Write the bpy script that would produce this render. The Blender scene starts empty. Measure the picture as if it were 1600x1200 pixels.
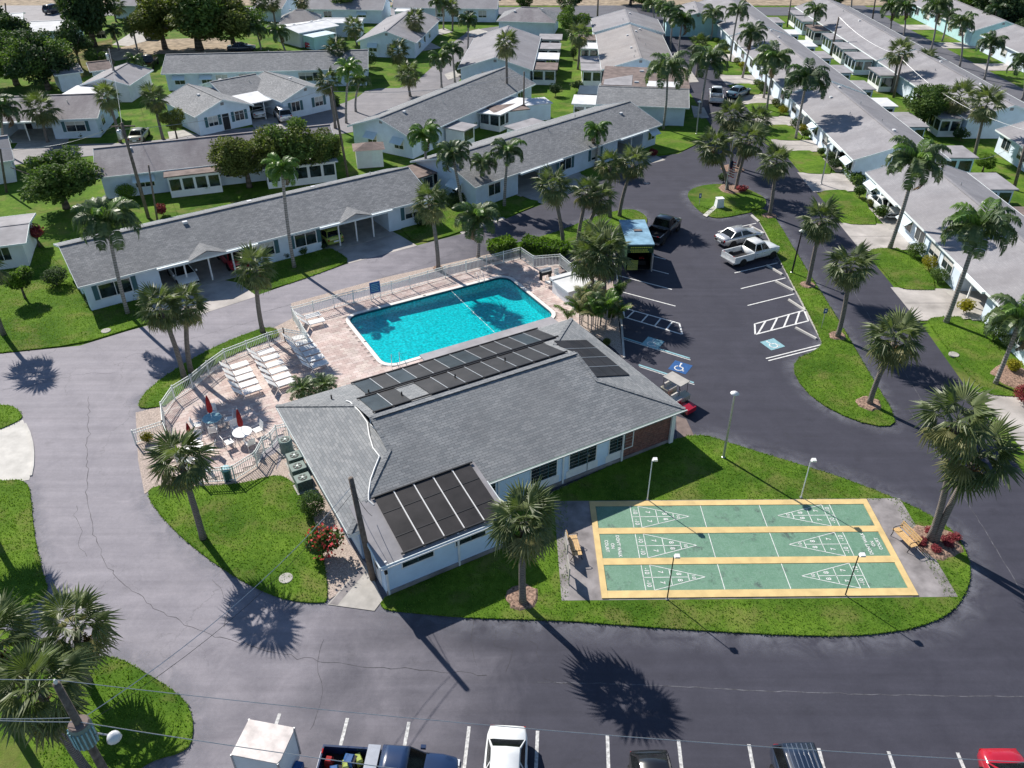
import bpy, math, random
import numpy as np
from mathutils import Vector, Matrix, Euler
R = math.radians
random.seed(7); np.random.seed(7)
S = bpy.context.scene
COL = S.collection
# ------------------------------------------------------------------ camera, sky, sun, exposure
CF, CT, CH = 1280.0, R(34.5), 32.8          # focal length in photo pixels, pitch, height
cam = bpy.data.cameras.new('Camera'); cam.sensor_width = 36; cam.lens = CF / 1600 * 36
cam.clip_start = .5; cam.clip_end = 6000
camo = bpy.data.objects.new('Camera', cam); COL.objects.link(camo)
camo.location = (0, 0, CH); camo.rotation_euler = (math.pi / 2 - CT, 0, 0)
S.camera = camo
SUN_EL, SUN_AZ = R(38.8), R(-40.3)          # azimuth from +Y towards +X
W = bpy.data.worlds.new('World'); S.world = W; W.use_nodes = True
nt = W.node_tree; sk = nt.nodes.new('ShaderNodeTexSky'); sk.sky_type = 'NISHITA'; sk.sun_disc = False
sk.sun_elevation = SUN_EL; sk.sun_rotation = SUN_AZ; sk.air_density = 1.0; sk.dust_density = .15; sk.ozone_density = 3.0
bg = nt.nodes['Background']; nt.links.new(sk.outputs[0], bg.inputs[0]); bg.inputs[1].default_value = .084
sl = bpy.data.lights.new('Sun', 'SUN'); sl.energy = 5.0; sl.angle = R(.53); sl.color = (1, .94, .86)
so = bpy.data.objects.new('Sun', sl); COL.objects.link(so)
sd = Vector((math.sin(SUN_AZ) * math.cos(SUN_EL), math.cos(SUN_AZ) * math.cos(SUN_EL), math.sin(SUN_EL)))
so.rotation_euler = sd.to_track_quat('Z', 'Y').to_euler(); so.location = sd * 300
S.view_settings.view_transform = 'Standard'; S.view_settings.look = 'None'
S.view_settings.exposure = .46; S.view_settings.gamma = 1; S.view_settings.use_curve_mapping = False
S.render.engine = 'CYCLES'
# ------------------------------------------------------------------ helpers
def G(x, y, z=0.0):
    """world point at height z that the survey photograph shows at (x, y)"""
    x = x - 800; y = y - 600
    d = (x / CF, math.cos(CT) - y / CF * math.sin(CT), -math.sin(CT) - y / CF * math.cos(CT))
    t = (z - CH) / d[2]
    return Vector((d[0] * t, d[1] * t, z))
def up(b, x, y):
    """point above base b, in its vertical plane across the view, seen at photo (x, y)"""
    x = (x - 800) / CF; y = (y - 600) / CF
    d = (x, math.cos(CT) - y * math.sin(CT), -math.sin(CT) - y * math.cos(CT))
    t = b[1] / d[1]
    return Vector((d[0] * t, b[1], CH + d[2] * t))
USED = {}
def link(o, parent=None):
    COL.objects.link(o)
    if parent is not None: o.parent = parent
    return o
def tag(o, label=None, cat=None, group=None, kind=None):
    if label: o['label'] = label
    if cat: o['category'] = cat
    if group: o['group'] = group
    if kind: o['kind'] = kind
    return o
def empty(name, loc=(0, 0, 0), rz=0.0, label=None, cat=None, group=None):
    o = bpy.data.objects.new(name, None); o.empty_display_size = .3
    o.location = loc; o.rotation_euler = (0, 0, rz)
    link(o); return tag(o, label, cat, group)
class MB:
    def __init__(s): s.v = []; s.f = []; s.m = []
    def add(s, vs, fs, mi=0):
        k = len(s.v); s.v.extend([tuple(p) for p in vs]); s.f.extend([tuple(i + k for i in f) for f in fs]); s.m.extend([mi] * len(fs)); return s
    def box(s, x0, x1, y0, y1, z0, z1, mi=0):
        v = [(x0, y0, z0), (x1, y0, z0), (x1, y1, z0), (x0, y1, z0), (x0, y0, z1), (x1, y0, z1), (x1, y1, z1), (x0, y1, z1)]
        return s.add(v, [(0, 3, 2, 1), (4, 5, 6, 7), (0, 1, 5, 4), (1, 2, 6, 5), (2, 3, 7, 6), (3, 0, 4, 7)], mi)
    def bar(s, a, b, w, h=None, mi=0, upv=(0, 0, 1)):
        a = Vector(a); b = Vector(b); h = h or w; d = (b - a).normalized(); u = Vector(upv)
        if abs(d.dot(u)) > .98: u = Vector((1, 0, 0))
        r = d.cross(u).normalized(); t = r.cross(d)
        v = [p + r * (sx * w / 2) + t * (sy * h / 2) for p in (a, b) for sx, sy in ((-1, -1), (1, -1), (1, 1), (-1, 1))]
        return s.add(v, [(3, 2, 1, 0), (4, 5, 6, 7), (0, 1, 5, 4), (1, 2, 6, 5), (2, 3, 7, 6), (3, 0, 4, 7)], mi)
    def prism(s, poly, z0, z1, mi=0, bottom=False):
        n = len(poly); v = [(p[0], p[1], z0) for p in poly] + [(p[0], p[1], z1) for p in poly]
        f = [tuple(range(n, 2 * n))] + [(i, (i + 1) % n, n + (i + 1) % n, n + i) for i in range(n)]
        if bottom: f.append(tuple(reversed(range(n))))
        return s.add(v, f, mi)
    def tube(s, pts, rad, n=8, mi=0, cap=True):
        pts = [Vector(p) for p in pts]; m = len(pts)
        if not hasattr(rad, '__len__'): rad = [rad] * m
        vs = []; ref = Vector((1, 0, 0))
        for i, p in enumerate(pts):
            d = (pts[min(i + 1, m - 1)] - pts[max(i - 1, 0)]).normalized()
            a = ref if abs(d.dot(ref)) < .9 else Vector((0, 1, 0))
            r = d.cross(a).normalized(); t = d.cross(r)
            for k in range(n):
                an = 2 * math.pi * k / n
                vs.append(p + (r * math.cos(an) + t * math.sin(an)) * rad[i])
        fs = [(i * n + k, i * n + (k + 1) % n, (i + 1) * n + (k + 1) % n, (i + 1) * n + k) for i in range(m - 1) for k in range(n)]
        if cap: fs += [tuple(reversed(range(n))), tuple((m - 1) * n + k for k in range(n))]
        return s.add(vs, fs, mi)
    def lathe(s, prof, n=16, c=(0, 0, 0), mi=0):
        vs = [(c[0] + r * math.cos(2 * math.pi * k / n), c[1] + r * math.sin(2 * math.pi * k / n), c[2] + z) for r, z in prof for k in range(n)]
        m = len(prof)
        fs = [(i * n + k, i * n + (k + 1) % n, (i + 1) * n + (k + 1) % n, (i + 1) * n + k) for i in range(m - 1) for k in range(n)]
        fs += [tuple(reversed(range(n))), tuple((m - 1) * n + k for k in range(n))]
        return s.add(vs, fs, mi)
    def loft(s, secs, mi=0, closed=True):
        n = len(secs[0]); m = len(secs); vs = [p for q in secs for p in q]
        fs = [(i * n + k, i * n + (k + 1) % n, (i + 1) * n + (k + 1) % n, (i + 1) * n + k) for i in range(m - 1) for k in range(n if closed else n - 1)]
        fs += [tuple(reversed(range(n))), tuple((m - 1) * n + k for k in range(n))]
        return s.add(vs, fs, mi)
    def mesh(s, name, mats, smooth=False):
        me = bpy.data.meshes.new(name); me.from_pydata(s.v, [], s.f)
        for m in (mats if isinstance(mats, (list, tuple)) else [mats]): me.materials.append(m)
        if any(s.m): me.polygons.foreach_set('material_index', s.m)
        if smooth: me.polygons.foreach_set('use_smooth', [True] * len(me.polygons))
        me.update(); return me
    def build(s, name, mats, parent=None, loc=None, rz=None, smooth=False):
        o = bpy.data.objects.new(name, s.mesh(name, mats, smooth)); link(o, parent)
        if loc is not None: o.location = loc
        if rz is not None: o.rotation_euler = (0, 0, rz)
        return o
def inst(name, me, parent=None, loc=(0, 0, 0), rot=(0, 0, 0), sc=1.0):
    o = bpy.data.objects.new(name, me); link(o, parent); o.location = loc; o.rotation_euler = rot
    o.scale = (sc, sc, sc) if not hasattr(sc, '__len__') else sc
    return o
def copy_tree(o, parent=None):
    c = o.copy(); link(c); c.parent = parent
    for ch in list(o.children): copy_tree(ch, c)
    return c
def smooth_poly(pts, it=2, closed=True):
    """Chaikin corner cutting"""
    for _ in range(it):
        q = []; n = len(pts)
        for i in range(n if closed else n - 1):
            a, b = pts[i], pts[(i + 1) % n]
            q += [(a[0] * .75 + b[0] * .25, a[1] * .75 + b[1] * .25), (a[0] * .25 + b[0] * .75, a[1] * .25 + b[1] * .75)]
        pts = q
    return pts
def gpoly(px, it=0):
    p = [tuple(G(*q)[:2]) for q in px]
    p = smooth_poly(p, it) if it else p
    a = sum(p[i][0] * p[(i + 1) % len(p)][1] - p[(i + 1) % len(p)][0] * p[i][1] for i in range(len(p)))
    return p if a > 0 else p[::-1]
def inside(p, poly):
    x, y = p; c = False; j = len(poly) - 1
    for i in range(len(poly)):
        xi, yi = poly[i]; xj, yj = poly[j]
        if (yi > y) != (yj > y) and x < (xj - xi) * (y - yi) / (yj - yi) + xi: c = not c
        j = i
    return c
def inside_np(P, poly):
    x, y = P[:, 0], P[:, 1]; c = np.zeros(len(P), bool); j = len(poly) - 1
    for i in range(len(poly)):
        xi, yi = poly[i]; xj, yj = poly[j]
        if yi != yj:
            c ^= ((yi > y) != (yj > y)) & (x < (xj - xi) * (y - yi) / (yj - yi) + xi)
        j = i
    return c
# ------------------------------------------------------------------ materials
def _new(name):
    m = bpy.data.materials.new(name); m.use_nodes = True; n = m.node_tree
    return m, n.nodes, n.links, n.nodes['Principled BSDF']
def _ramp(N, stops):
    r = N.new('ShaderNodeValToRGB'); e = r.color_ramp.elements
    while len(e) < len(stops): e.new(.5)
    for k, (p, c) in enumerate(stops): e[k].position = p; e[k].color = (*c, 1)
    return r
def _noise(N, L, co, sc, det=4, rough=.55, dist=0.0):
    n = N.new('ShaderNodeTexNoise'); n.inputs['Scale'].default_value = sc; n.inputs['Detail'].default_value = det
    n.inputs['Roughness'].default_value = rough; n.inputs['Distortion'].default_value = dist
    L.new(co, n.inputs['Vector']); return n
def _mix(N, L, a, b, f, mode='MIX'):
    m = N.new('ShaderNodeMix'); m.data_type = 'RGBA'; m.blend_type = mode
    for s, v in ((m.inputs[0], f), (m.inputs[6], a), (m.inputs[7], b)):
        if isinstance(v, (int, float)): s.default_value = v
        elif isinstance(v, tuple): s.default_value = (*v, 1)
        else: L.new(v, s)
    return m.outputs[2]
def _math(N, L, op, a, b=0.0, clamp=False):
    m = N.new('ShaderNodeMath'); m.operation = op; m.use_clamp = clamp
    for s, v in ((m.inputs[0], a), (m.inputs[1], b)):
        if isinstance(v, (int, float)): s.default_value = v
        else: L.new(v, s)
    return m.outputs[0]
def _bump(N, L, P, h, strength, dist=.02):
    b = N.new('ShaderNodeBump'); b.inputs['Strength'].default_value = strength; b.inputs['Distance'].default_value = dist
    L.new(h, b.inputs['Height']); L.new(b.outputs[0], P.inputs['Normal']); return b
def _map(N, L, co, rot=(0, 0, 0), sc=(1, 1, 1), loc=(0, 0, 0)):
    m = N.new('ShaderNodeMapping'); m.inputs['Rotation'].default_value = rot; m.inputs['Scale'].default_value = sc; m.inputs['Location'].default_value = loc
    L.new(co, m.inputs['Vector']); return m.outputs[0]
def plain(name, col, rough=.7, var=.12, scale=4, bump=.0, bscale=40, metal=0.0, spec=.35, coat=0.0, rnd=0.0):
    m, N, L, P = _new(name); tc = N.new('ShaderNodeTexCoord').outputs['Object']
    n = _noise(N, L, tc, scale)
    c0 = tuple(max(0, c * (1 - 1.6 * var)) for c in col); c1 = tuple(min(1, c * (1 + 1.2 * var)) for c in col)
    out = _ramp(N, [(.3, c0), (.72, c1)]); L.new(n.outputs[0], out.inputs[0]); o = out.outputs[0]
    if rnd:
        oi = N.new('ShaderNodeObjectInfo').outputs['Random']
        h = N.new('ShaderNodeHueSaturation'); L.new(o, h.inputs['Color'])
        L.new(_math(N, L, 'ADD', _math(N, L, 'MULTIPLY', oi, rnd * 2), 1 - rnd), h.inputs['Value'])
        h.inputs['Hue'].default_value = .5; o = h.outputs[0]
    L.new(o, P.inputs['Base Color']); P.inputs['Roughness'].default_value = rough; P.inputs['Metallic'].default_value = metal
    P.inputs['Specular IOR Level'].default_value = spec; P.inputs['Coat Weight'].default_value = coat; P.inputs['Coat Roughness'].default_value = .06
    if bump: _bump(N, L, P, _noise(N, L, tc, bscale, 3).outputs[0], bump)
    return m
def grass_mat(name, dark, mid, light, dry, dryamt=.5):
    m, N, L, P = _new(name); tc = N.new('ShaderNodeTexCoord').outputs['Object']
    fine = _noise(N, L, tc, 14, 6, .75); clump = _noise(N, L, tc, 2.6, 4, .6); patch = _noise(N, L, tc, .23, 5, .6, .4); pd = _noise(N, L, _map(N, L, tc, loc=(7, 3, 0)), .42, 5, .62, .3)
    r = _ramp(N, [(.28, dark), (.5, mid), (.74, light)])
    s = _math(N, L, 'ADD', _math(N, L, 'MULTIPLY', fine.outputs[0], .62), _math(N, L, 'MULTIPLY', clump.outputs[0], .38)); L.new(s, r.inputs[0])
    pr = _ramp(N, [(.38, (.62, .70, .62)), (.62, (1.30, 1.18, 1.1))]); L.new(patch.outputs[0], pr.inputs[0])
    c = _mix(N, L, r.outputs[0], pr.outputs[0], 1.0, 'MULTIPLY')
    dr = _ramp(N, [(.50, (0, 0, 0)), (.66, (dryamt,) * 3)]); L.new(pd.outputs[0], dr.inputs[0])
    c = _mix(N, L, c, dry, dr.outputs[0]); L.new(c, P.inputs['Base Color'])
    P.inputs['Roughness'].default_value = .95; P.inputs['Specular IOR Level'].default_value = .1
    _bump(N, L, P, s, .9, .06); return m
def asphalt_mat(name, old, new, crack=.5):
    """sealed pavement that passes into older bleached pavement towards the west end of the lane, some sun glare painted in"""
    m, N, L, P = _new(name); tc = N.new('ShaderNodeTexCoord').outputs['Object']
    sx = N.new('ShaderNodeSeparateXYZ'); L.new(tc, sx.inputs[0])
    big = _noise(N, L, tc, .09, 5, .6, .6); mid = _noise(N, L, tc, .55, 6, .65, .5); fine = _noise(N, L, tc, 26, 3, .8); spk = _noise(N, L, tc, 6, 6, .7)
    w = _math(N, L, 'ADD', _math(N, L, 'MULTIPLY', sx.outputs[0], -.045), _math(N, L, 'MULTIPLY', big.outputs[0], .95))  # westward lightening: partly pavement age, partly sun glare put into the colour
    w2 = _math(N, L, 'ADD', w, _math(N, L, 'MULTIPLY', mid.outputs[0], .22))
    mk = _ramp(N, [(.42, (0, 0, 0)), (.92, (1, 1, 1))]); L.new(_math(N, L, 'MULTIPLY', w2, .74), mk.inputs[0])
    c = _mix(N, L, new, old, mk.outputs[0])
    st = _ramp(N, [(.3, (.70, .70, .74)), (.5, (1, 1, 1)), (.72, (1.32, 1.3, 1.28))]); L.new(mid.outputs[0], st.inputs[0]); c = _mix(N, L, c, st.outputs[0], .5, 'MULTIPLY')
    sp = _ramp(N, [(.3, (.82, .82, .82)), (.7, (1.2, 1.2, 1.2))]); L.new(fine.outputs[0], sp.inputs[0]); c = _mix(N, L, c, sp.outputs[0], .8, 'MULTIPLY')
    s2 = _ramp(N, [(.32, (.86, .86, .87)), (.7, (1.12, 1.12, 1.11))]); L.new(spk.outputs[0], s2.inputs[0]); c = _mix(N, L, c, s2.outputs[0], .6, 'MULTIPLY')
    ov = N.new('ShaderNodeTexVoronoi'); ov.inputs['Scale'].default_value = .42; L.new(_map(N, L, tc, loc=(3, 5, 0)), ov.inputs['Vector']); orr = _ramp(N, [(.0, (.62, .62, .62)), (.16, (1, 1, 1))]); L.new(_math(N, L, 'ADD', ov.outputs[0], _math(N, L, 'MULTIPLY', _math(N, L, 'SUBTRACT', spk.outputs[0], .5), .25)), orr.inputs[0]); c = _mix(N, L, c, orr.outputs[0], .5, 'MULTIPLY')
    tw = _noise(N, L, _map(N, L, tc, rot=(0, 0, R(4)), sc=(.12, 2.2, 1)), .8, 4, .6); tr_ = _ramp(N, [(.35, (.86, .86, .87)), (.65, (1.12, 1.12, 1.12))]); L.new(tw.outputs[0], tr_.inputs[0]); c = _mix(N, L, c, tr_.outputs[0], .7, 'MULTIPLY')
    # cracks: edges of large warped cells, only in worn areas
    wv = _noise(N, L, tc, .9, 5, .6); wv2 = N.new('ShaderNodeVectorMath'); wv2.operation = 'SCALE'; L.new(wv.outputs[1], wv2.inputs[0]); wv2.inputs['Scale'].default_value = 1.5
    ad = N.new('ShaderNodeVectorMath'); ad.operation = 'ADD'; L.new(tc, ad.inputs[0]); L.new(wv2.outputs[0], ad.inputs[1])
    vo = N.new('ShaderNodeTexVoronoi'); vo.feature = 'DISTANCE_TO_EDGE'; vo.inputs['Scale'].default_value = .26; L.new(ad.outputs[0], vo.inputs['Vector'])
    cr = _ramp(N, [(.0, (1, 1, 1)), (.008, (0, 0, 0))]); L.new(vo.outputs[0], cr.inputs[0])
    cm = _ramp(N, [(.5, (0, 0, 0)), (.62, (crack,) * 3)]); L.new(_noise(N, L, _map(N, L, tc, loc=(31, 9, 0)), .11, 3).outputs[0], cm.inputs[0])
    c = _mix(N, L, c, (.035, .035, .04), _math(N, L, 'MULTIPLY', cr.outputs[0], cm.outputs[0])); L.new(c, P.inputs['Base Color'])
    P.inputs['Roughness'].default_value = .78; P.inputs['Specular IOR Level'].default_value = .35
    _bump(N, L, P, fine.outputs[0], .35, .012); return m
def shingle_mat(name, c1, c2, mortar, turn=False, bw=.34, rh=.15, stain=None, stamt=.0):
    m, N, L, P = _new(name); tc = N.new('ShaderNodeTexCoord').outputs['Object']
    co = _map(N, L, tc, rot=(0, 0, R(90) if turn else 0))
    b = N.new('ShaderNodeTexBrick'); L.new(co, b.inputs['Vector']); b.inputs['Scale'].default_value = 1; b.offset = .37; b.offset_frequency = 2
    b.inputs['Brick Width'].default_value = bw; b.inputs['Row Height'].default_value = rh; b.inputs['Mortar Size'].default_value = .012; b.inputs['Mortar Smooth'].default_value = .3; b.inputs['Bias'].default_value = 0
    b.inputs['Color1'].default_value = (*c1, 1); b.inputs['Color2'].default_value = (*c2, 1); b.inputs['Mortar'].default_value = (*mortar, 1)
    n = _noise(N, L, tc, .5, 6, .65); r = _ramp(N, [(.3, (.84, .84, .85)), (.7, (1.12, 1.11, 1.1))]); L.new(n.outputs[0], r.inputs[0])
    c = _mix(N, L, b.outputs[0], r.outputs[0], 1.0, 'MULTIPLY')
    f = _noise(N, L, tc, 30, 2, .8); r2 = _ramp(N, [(.3, (.8, .8, .8)), (.7, (1.22, 1.22, 1.22))]); L.new(f.outputs[0], r2.inputs[0]); c = _mix(N, L, c, r2.outputs[0], .8, 'MULTIPLY')
    if stain:
        s = _noise(N, L, _map(N, L, tc, sc=(1, .35, 1)), .35, 6, .65, .3); sr = _ramp(N, [(.4, (0, 0, 0)), (.68, (stamt,) * 3)]); L.new(s.outputs[0], sr.inputs[0]); c = _mix(N, L, c, stain, sr.outputs[0])
    L.new(c, P.inputs['Base Color']); P.inputs['Roughness'].default_value = .85; P.inputs['Specular IOR Level'].default_value = .3
    _bump(N, L, P, b.outputs[1], -.6, .02); return m
def brick_mat(name, c1, c2, mortar, bw, rh, ms=.01):
    m, N, L, P = _new(name); tc = N.new('ShaderNodeTexCoord').outputs['Object']
    co = _map(N, L, tc, rot=(R(90), 0, 0))
    b = N.new('ShaderNodeTexBrick'); L.new(co, b.inputs['Vector']); b.inputs['Scale'].default_value = 1
    b.inputs['Brick Width'].default_value = bw; b.inputs['Row Height'].default_value = rh; b.inputs['Mortar Size'].default_value = ms
    b.inputs['Color1'].default_value = (*c1, 1); b.inputs['Color2'].default_value = (*c2, 1); b.inputs['Mortar'].default_value = (*mortar, 1)
    n = _noise(N, L, tc, 7, 4); r = _ramp(N, [(.3, (.6, .6, .6)), (.7, (1.35, 1.3, 1.25))]); L.new(n.outputs[0], r.inputs[0]); c = _mix(N, L, b.outputs[0], r.outputs[0], 1.0, 'MULTIPLY')
    L.new(c, P.inputs['Base Color']); P.inputs['Roughness'].default_value = .9; _bump(N, L, P, b.outputs[1], -.8, .02); return m
def leaf_mat(name, dark, light, back=.35, rnd=.3, rough=.5, spec=.35):
    if 'leaf' in name and 'palm' not in name and 'feather' not in name and 'fan' not in name: rough, spec = .7, .15
    m, N, L, P = _new(name); tc = N.new('ShaderNodeTexCoord').outputs['Object']
    oi = N.new('ShaderNodeObjectInfo').outputs['Random']
    n = _noise(N, L, tc, 3.1, 4, .7); s = _math(N, L, 'ADD', n.outputs[0], _math(N, L, 'MULTIPLY', _math(N, L, 'SUBTRACT', oi, .5), rnd))
    r = _ramp(N, [(.32, dark), (.68, light)]); L.new(s, r.inputs[0]); L.new(r.outputs[0], P.inputs['Base Color'])
    P.inputs['Roughness'].default_value = rough; P.inputs['Specular IOR Level'].default_value = spec
    t = N.new('ShaderNodeBsdfTranslucent'); L.new(_mix(N, L, r.outputs[0], (1.3, 1.5, .5), 1.0, 'MULTIPLY'), t.inputs[0])
    ms = N.new('ShaderNodeMixShader'); ms.inputs[0].default_value = back; L.new(P.outputs[0], ms.inputs[1]); L.new(t.outputs[0], ms.inputs[2])
    L.new(ms.outputs[0], N['Material Output'].inputs[0]); return m
def glass_mat(name, col=(.02, .03, .035)):
    m, N, L, P = _new(name); tc = N.new('ShaderNodeTexCoord').outputs['Object']
    n = _noise(N, L, tc, 1.4, 2); r = _ramp(N, [(.35, tuple(c * .5 for c in col)), (.7, tuple(c * 1.9 for c in col))]); L.new(n.outputs[0], r.inputs[0]); L.new(r.outputs[0], P.inputs['Base Color'])
    P.inputs['Roughness'].default_value = .06; P.inputs['Specular IOR Level'].default_value = .8; return m
def trunk_mat(name, a, b, ring=9):
    m, N, L, P = _new(name); tc = N.new('ShaderNodeTexCoord').outputs['Object']
    w = N.new('ShaderNodeTexWave'); w.wave_type = 'BANDS'; w.bands_direction = 'Z'; w.inputs['Scale'].default_value = ring * .3; w.inputs['Distortion'].default_value = 2.5; w.inputs['Detail'].default_value = 3; L.new(tc, w.inputs['Vector'])
    n = _noise(N, L, tc, 6, 5, .7); s = _math(N, L, 'ADD', _math(N, L, 'MULTIPLY', w.outputs[1], .35), _math(N, L, 'MULTIPLY', n.outputs[0], .65))
    r = _ramp(N, [(.3, a), (.68, b)]); L.new(s, r.inputs[0]); L.new(r.outputs[0], P.inputs['Base Color']); P.inputs['Roughness'].default_value = .95
    _bump(N, L, P, s, .7, .05); return m
def water_mat(name):
    m, N, L, P = _new(name); tc = N.new('ShaderNodeTexCoord').outputs['Object']
    a = _noise(N, L, tc, 2.6, 5, .6, 1.2); b = N.new('ShaderNodeTexVoronoi'); b.feature = 'SMOOTH_F1'; b.inputs['Scale'].default_value = 3.6; L.new(_map(N, L, tc, rot=(0, 0, R(30)), sc=(1, 1.5, 1)), b.inputs['Vector'])
    h = _math(N, L, 'ADD', a.outputs[0], b.outputs[0])
    bp = N.new('ShaderNodeBump'); bp.inputs['Strength'].default_value = .5; bp.inputs['Distance'].default_value = .07; L.new(h, bp.inputs['Height'])
    tr = N.new('ShaderNodeBsdfTransparent'); tr.inputs[0].default_value = (.06, .79, .83, 1)
    gl = N.new('ShaderNodeBsdfGlossy'); gl.inputs['Roughness'].default_value = .04; L.new(bp.outputs[0], gl.inputs['Normal'])
    lw = N.new('ShaderNodeLayerWeight'); lw.inputs['Blend'].default_value = .5; L.new(bp.outputs[0], lw.inputs['Normal'])
    fv_ = _math(N, L, 'ADD', _math(N, L, 'MULTIPLY', _math(N, L, 'POWER', lw.outputs['Facing'], 4.0), .9), .02, True)
    ms = N.new('ShaderNodeMixShader'); L.new(fv_, ms.inputs[0]); L.new(tr.outputs[0], ms.inputs[1]); L.new(gl.outputs[0], ms.inputs[2])
    L.new(ms.outputs[0], N['Material Output'].inputs[0]); return m
M = {}
M['grass'] = grass_mat('grass', (.032, .078, .010), (.085, .17, .018), (.17, .275, .045), (.21, .18, .07), .5)
M['grass_dry'] = grass_mat('dry_lawn', (.05, .07, .014), (.12, .13, .035), (.2, .19, .07), (.25, .19, .10), .85)
M['blade'] = leaf_mat('grass_blade', (.08, .16, .018), (.21, .30, .06), .38, 0, .6, .2)
M['asphalt'] = asphalt_mat('asphalt', (.235, .222, .248), (.046, .046, .063), .5)
M['asphalt_far'] = asphalt_mat('asphalt_street', (.22, .21, .22), (.12, .12, .135), .4)
M['concrete'] = plain('concrete', (.42, .40, .37), .9, .14, 1.2, .3, 60)
M['concrete_new'] = plain('pale_concrete', (.56, .54, .50), .9, .10, 1.5, .2, 60)
M['driveway'] = plain('driveway_concrete', (.44, .41, .385), .9, .2, .5, .2, 50)
M['slab'] = plain('stained_concrete', (.27, .25, .25), .92, .25, 1.1, .3, 50)
M['mulch'] = plain('bark_mulch', (.30, .20, .15), 1, .5, 9, .9, 14)
M['gravel'] = plain('gravel', (.46, .38, .33), 1, .4, 22, .9, 24)
M['dirt'] = plain('sandy_soil', (.34, .27, .19), 1, .3, .8, .5, 20)
M['white'] = plain('white_paint', (.80, .81, .80), .5, .05, 2)
M['line'] = plain('road_paint', (.74, .74, .72), .7, .16, 5)
M['line_worn'] = plain('worn_road_paint', (.55, .55, .54), .8, .3, 7)
M['wall'] = plain('pale_blue_stucco', (.66, .76, .86), .85, .05, 1.2, .15, 90)
M['wall_club'] = plain('clubhouse_stucco', (.60, .76, .92), .85, .05, 1.2, .15, 90)
M['wall_white'] = plain('white_stucco', (.76, .78, .79), .85, .05, 1.2, .15, 90)
M['wall_aqua'] = plain('aqua_stucco', (.45, .68, .70), .85, .06, 1.2, .15, 90)
M['fascia'] = plain('fascia_paint', (.74, .80, .80), .6, .05, 3)
M['teal'] = plain('teal_shutter', (.05, .13, .15), .6, .1, 5)
M['dark'] = plain('dark_interior', (.03, .032, .035), .9, .2, 3)
M['glass'] = glass_mat('window_glass')
M['glass_car'] = glass_mat('car_glass', (.012, .016, .018))
M['awning'] = plain('aluminium_awning', (.62, .74, .78), .45, .05, 3)
M['roof_grey'] = shingle_mat('grey_shingle', (.185, .195, .205), (.30, .305, .31), (.10, .105, .115), False, .34, .15, (.16, .165, .17), .4)
M['roof_grey_t'] = shingle_mat('grey_shingle_hip', (.19, .20, .21), (.30, .305, .31), (.11, .115, .125), True)
M['roof_club'] = shingle_mat('clubhouse_shingle', (.20, .215, .225), (.285, .295, .30), (.085, .09, .10), False, .42, .17, (.17, .175, .18), .4)
M['roof_club_t'] = shingle_mat('clubhouse_shingle_hip', (.20, .215, .225), (.285, .295, .30), (.13, .135, .14), True, .42, .17)
M['roof_stain'] = shingle_mat('stained_shingle', (.27, .255, .265), (.33, .315, .32), (.22, .21, .21), False, .34, .15, (.14, .12, .135), .75)
M['roof_pale'] = shingle_mat('pale_grey_shingle', (.275, .27, .283), (.31, .305, .318), (.25, .245, .258), False, .34, .15, (.205, .195, .205), .6)
M['roof_tan'] = shingle_mat('tan_grey_shingle', (.285, .27, .265), (.325, .305, .30), (.26, .25, .24), False, .34, .15, (.22, .195, .19), .5)
M['flat_grey'] = plain('flat_roof_coating', (.31, .30, .312), .85, .16, .7, .15, 30)
M['flat_white'] = plain('white_roof_coating', (.66, .67, .68), .8, .10, .8, .1, 30)
M['flat_brown'] = plain('brown_roll_roofing', (.20, .155, .14), .9, .25, 1.2, .2, 30)
M['metal'] = plain('galvanised_metal', (.5, .51, .52), .4, .1, 5, metal=.7)
M['steel'] = plain('steel', (.65, .66, .67), .25, .05, 5, metal=.9)
M['black'] = plain('black_rubber', (.018, .018, .02), .7, .2, 8)
M['black_paint'] = plain('black_iron', (.02, .02, .022), .4, .1, 8)
M['wood_pole'] = plain('weathered_pole', (.16, .13, .11), .95, .3, 5, .5, 20)
M['wood'] = plain('yellow_bench_slat', (.60, .40, .19), .6, .12, 6)
M['pvc'] = plain('white_pvc', (.78, .78, .76), .4, .04, 5)
M['solar'] = plain('solar_mat', (.028, .025, .025), .45, .3, .9, .1, 60, spec=.4)
M['solar_blue'] = plain('solar_mat_bluish', (.035, .045, .052), .32, .25, .9, .1, 60, spec=.5)
M['fence_paint'] = plain('fence_paint', (.72, .76, .73), .5, .06, 5)
M['court'] = plain('court_green', (.085, .20, .13), .7, .18, 1.0, .05, 60)
M['court_edge'] = plain('court_yellow', (.66, .49, .225), .8, .10, 1.6, .1, 60)
M['blue'] = plain('blue_paint', (.025, .10, .28), .6, .12, 5)
M['blue_pale'] = plain('faded_blue_paint', (.25, .45, .50), .7, .15, 5)
M['red_cloth'] = plain('red_umbrella_cloth', (.34, .02, .02), .8, .2, 6)
M['ac'] = plain('condenser_green', (.17, .23, .21), .6, .1, 6)
M['brick'] = brick_mat('red_brick', (.20, .06, .045), (.12, .045, .04), (.22, .17, .15), .22, .075)
M['pool_wall'] = plain('pool_plaster_ripple_light', (.72, .84, .84), .6, .34, 5.5, 0)  # light and dark mottling stands in for ripple light on the pool floor
M['water'] = water_mat('pool_water')
M['coping'] = plain('pool_coping', (.72, .70, .66), .7, .06, 4)
M['tile_dark'] = plain('waterline_tile', (.04, .10, .14), .25, .3, 14)
M['paver'] = plain('pink_paver', (.50, .40, .365), .9, .16, .7, .2, 50, rnd=.12)
M['paver_joint'] = plain('paver_sand', (.38, .31, .28), 1, .15, 8)
M['trunk'] = trunk_mat('palm_trunk', (.10, .085, .075), (.26, .225, .20))
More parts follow.
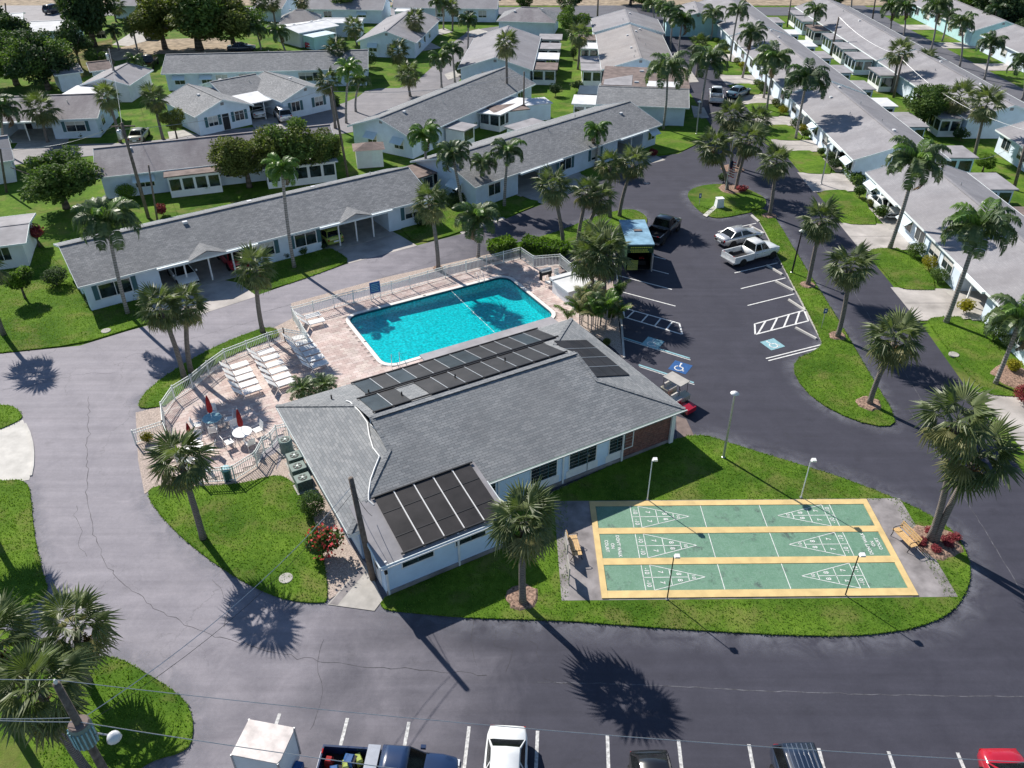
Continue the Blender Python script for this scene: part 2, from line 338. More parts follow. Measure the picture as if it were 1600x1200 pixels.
M['trunk_grey'] = trunk_mat('grey_palm_trunk', (.19, .17, .155), (.38, .35, .32), 5)
M['bark'] = trunk_mat('tree_bark', (.06, .05, .04), (.15, .12, .10), 2)
M['fan'] = leaf_mat('fan_palm_leaf', (.07, .10, .034), (.175, .21, .088), .28, .35, .46, .42)
M['fan_yellow'] = leaf_mat('older_fan_leaf', (.15, .155, .055), (.29, .275, .125), .25, .3, .55, .35)
M['dead'] = leaf_mat('dead_frond', (.12, .08, .045), (.26, .19, .12), .1, .3, .9, .1)
M['pinnate'] = leaf_mat('feather_palm_leaf', (.045, .085, .032), (.14, .195, .075), .3, .3, .45, .42)
M['pinnate_lime'] = leaf_mat('lime_feather_leaf', (.06, .13, .02), (.16, .27, .05), .3, .3, .4, .4)
M['leaf'] = leaf_mat('broad_leaf', (.042, .085, .024), (.135, .20, .056), .25, .2, .5, .35)
M['leaf_olive'] = leaf_mat('olive_leaf', (.07, .095, .024), (.20, .22, .07), .25, .2, .5, .3)
M['leaf_dark'] = leaf_mat('dark_leaf', (.028, .056, .024), (.085, .13, .052), .15, .2, .5, .3)
M['leaf_lime'] = leaf_mat('lime_leaf', (.07, .14, .02), (.17, .27, .04), .3, .2, .5, .3)
M['leaf_gold'] = leaf_mat('golden_leaf', (.16, .15, .02), (.36, .32, .03), .3, .2, .5, .3)
M['leaf_red'] = leaf_mat('red_leaf', (.14, .022, .03), (.34, .07, .08), .2, .2, .5, .3)
M['flower'] = leaf_mat('red_flower', (.5, .03, .05), (.75, .12, .12), .2, .2, .6, .2)
def paint(name, col, rough=.28): return plain(name, col, rough, .03, 3, coat=.8, spec=.5)
M['p_white'] = paint('white_car_paint', (.72, .74, .74)); M['p_silver'] = plain('silver_car_paint', (.55, .56, .57), .3, .03, 3, metal=.5, coat=.8)
M['p_black'] = paint('black_car_paint', (.012, .012, .014)); M['p_navy'] = paint('navy_car_paint', (.012, .03, .085)); M['p_red'] = paint('red_car_paint', (.42, .012, .03))
M['p_dark'] = paint('dark_blue_car_paint', (.012, .022, .045)); M['p_lime'] = paint('lime_car_paint', (.35, .42, .08)); M['p_teal'] = paint('blue_grey_car_paint', (.12, .2, .26)); M['p_beige'] = paint('beige_car_paint', (.42, .40, .30))
M['p_green'] = plain('dark_green_panel', (.02, .06, .03), .5, .1, 3); M['p_roofblue'] = plain('blue_trailer_roof', (.22, .38, .50), .5, .25, 1.2)
M['lamp_red'] = plain('tail_lamp', (.35, .01, .01), .2, .1, 8); M['lamp_clear'] = plain('head_lamp', (.7, .72, .74), .12, .05, 8)
M['yellow'] = plain('yellow_letter', (.55, .6, .08), .6, .1, 8)
# ------------------------------------------------------------------ the setting
def sheet(name, poly, z, mat, kind='structure'):
    mb = MB(); mb.add([(p[0], p[1], z) for p in poly], [tuple(range(len(poly)))])
    return tag(mb.build(name, mat), kind=kind)
CA = R(29.7); CO = Vector((-8.35, 30.16, 0))                     # clubhouse frame: x along its long side, y away from the camera
def UV(x, y, z=0.0): return Vector((CO.x + math.cos(CA) * x - math.sin(CA) * y, CO.y + math.sin(CA) * x + math.cos(CA) * y, z))
def CL(px, py, z=0.0):
    p = G(px, py, z) - CO; return (math.cos(CA) * p.x + math.sin(CA) * p.y, -math.sin(CA) * p.x + math.cos(CA) * p.y)
def round_rect(x0, x1, y0, y1, r, n=7):
    o = []
    for cx, cy, a in ((x1 - r, y0 + r, -90), (x1 - r, y1 - r, 0), (x0 + r, y1 - r, 90), (x0 + r, y0 + r, 180)):
        o += [(cx + r * math.cos(R(a + 90 * k / n)), cy + r * math.sin(R(a + 90 * k / n))) for k in range(n + 1)]
    return o
POOL = (8.75, 24.05, 17.25, 26.15)
POOL_HOLE = [tuple(UV(*p)[:2]) for p in round_rect(POOL[0] + .2, POOL[1] - .2, POOL[2] + .2, POOL[3] - .2, 1.1)]
def keyhole(outer):
    a = sum(outer[i][0] * outer[(i + 1) % len(outer)][1] - outer[(i + 1) % len(outer)][0] * outer[i][1] for i in range(len(outer)))
    if a < 0: outer = outer[::-1]
    bi, bj = min(((i, j) for i in range(len(outer)) for j in range(len(POOL_HOLE))), key=lambda t: (outer[t[0]][0] - POOL_HOLE[t[1]][0]) ** 2 + (outer[t[0]][1] - POOL_HOLE[t[1]][1]) ** 2)
    o = outer[bi:] + outer[:bi] + [outer[bi]]
    h = POOL_HOLE[bj::-1] + POOL_HOLE[:bj:-1]
    return o + h + [POOL_HOLE[bj]]
sheet('ground', keyhole([(-1500, -300), (1500, -300), (1500, 3000), (-1500, 3000)]), -.05, M['grass'])
sheet('far_ground', [(-900, 215), (900, 215), (900, 2500), (-900, 2500)], -.03, M['grass_dry'])
road = gpoly([(-700, 660), (0, 553), (125, 540), (200, 517), (400, 462), (543, 412), (650, 384), (718, 366), (790, 342), (850, 318), (930, 285), (985, 262), (1015, 246), (1060, 240), (1092, 225), (1108, 200)])
right_edge = [(31.2, 100), (32.6, 96), (32.6, 60), (31.8, 45), (31.2, 38), (30.8, 20), (30, -5)]
left_pts = [tuple(G(*q)[:2]) for q in [(0, 553), (125, 540), (200, 517), (400, 462), (543, 412), (650, 384), (718, 366), (790, 342), (850, 318), (930, 285), (985, 262), (1015, 246), (1060, 240), (1092, 225)]]
main = [(-75, 44)] + left_pts + [(26.0, 106), (26.3, 190), (32.3, 190), (32.6, 106)] + right_edge + [(-75, -5)]
sheet('road', keyhole(main), 0.0, M['asphalt'])
street = [(-50, 240), (90, 226), (230, 222), (330, 205), (430, 195), (490, 175), (555, 155), (575, 138), (640, 137), (680, 100), (702, 70), (735, 47), (800, 38), (860, 30), (860, 46), (800, 52), (768, 62), (748, 85), (718, 125), (690, 160), (640, 190), (560, 205), (480, 216), (400, 230), (250, 236), (100, 246), (-50, 268)]
sheet('street', gpoly(street, 1), -.02, M['asphalt_far'])
sheet('street', [(69.2, 40), (76, 40), (76, 200), (69.2, 200)], -.02, M['asphalt_far'])
sheet('street', [(-140, 181), (170, 181), (170, 190), (-140, 190)], -.015, M['asphalt_far'])
sheet('street', gpoly([(1040, 10), (1010, 42), (890, 42), (870, 20), (900, 6)]), -.012, M['asphalt_far'])
sheet('sandy_verge', [(-140, 192), (170, 192), (170, 207), (-140, 207)], -.01, M['dirt'])
sheet('street', gpoly([(0, 8), (90, 5), (160, 12), (130, 30), (60, 38), (0, 30)]), -.011, M['asphalt_far'])
sheet('dirt_yard', gpoly([(160, 80), (240, 62), (330, 58), (400, 70), (390, 84), (250, 84), (180, 95)]), -.012, M['dirt'])
sheet('dirt_yard', gpoly([(60, 105), (130, 70), (175, 60), (180, 100), (120, 125), (80, 128)]), -.016, M['grass_dry'])
sheet('driveway', gpoly([(175, 70), (225, 38), (240, 42), (250, 58), (200, 72)]), -.008, M['concrete'])
LAWNS = []
def lawn(px, it=2, top=.075, mat='grass', tufts=1.0, world=False):
    poly = smooth_poly(px, it) if world else gpoly(px, it)
    if world:
        a = sum(poly[i][0] * poly[(i + 1) % len(poly)][1] - poly[(i + 1) % len(poly)][0] * poly[i][1] for i in range(len(poly)))
        if a < 0: poly = poly[::-1]
    mb = MB(); mb.prism(poly, -.06, top)
    tag(mb.build('lawn', M[mat]), kind='structure'); LAWNS.append((poly, top, tufts)); return poly
lawn([(214, 640), (222, 620), (236, 606), (270, 580), (330, 545), (390, 520), (425, 510), (440, 524), (420, 532), (350, 560), (300, 597), (262, 634), (250, 636)])
lawn([(226, 770), (250, 758), (300, 762), (380, 757), (430, 742), (455, 750), (475, 780), (497, 830), (507, 880), (514, 938), (500, 944), (440, 938), (370, 905), (300, 855), (255, 812)], 2, .075, 'grass', 1)
lawn([(1058, 684), (1100, 680), (1130, 690), (1200, 712), (1300, 742), (1370, 768), (1440, 798), (1490, 830), (1513, 870), (1517, 910), (1492, 955), (1440, 980), (1370, 992), (1300, 995), (1200, 992), (1000, 980), (880, 970), (740, 967), (640, 958), (596, 953), (594, 938), (700, 860), (860, 770)], 2)
lawn([(1072, 302), (1090, 291), (1130, 287), (1170, 296), (1200, 312), (1192, 328), (1160, 335), (1120, 343), (1098, 335), (1080, 318)], 2)
lawn([(24.3, 79.5), (26.2, 79), (26.4, 76), (26.1, 67), (26, 57), (25.7, 49), (25.6, 43.5), (24.6, 42.6), (22.6, 43.4), (20.8, 45.6), (20.2, 48.5), (20.8, 50.8), (23.0, 52.2), (23.8, 53.5), (24.2, 65.8), (24.6, 76)], 1, .075, 'grass', 1, True)
lawn([(770, 398), (790, 384), (870, 364), (930, 338), (985, 325), (1010, 337), (1012, 350), (1000, 362), (955, 364), (955, 378), (920, 392), (860, 402), (800, 394)], 2, .075, 'grass', .6)
lawn([(-60, 660), (-10, 634), (20, 634), (35, 648), (34, 656), (0, 672), (-60, 690)], 2)
lawn([(-120, 760), (0, 752), (46, 750), (50, 800), (56, 850), (68, 900), (78, 925), (40, 960), (-120, 1000)], 2)
lawn([(-200, 960), (30, 985), (120, 1030), (180, 1025), (225, 1050), (280, 1085), (300, 1112), (303, 1150), (292, 1175), (230, 1190), (190, 1230), (-200, 1400)], 2)
lawn([(-60, 556), (0, 552), (125, 538), (200, 515), (240, 502), (235, 480), (150, 470), (118, 440), (80, 400), (40, 380), (-60, 400)], 1, .06, 'grass', .8)
lawn([(410, 456), (470, 438), (543, 411), (542, 402), (510, 385), (400, 410), (385, 430)], 1, .06, 'grass', .8)
lawn([(650, 382), (718, 364), (760, 345), (740, 330), (690, 335), (620, 350)], 1, .06, 'grass', .6)
lawn([(780, 345), (850, 316), (815, 310), (760, 328)], 1, .06, 'grass', .5)
lawn([(930, 284), (985, 262), (965, 250), (900, 268)], 1, .06, 'grass', .5)
lawn([(1000, 245), (1060, 239), (1092, 224), (1108, 198), (1090, 180), (1040, 196), (985, 232)], 1, .06, 'grass', .5)
for y0, y1 in ((39.5, 57.8), (60.6, 68.6), (73.2, 80.5), (85.4, 93.5), (97.8, 104.5), (108.5, 115), (119, 127), (131, 139)):
    pass
RL = [(46.2, 57.2), (61.8, 70.0), (75.4, 84.6), (89.5, 97.4), (101.2, 107.6), (111.2, 117.6), (122, 128), (133, 142), (147, 158)]
for y0, y1 in RL:
    lawn([(32.8, y0 + .6), (33.6, y0), (36.6, y0), (36.6, y1), (33.8, y1), (32.8, y1 - .9)], 1, .06, 'grass', .6 if y0 < 90 else .3, True)
prev = 40.0
for k in range(len(RL)):
    a = RL[k - 1][1] if k else 38.0; b = RL[k][0]
    sheet('driveway', [(32.3, a - .6), (39.5, a - .05), (39.5, b + .05), (32.3, b + .5)], .012 + .001 * k, M['driveway'])
    for yy in (a + (b - a) / 2,): tag(MB().box(32.4, 37.2, yy - .012, yy + .012, .0, .026).build('driveway_joint', M['slab']), kind='structure')
# street right of the second row: lawn strips show as ground; driveways
for k in range(7):
    y = 74 + k * 15.5
    sheet('driveway', [(75.6, y), (83, y), (83, y + 4.6), (75.6, y + 4.6)], .008, M['driveway'])
# driveways of the houses facing the pool lane
sheet('driveway', gpoly([(236, 510), (318, 490), (402, 463), (372, 442), (300, 428), (222, 452)]), .012, M['driveway'])
sheet('driveway', gpoly([(545, 412), (652, 384), (625, 368), (590, 350), (512, 374), (520, 390)]), .012, M['driveway'])
sheet('driveway', gpoly([(722, 366), (790, 342), (760, 322), (700, 345)]), .011, M['concrete'])
sheet('driveway', gpoly([(848, 319), (935, 284), (890, 262), (800, 300)]), .011, M['concrete'])
sheet('driveway', gpoly([(985, 263), (1040, 250), (1010, 236), (960, 252)]), .012, M['concrete'])
sheet('driveway', gpoly([(20, 235), (105, 225), (112, 205), (38, 208)]), .012, M['concrete'])
sheet('driveway', gpoly([(400, 204), (452, 195), (455, 172), (385, 180)]), .012, M['concrete'])
sheet('driveway', gpoly([(265, 218), (305, 210), (288, 203), (262, 206)]), .012, M['concrete'])
for q in ([(660, 80), (690, 75), (672, 66), (650, 70)], [(685, 55), (708, 50), (695, 44), (676, 48)], [(700, 125), (722, 118), (712, 110), (694, 116)], [(735, 57), (765, 50), (748, 45), (728, 50)], [(1050, 100), (1078, 108), (1092, 128), (1060, 130)], [(1080, 165), (1100, 168), (1108, 184), (1085, 186)]):
    sheet('driveway', gpoly(q), .013, M['concrete'])
# left lane apron
sheet('sidewalk', gpoly([(-60, 690), (0, 670), (36, 656), (50, 690), (52, 720), (46, 750), (0, 757), (-60, 765)]), .016, M['concrete_new'])
def kerb(name, px, w=.16, h=.12, mat='concrete', it=1, closed=False):
    pts = [tuple(G(*q)[:2]) for q in px]; pts = smooth_poly(pts, it, closed) if it else pts
    mb = MB()
    n = len(pts)
    for i in range(n - 1):
        mb.bar((*pts[i], h / 2), (*pts[i + 1], h / 2), w, h)
    return tag(mb.build(name, M[mat]), kind='structure')
kerb('kerb', [(36, 655), (50, 685), (53, 720), (47, 752)], .14, .06, 'concrete_new')
kerb('kerb', [(955, 362), (962, 420), (968, 470), (972, 520), (975, 560)], .16, .11, 'concrete_new', 0)
kerb('kerb', [(1185, 343), (1225, 419), (1256, 480), (1288, 541)], .14, .05, 'concrete', 0)
# walks, slabs, beds round the clubhouse
sheet('path', gpoly([(512, 945), (585, 955), (598, 938), (577, 888), (566, 884)]), .030, M['concrete'])
sheet('path', gpoly([(515, 944), (527, 946), (572, 893), (566, 886)]), .034, M['slab'])
tag(MB().prism(gpoly([(428, 742), (450, 700), (440, 668), (452, 662), (545, 850), (580, 890), (514, 938), (507, 880), (497, 830), (475, 780), (455, 752)], 0), -.05, .028).build('gravel_bed', M['gravel']), kind='structure')
tag(MB().prism(gpoly([(212, 645), (256, 634), (262, 700), (300, 748), (362, 745), (436, 705), (430, 742), (380, 760), (300, 764), (245, 760), (226, 772), (216, 720)], 0), -.05, .022).build('gravel_bed', M['gravel']), kind='structure')
tag(MB().prism(gpoly([(425, 514), (452, 500), (470, 490), (482, 530), (442, 532)], 0), -.05, .020).build('gravel_bed', M['gravel']), kind='structure')
tag(MB().prism(gpoly([(926, 430), (958, 440), (974, 560), (960, 545), (900, 505), (905, 470)], 0), -.05, .024).build('gravel_bed', M['gravel']), kind='structure')
tag(MB().prism(gpoly([(455, 484), (610, 443), (760, 403), (772, 400), (770, 396), (600, 434), (455, 474)], 0), -.05, .020).build('gravel_bed', M['gravel']), kind='structure')
# brick apron in front of the clubhouse porch, parking-lot markings
sheet('path', gpoly([(1058, 690), (1084, 680), (1072, 655), (1056, 650)]), .02, M['flat_brown'])
def strip(a, b, w=.11, z=.008, mat='line', name='road_marking'):
    a = Vector((*a, 0)); b = Vector((*b, 0)); d = (b - a).normalized(); n = Vector((-d.y, d.x, 0)) * w / 2
    sheet(name, [tuple((a + n)[:2]), tuple((a - n)[:2]), tuple((b - n)[:2]), tuple((b + n)[:2])], z, M[mat])
for k in range(6): strip((19.95 - .12 * k, 73.8 - 2.94 * k), (24.15 - .08 * k, 75.8 - 2.94 * k))
H1 = [(19.2, 56.1), (18.85, 54.5), (23.6, 56.6), (23.75, 58.3)]
for i in range(4): strip(H1[i], H1[(i + 1) % 4], .13)
for t in (.22, .46, .70, .92): strip((19.2 + 4.5 * t, 56.1 + 2.2 * t), (18.85 + 4.75 * (t - .17), 54.5 + 2.1 * (t - .17)), .13, .010)
strip((18.9, 50.75), (23.7, 52.75)); strip((18.8, 51.05), (23.6, 53.05))
for k in range(4): strip((9.6 - .15 * k, 70.4 - 2.95 * k), (13.95 - .18 * k, 67.7 - 2.9 * k))
H2 = [(9.1, 58.7), (9.0, 57.2), (13.2, 54.5), (13.25, 56.2)]
for i in range(4): strip(H2[i], H2[(i + 1) % 4], .13)
for t in (.2, .45, .68, .88): strip((9.1 + 4.15 * t, 58.7 - 2.5 * t), (9.0 + 4.2 * (t - .15), 57.2 - 2.7 * (t - .15)), .13, .010)
def ada(cx, cy, ang, mat, s=.62):
    c, n = math.cos(ang), math.sin(ang); T = lambda x, y: (cx + c * x - n * y, cy + n * x + c * y)
    sheet('accessible_marking', [T(-s, -s), T(s, -s), T(s, s), T(-s, s)], .012, M[mat])
    mb = MB()
    pr = [(-.12, .38), (-.08, .05), (.2, .02), (.3, -.35), (.42, -.35)]
    for a, b in zip(pr, pr[1:]): mb.bar((*T(*a), .019), (*T(*b), .019), .09, .004)
    for k in range(10):
        a0 = R(120 + k * 23); a1 = R(120 + (k + 1) * 23)
        mb.bar((*T(-.05 + .3 * math.cos(a0), -.18 + .3 * math.sin(a0)), .019), (*T(-.05 + .3 * math.cos(a1), -.18 + .3 * math.sin(a1)), .019), .08, .004)
    mb.lathe([(.085, 0), (.085, .003)], 10, (*T(-.13, .48), .0175)); tag(mb.build('accessible_marking', M['line']), kind='structure')
p = G(1020, 536); ada(p.x, p.y, R(-32), 'blue_pale', .68)
p = G(1063, 574); ada(p.x, p.y, R(-32), 'blue', .68)
p = G(1207, 538); ada(p.x, p.y, R(25), 'blue_pale', .66)
for a, b in (((972, 527), (1078, 560)), ((998, 570), (1084, 598))):
    p, q = G(*a), G(*b); strip(p[:2], q[:2], .16, .009, 'blue_pale'); strip((p.x, p.y - .24), (q.x, q.y - .24), .1, .009, 'line_worn')
stall = [(437, 1115), (543, 1122), (639, 1128), (733, 1135), (840, 1142), (949, 1149), (1060, 1156), (1170, 1163), (1279, 1169), (1388, 1174), (1496, 1176), (1604, 1180)]
for q in stall:
    p = G(*q); strip((p.x, p.y), (p.x - .35, p.y - 5.4), .15, .008, 'line_worn')
for a, b, i in (((1174, 337), (1186, 347), 0), ((1172, 354), (1193, 365), 1), ((1199, 416), (1221, 429), 2), ((1213, 441), (1238, 454), 3), ((1232, 469), (1258, 486), 4), ((1243, 513), (1275, 530), 5)):
    p, q = G(*a), G(*b); d = (q - p).normalized(); c = (p + q) / 2; h = 1.0 if i else .8
    mb = MB(); pr = [(-.10, 0), (.10, 0), (.07, .13), (-.07, .13)]
    mb.loft([[(x, y, z) for y, z in pr] for x in (-h, h)])
    o = mb.build('wheel_stop', M['concrete_new'], None, (c.x, c.y, .004), math.atan2(d.y, d.x))
    tag(o, 'white concrete wheel stop at the median strip, ' + ('farthest from the camera', 'second from the farthest', 'just below the white pickup', 'fourth from the farthest', 'at the head of the hatched bay', 'nearest to the camera')[i], 'wheel stop', 'wheel stops along the median')
# long cracks and paving seams
M['seam'] = plain('paving_seam', (.115, .115, .13), .9, .4, 3); M['crack'] = plain('pavement_crack', (.07, .068, .072), 1, .3, 6)
def crack(px, w=.03, mat='crack', wob=.12, z=.004, step=.35):
    rg = random.Random(px[0][0]); P = [G(*q) for q in px]; pts = []
    for a, b in zip(P, P[1:]):
        n = max(2, int((b - a).length / step)); pts += [a + (b - a) * (k / n) + Vector((rg.gauss(0, wob), rg.gauss(0, wob), 0)) * (1 if k else .3) for k in range(n)]
    pts.append(P[-1]); mb = MB(); v = []
    for i, p in enumerate(pts):
        d = (pts[min(i + 1, len(pts) - 1)] - pts[max(i - 1, 0)]).normalized(); n = Vector((-d.y, d.x, 0)) * w * rg.uniform(.4, 1.3) / 2; v += [(p.x + n.x, p.y + n.y, z), (p.x - n.x, p.y - n.y, z)]
    mb.add(v, [(2 * i, 2 * i + 1, 2 * i + 3, 2 * i + 2) for i in range(len(pts) - 1)]); tag(mb.build('pavement_seam' if mat == 'seam' else 'pavement_crack', M[mat]), kind='structure')
for q in ([(138, 620), (137, 700), (136, 780), (150, 840), (165, 880), (190, 910), (240, 950), (300, 980), (360, 1000), (430, 1020), (520, 1035), (610, 1045), (680, 1048), (760, 1055)], [(120, 790), (118, 810), (128, 830), (122, 850), (136, 870)], [(505, 1000), (495, 1040), (503, 1065), (500, 1100), (485, 1140)], [(740, 965), (735, 1000), (745, 1040)], [(775, 985), (772, 1010), (800, 1015), (790, 1050)], [(800, 985), (840, 1010), (850, 1060), (900, 1075)], [(0, 610), (60, 600), (120, 585), (180, 582)], [(190, 560), (260, 540), (330, 520), (400, 500)], [(330, 905), (360, 940), (350, 980)]): crack(q, .026 if len(q) > 9 else .016, wob=.07)
for q in ([(840, 1066), (1000, 1070), (1200, 1080), (1400, 1086), (1600, 1088)], [(1420, 640), (1470, 720), (1540, 830), (1600, 930)], [(1270, 360), (1330, 450), (1400, 560), (1440, 625)], [(410, 488), (540, 452), (660, 415), (760, 375)]): crack(q, .045, 'seam', .02)
# pale dust washed against the lawn edges
def dust_mat():
    m, N, L, P = _new('pavement_dust'); tc = N.new('ShaderNodeTexCoord').outputs['Object']; at = N.new('ShaderNodeAttribute'); at.attribute_name = 'fade'
    n = _noise(N, L, tc, .8, 6, .7, .8); r = _ramp(N, [(.38, (0, 0, 0)), (.72, (.8, .8, .8))]); L.new(n.outputs[0], r.inputs[0]); P.inputs['Base Color'].default_value = (.23, .235, .275, 1); P.inputs['Roughness'].default_value = .9
    t = N.new('ShaderNodeBsdfTransparent'); ms = N.new('ShaderNodeMixShader'); L.new(_math(N, L, 'MULTIPLY', r.outputs[0], at.outputs['Fac']), ms.inputs[0]); L.new(t.outputs[0], ms.inputs[1]); L.new(P.outputs[0], ms.inputs[2]); L.new(ms.outputs[0], N['Material Output'].inputs[0]); return m
M['dust'] = dust_mat()
for li, wd in ((0, 1.0), (1, 1.2), (2, 1.5), (3, 1.1), (4, 1.0), (5, 1.1), (7, .9), (8, 1.2)):
    poly = LAWNS[li][0]; n = len(poly); v = []; fd = []
    for i in range(n):
        a, b, c = Vector(poly[i - 1]), Vector(poly[i]), Vector(poly[(i + 1) % n]); d = (c - a).normalized(); nn = Vector((d.y, -d.x)); p = Vector(poly[i])
        v += [(p.x, p.y, .0025), (p.x + nn.x * wd, p.y + nn.y * wd, .0025)]; fd += [1.0, 0.0]
    mb = MB(); mb.add(v, [(2 * i, 2 * i + 1, (2 * i + 3) % (2 * n), (2 * i + 2) % (2 * n)) for i in range(n)]); o = tag(mb.build('pavement_dust', M['dust']), kind='structure')
    at = o.data.attributes.new('fade', 'FLOAT', 'POINT'); at.data.foreach_set('value', fd)
# grass blades on the nearer lawns
gv = []; gf = []
EXCL = [gpoly([(886, 783), (1392, 783), (1478, 936), (890, 942)]), [tuple(UV(*q)[:2]) for q in ((.6, -2.5), (8, -2.5), (8, 0), (22, 0), (22, 13), (.6, 13))]]
def add_tufts(poly, z, dens):
    P0 = np.array(poly); lo = P0.min(0); hi = P0.max(0); n = int((hi - lo).prod() * dens)
    P = lo + np.random.rand(n, 2) * (hi - lo); P = P[inside_np(P, poly)]
    for ex in EXCL: P = P[~inside_np(P, ex)]
    P = P[(P[:, 1] > 9) & (P[:, 1] < 80) & (np.abs(P[:, 0]) < 6 + P[:, 1] * .72)]
    ed = []                                                      # ragged fringe along the edge
    for i in range(len(poly)):
        a = P0[i]; b = P0[(i + 1) % len(poly)]; k = int(np.linalg.norm(b - a) * 22); ed += [a + (b - a) * t + np.random.randn(2) * .03 for t in np.random.rand(k)]
    if ed:
        ed = np.array(ed); ed = ed[(ed[:, 1] > 9) & (ed[:, 1] < 70) & (np.abs(ed[:, 0]) < 6 + ed[:, 1] * .72)]; P = np.vstack([P, ed])
    for x, y in P:
        a = random.random() * 6.283; w = random.uniform(.02, .05); h = random.uniform(.04, .10); l = random.uniform(-.07, .07); l2 = random.uniform(-.07, .07)
        k = len(gv); c, s = math.cos(a) * w, math.sin(a) * w
        gv.extend([(x - c, y - s, z - .02), (x + c, y + s, z - .02), (x + l, y + l2, z + h)]); gf.append((k, k + 1, k + 2))
for poly, z, d in LAWNS: add_tufts(poly, z, 95 * d)
me = bpy.data.meshes.new('grass_blades'); me.from_pydata(gv, [], gf); me.materials.append(M['blade'])
tag(link(bpy.data.objects.new('grass_blades', me)), kind='stuff')
# ------------------------------------------------------------------ clubhouse
club = empty('clubhouse', (CO.x, CO.y, 0), CA, 'pale blue clubhouse with grey hipped shingle roof and black solar mats', 'clubhouse')
ZE, SL = 2.72, .28
X1, Y1 = 22.0, 12.9; HX = 4.0
zh = ZE + HX * SL; zr = ZE + Y1 / 2 * SL
def slab_roof(name, pts, mat, parent, t=.06):
    """a roof plane with thickness"""
    mb = MB(); n = len(pts); v = [tuple(p) for p in pts] + [(p[0], p[1], p[2] - t) for p in pts]
    mb.add(v, [tuple(range(n)), tuple(reversed(range(n, 2 * n)))] + [(i, n + i, n + (i + 1) % n, (i + 1) % n) for i in range(n)])
    return mb.build(name, mat, parent)
ym = Y1 / 2
slab_roof('roof_plane', [(0, 0, ZE), (X1, 0, ZE), (X1 - HX, HX, zh), (X1 - HX, ym, zr), (HX, ym, zr), (HX, HX, zh)], M['roof_club'], club)
slab_roof('roof_plane', [(X1, Y1, ZE), (0, Y1, ZE), (HX, Y1 - HX, zh), (HX, ym, zr), (X1 - HX, ym, zr), (X1 - HX, Y1 - HX, zh)], M['roof_club'], club)
slab_roof('roof_plane', [(0, Y1, ZE), (0, 0, ZE), (HX, HX, zh), (HX, Y1 - HX, zh)], M['roof_club_t'], club)
slab_roof('roof_plane', [(X1, 0, ZE), (X1, Y1, ZE), (X1 - HX, Y1 - HX, zh), (X1 - HX, HX, zh)], M['roof_club_t'], club)
for x, s in ((HX, 1), (X1 - HX, -1)):
    g = MB().add([(x + s * .12, HX + .3, zh - .03), (x + s * .12, Y1 - HX - .3, zh - .03), (x + s * .12, ym, zr - .07)], [(0, 1, 2), (2, 1, 0)]).build('gable_vent', M['wall_white'], club)
    for k in range(5):
        z = zh + .08 + k * .09; hw = (zr - z) / SL - .45
        if hw > .15: MB().bar((x + s * .1, ym - hw, z), (x + s * .1, ym + hw, z), .02, .045).build('slat', M['flat_grey'], g)
def cap(a, b, w=.26):
    a = Vector(a); b = Vector(b); n = max(2, int((b - a).length / .3)); mb = MB()
    for k in range(n):
        p = a + (b - a) * (k / n); q = a + (b - a) * ((k + 1.08) / n); z = Vector((0, 0, .012 + .010 * (k % 2)))
        mb.bar(p + z, q + z, w, .03)
    return mb.build('ridge_cap', M['roof_club'], club)
cap((HX, ym, zr), (X1 - HX, ym, zr), .34)
for a, b in (((0, 0, ZE), (HX, HX, zh)), ((X1, 0, ZE), (X1 - HX, HX, zh)), ((0, Y1, ZE), (HX, Y1 - HX, zh)), ((X1, Y1, ZE), (X1 - HX, Y1 - HX, zh)), ((HX, HX, zh), (HX, ym, zr)), ((X1 - HX, HX, zh), (X1 - HX, ym, zr)), ((HX, Y1 - HX, zh), (HX, ym, zr))): cap(a, b)
# low roof over the south-west rooms
slab_roof('porch_roof', [(.62, -2.62, 2.44), (8.0, -2.62, 2.44), (8.0, 1.5, 3.17), (.62, 1.5, 3.17)], M['flat_grey'], club, .08)
# flat canopy towards the pool
slab_roof('canopy_roof', [(10.4, 12.8, 2.5), (21.1, 12.8, 2.5), (21.1, 14.25, 2.46), (10.4, 14.25, 2.46)], M['flat_grey'], club, .12)
for x in (10.7, 14.1, 17.5, 20.8): MB().box(x - .05, x + .05, 14.0, 14.1, .04, 2.34).build('canopy_post', M['white'], club)
# walls
WS, WE, WW, WN = .42, X1 - .45, .72, Y1 - .45
def wallbox(x0, x1, y0, y1, z0=0, z1=2.66, mat='wall_club', name='wall'): return MB().box(x0, x1, y0, y1, z0, z1).build(name, M[mat], club)
wallbox(8.0, 17.72, WS, WS + .2); wallbox(17.72, WE, WS - .03, WS + .2, 0, 2.66, 'brick', 'brick_panel'); wallbox(WE - .2, WE, WS + .2, WN); wallbox(WW, WE - .2, WN - .2, WN); wallbox(WW, WW + .2, WS + .2, WN - .2)
wallbox(.9, 7.8, -2.38, -2.18, 0, 2.40); wallbox(.9, 1.1, -2.18, WS + .2, 0, 2.45); wallbox(7.6, 7.8, -2.18, WS, 0, 2.45); wallbox(WW, 1.1, WS + .2, WS + .4)
wallbox(.86, 7.84, -2.46, -2.38, 0, .32, 'slab', 'plinth'); wallbox(7.84, WE + .04, WS - .07, WS, 0, .30, 'slab', 'plinth')
MB().box(WE - .28, WE + .02, WS - .2, WS - .07, 0, 2.64).build('corner_post', M['white'], club)
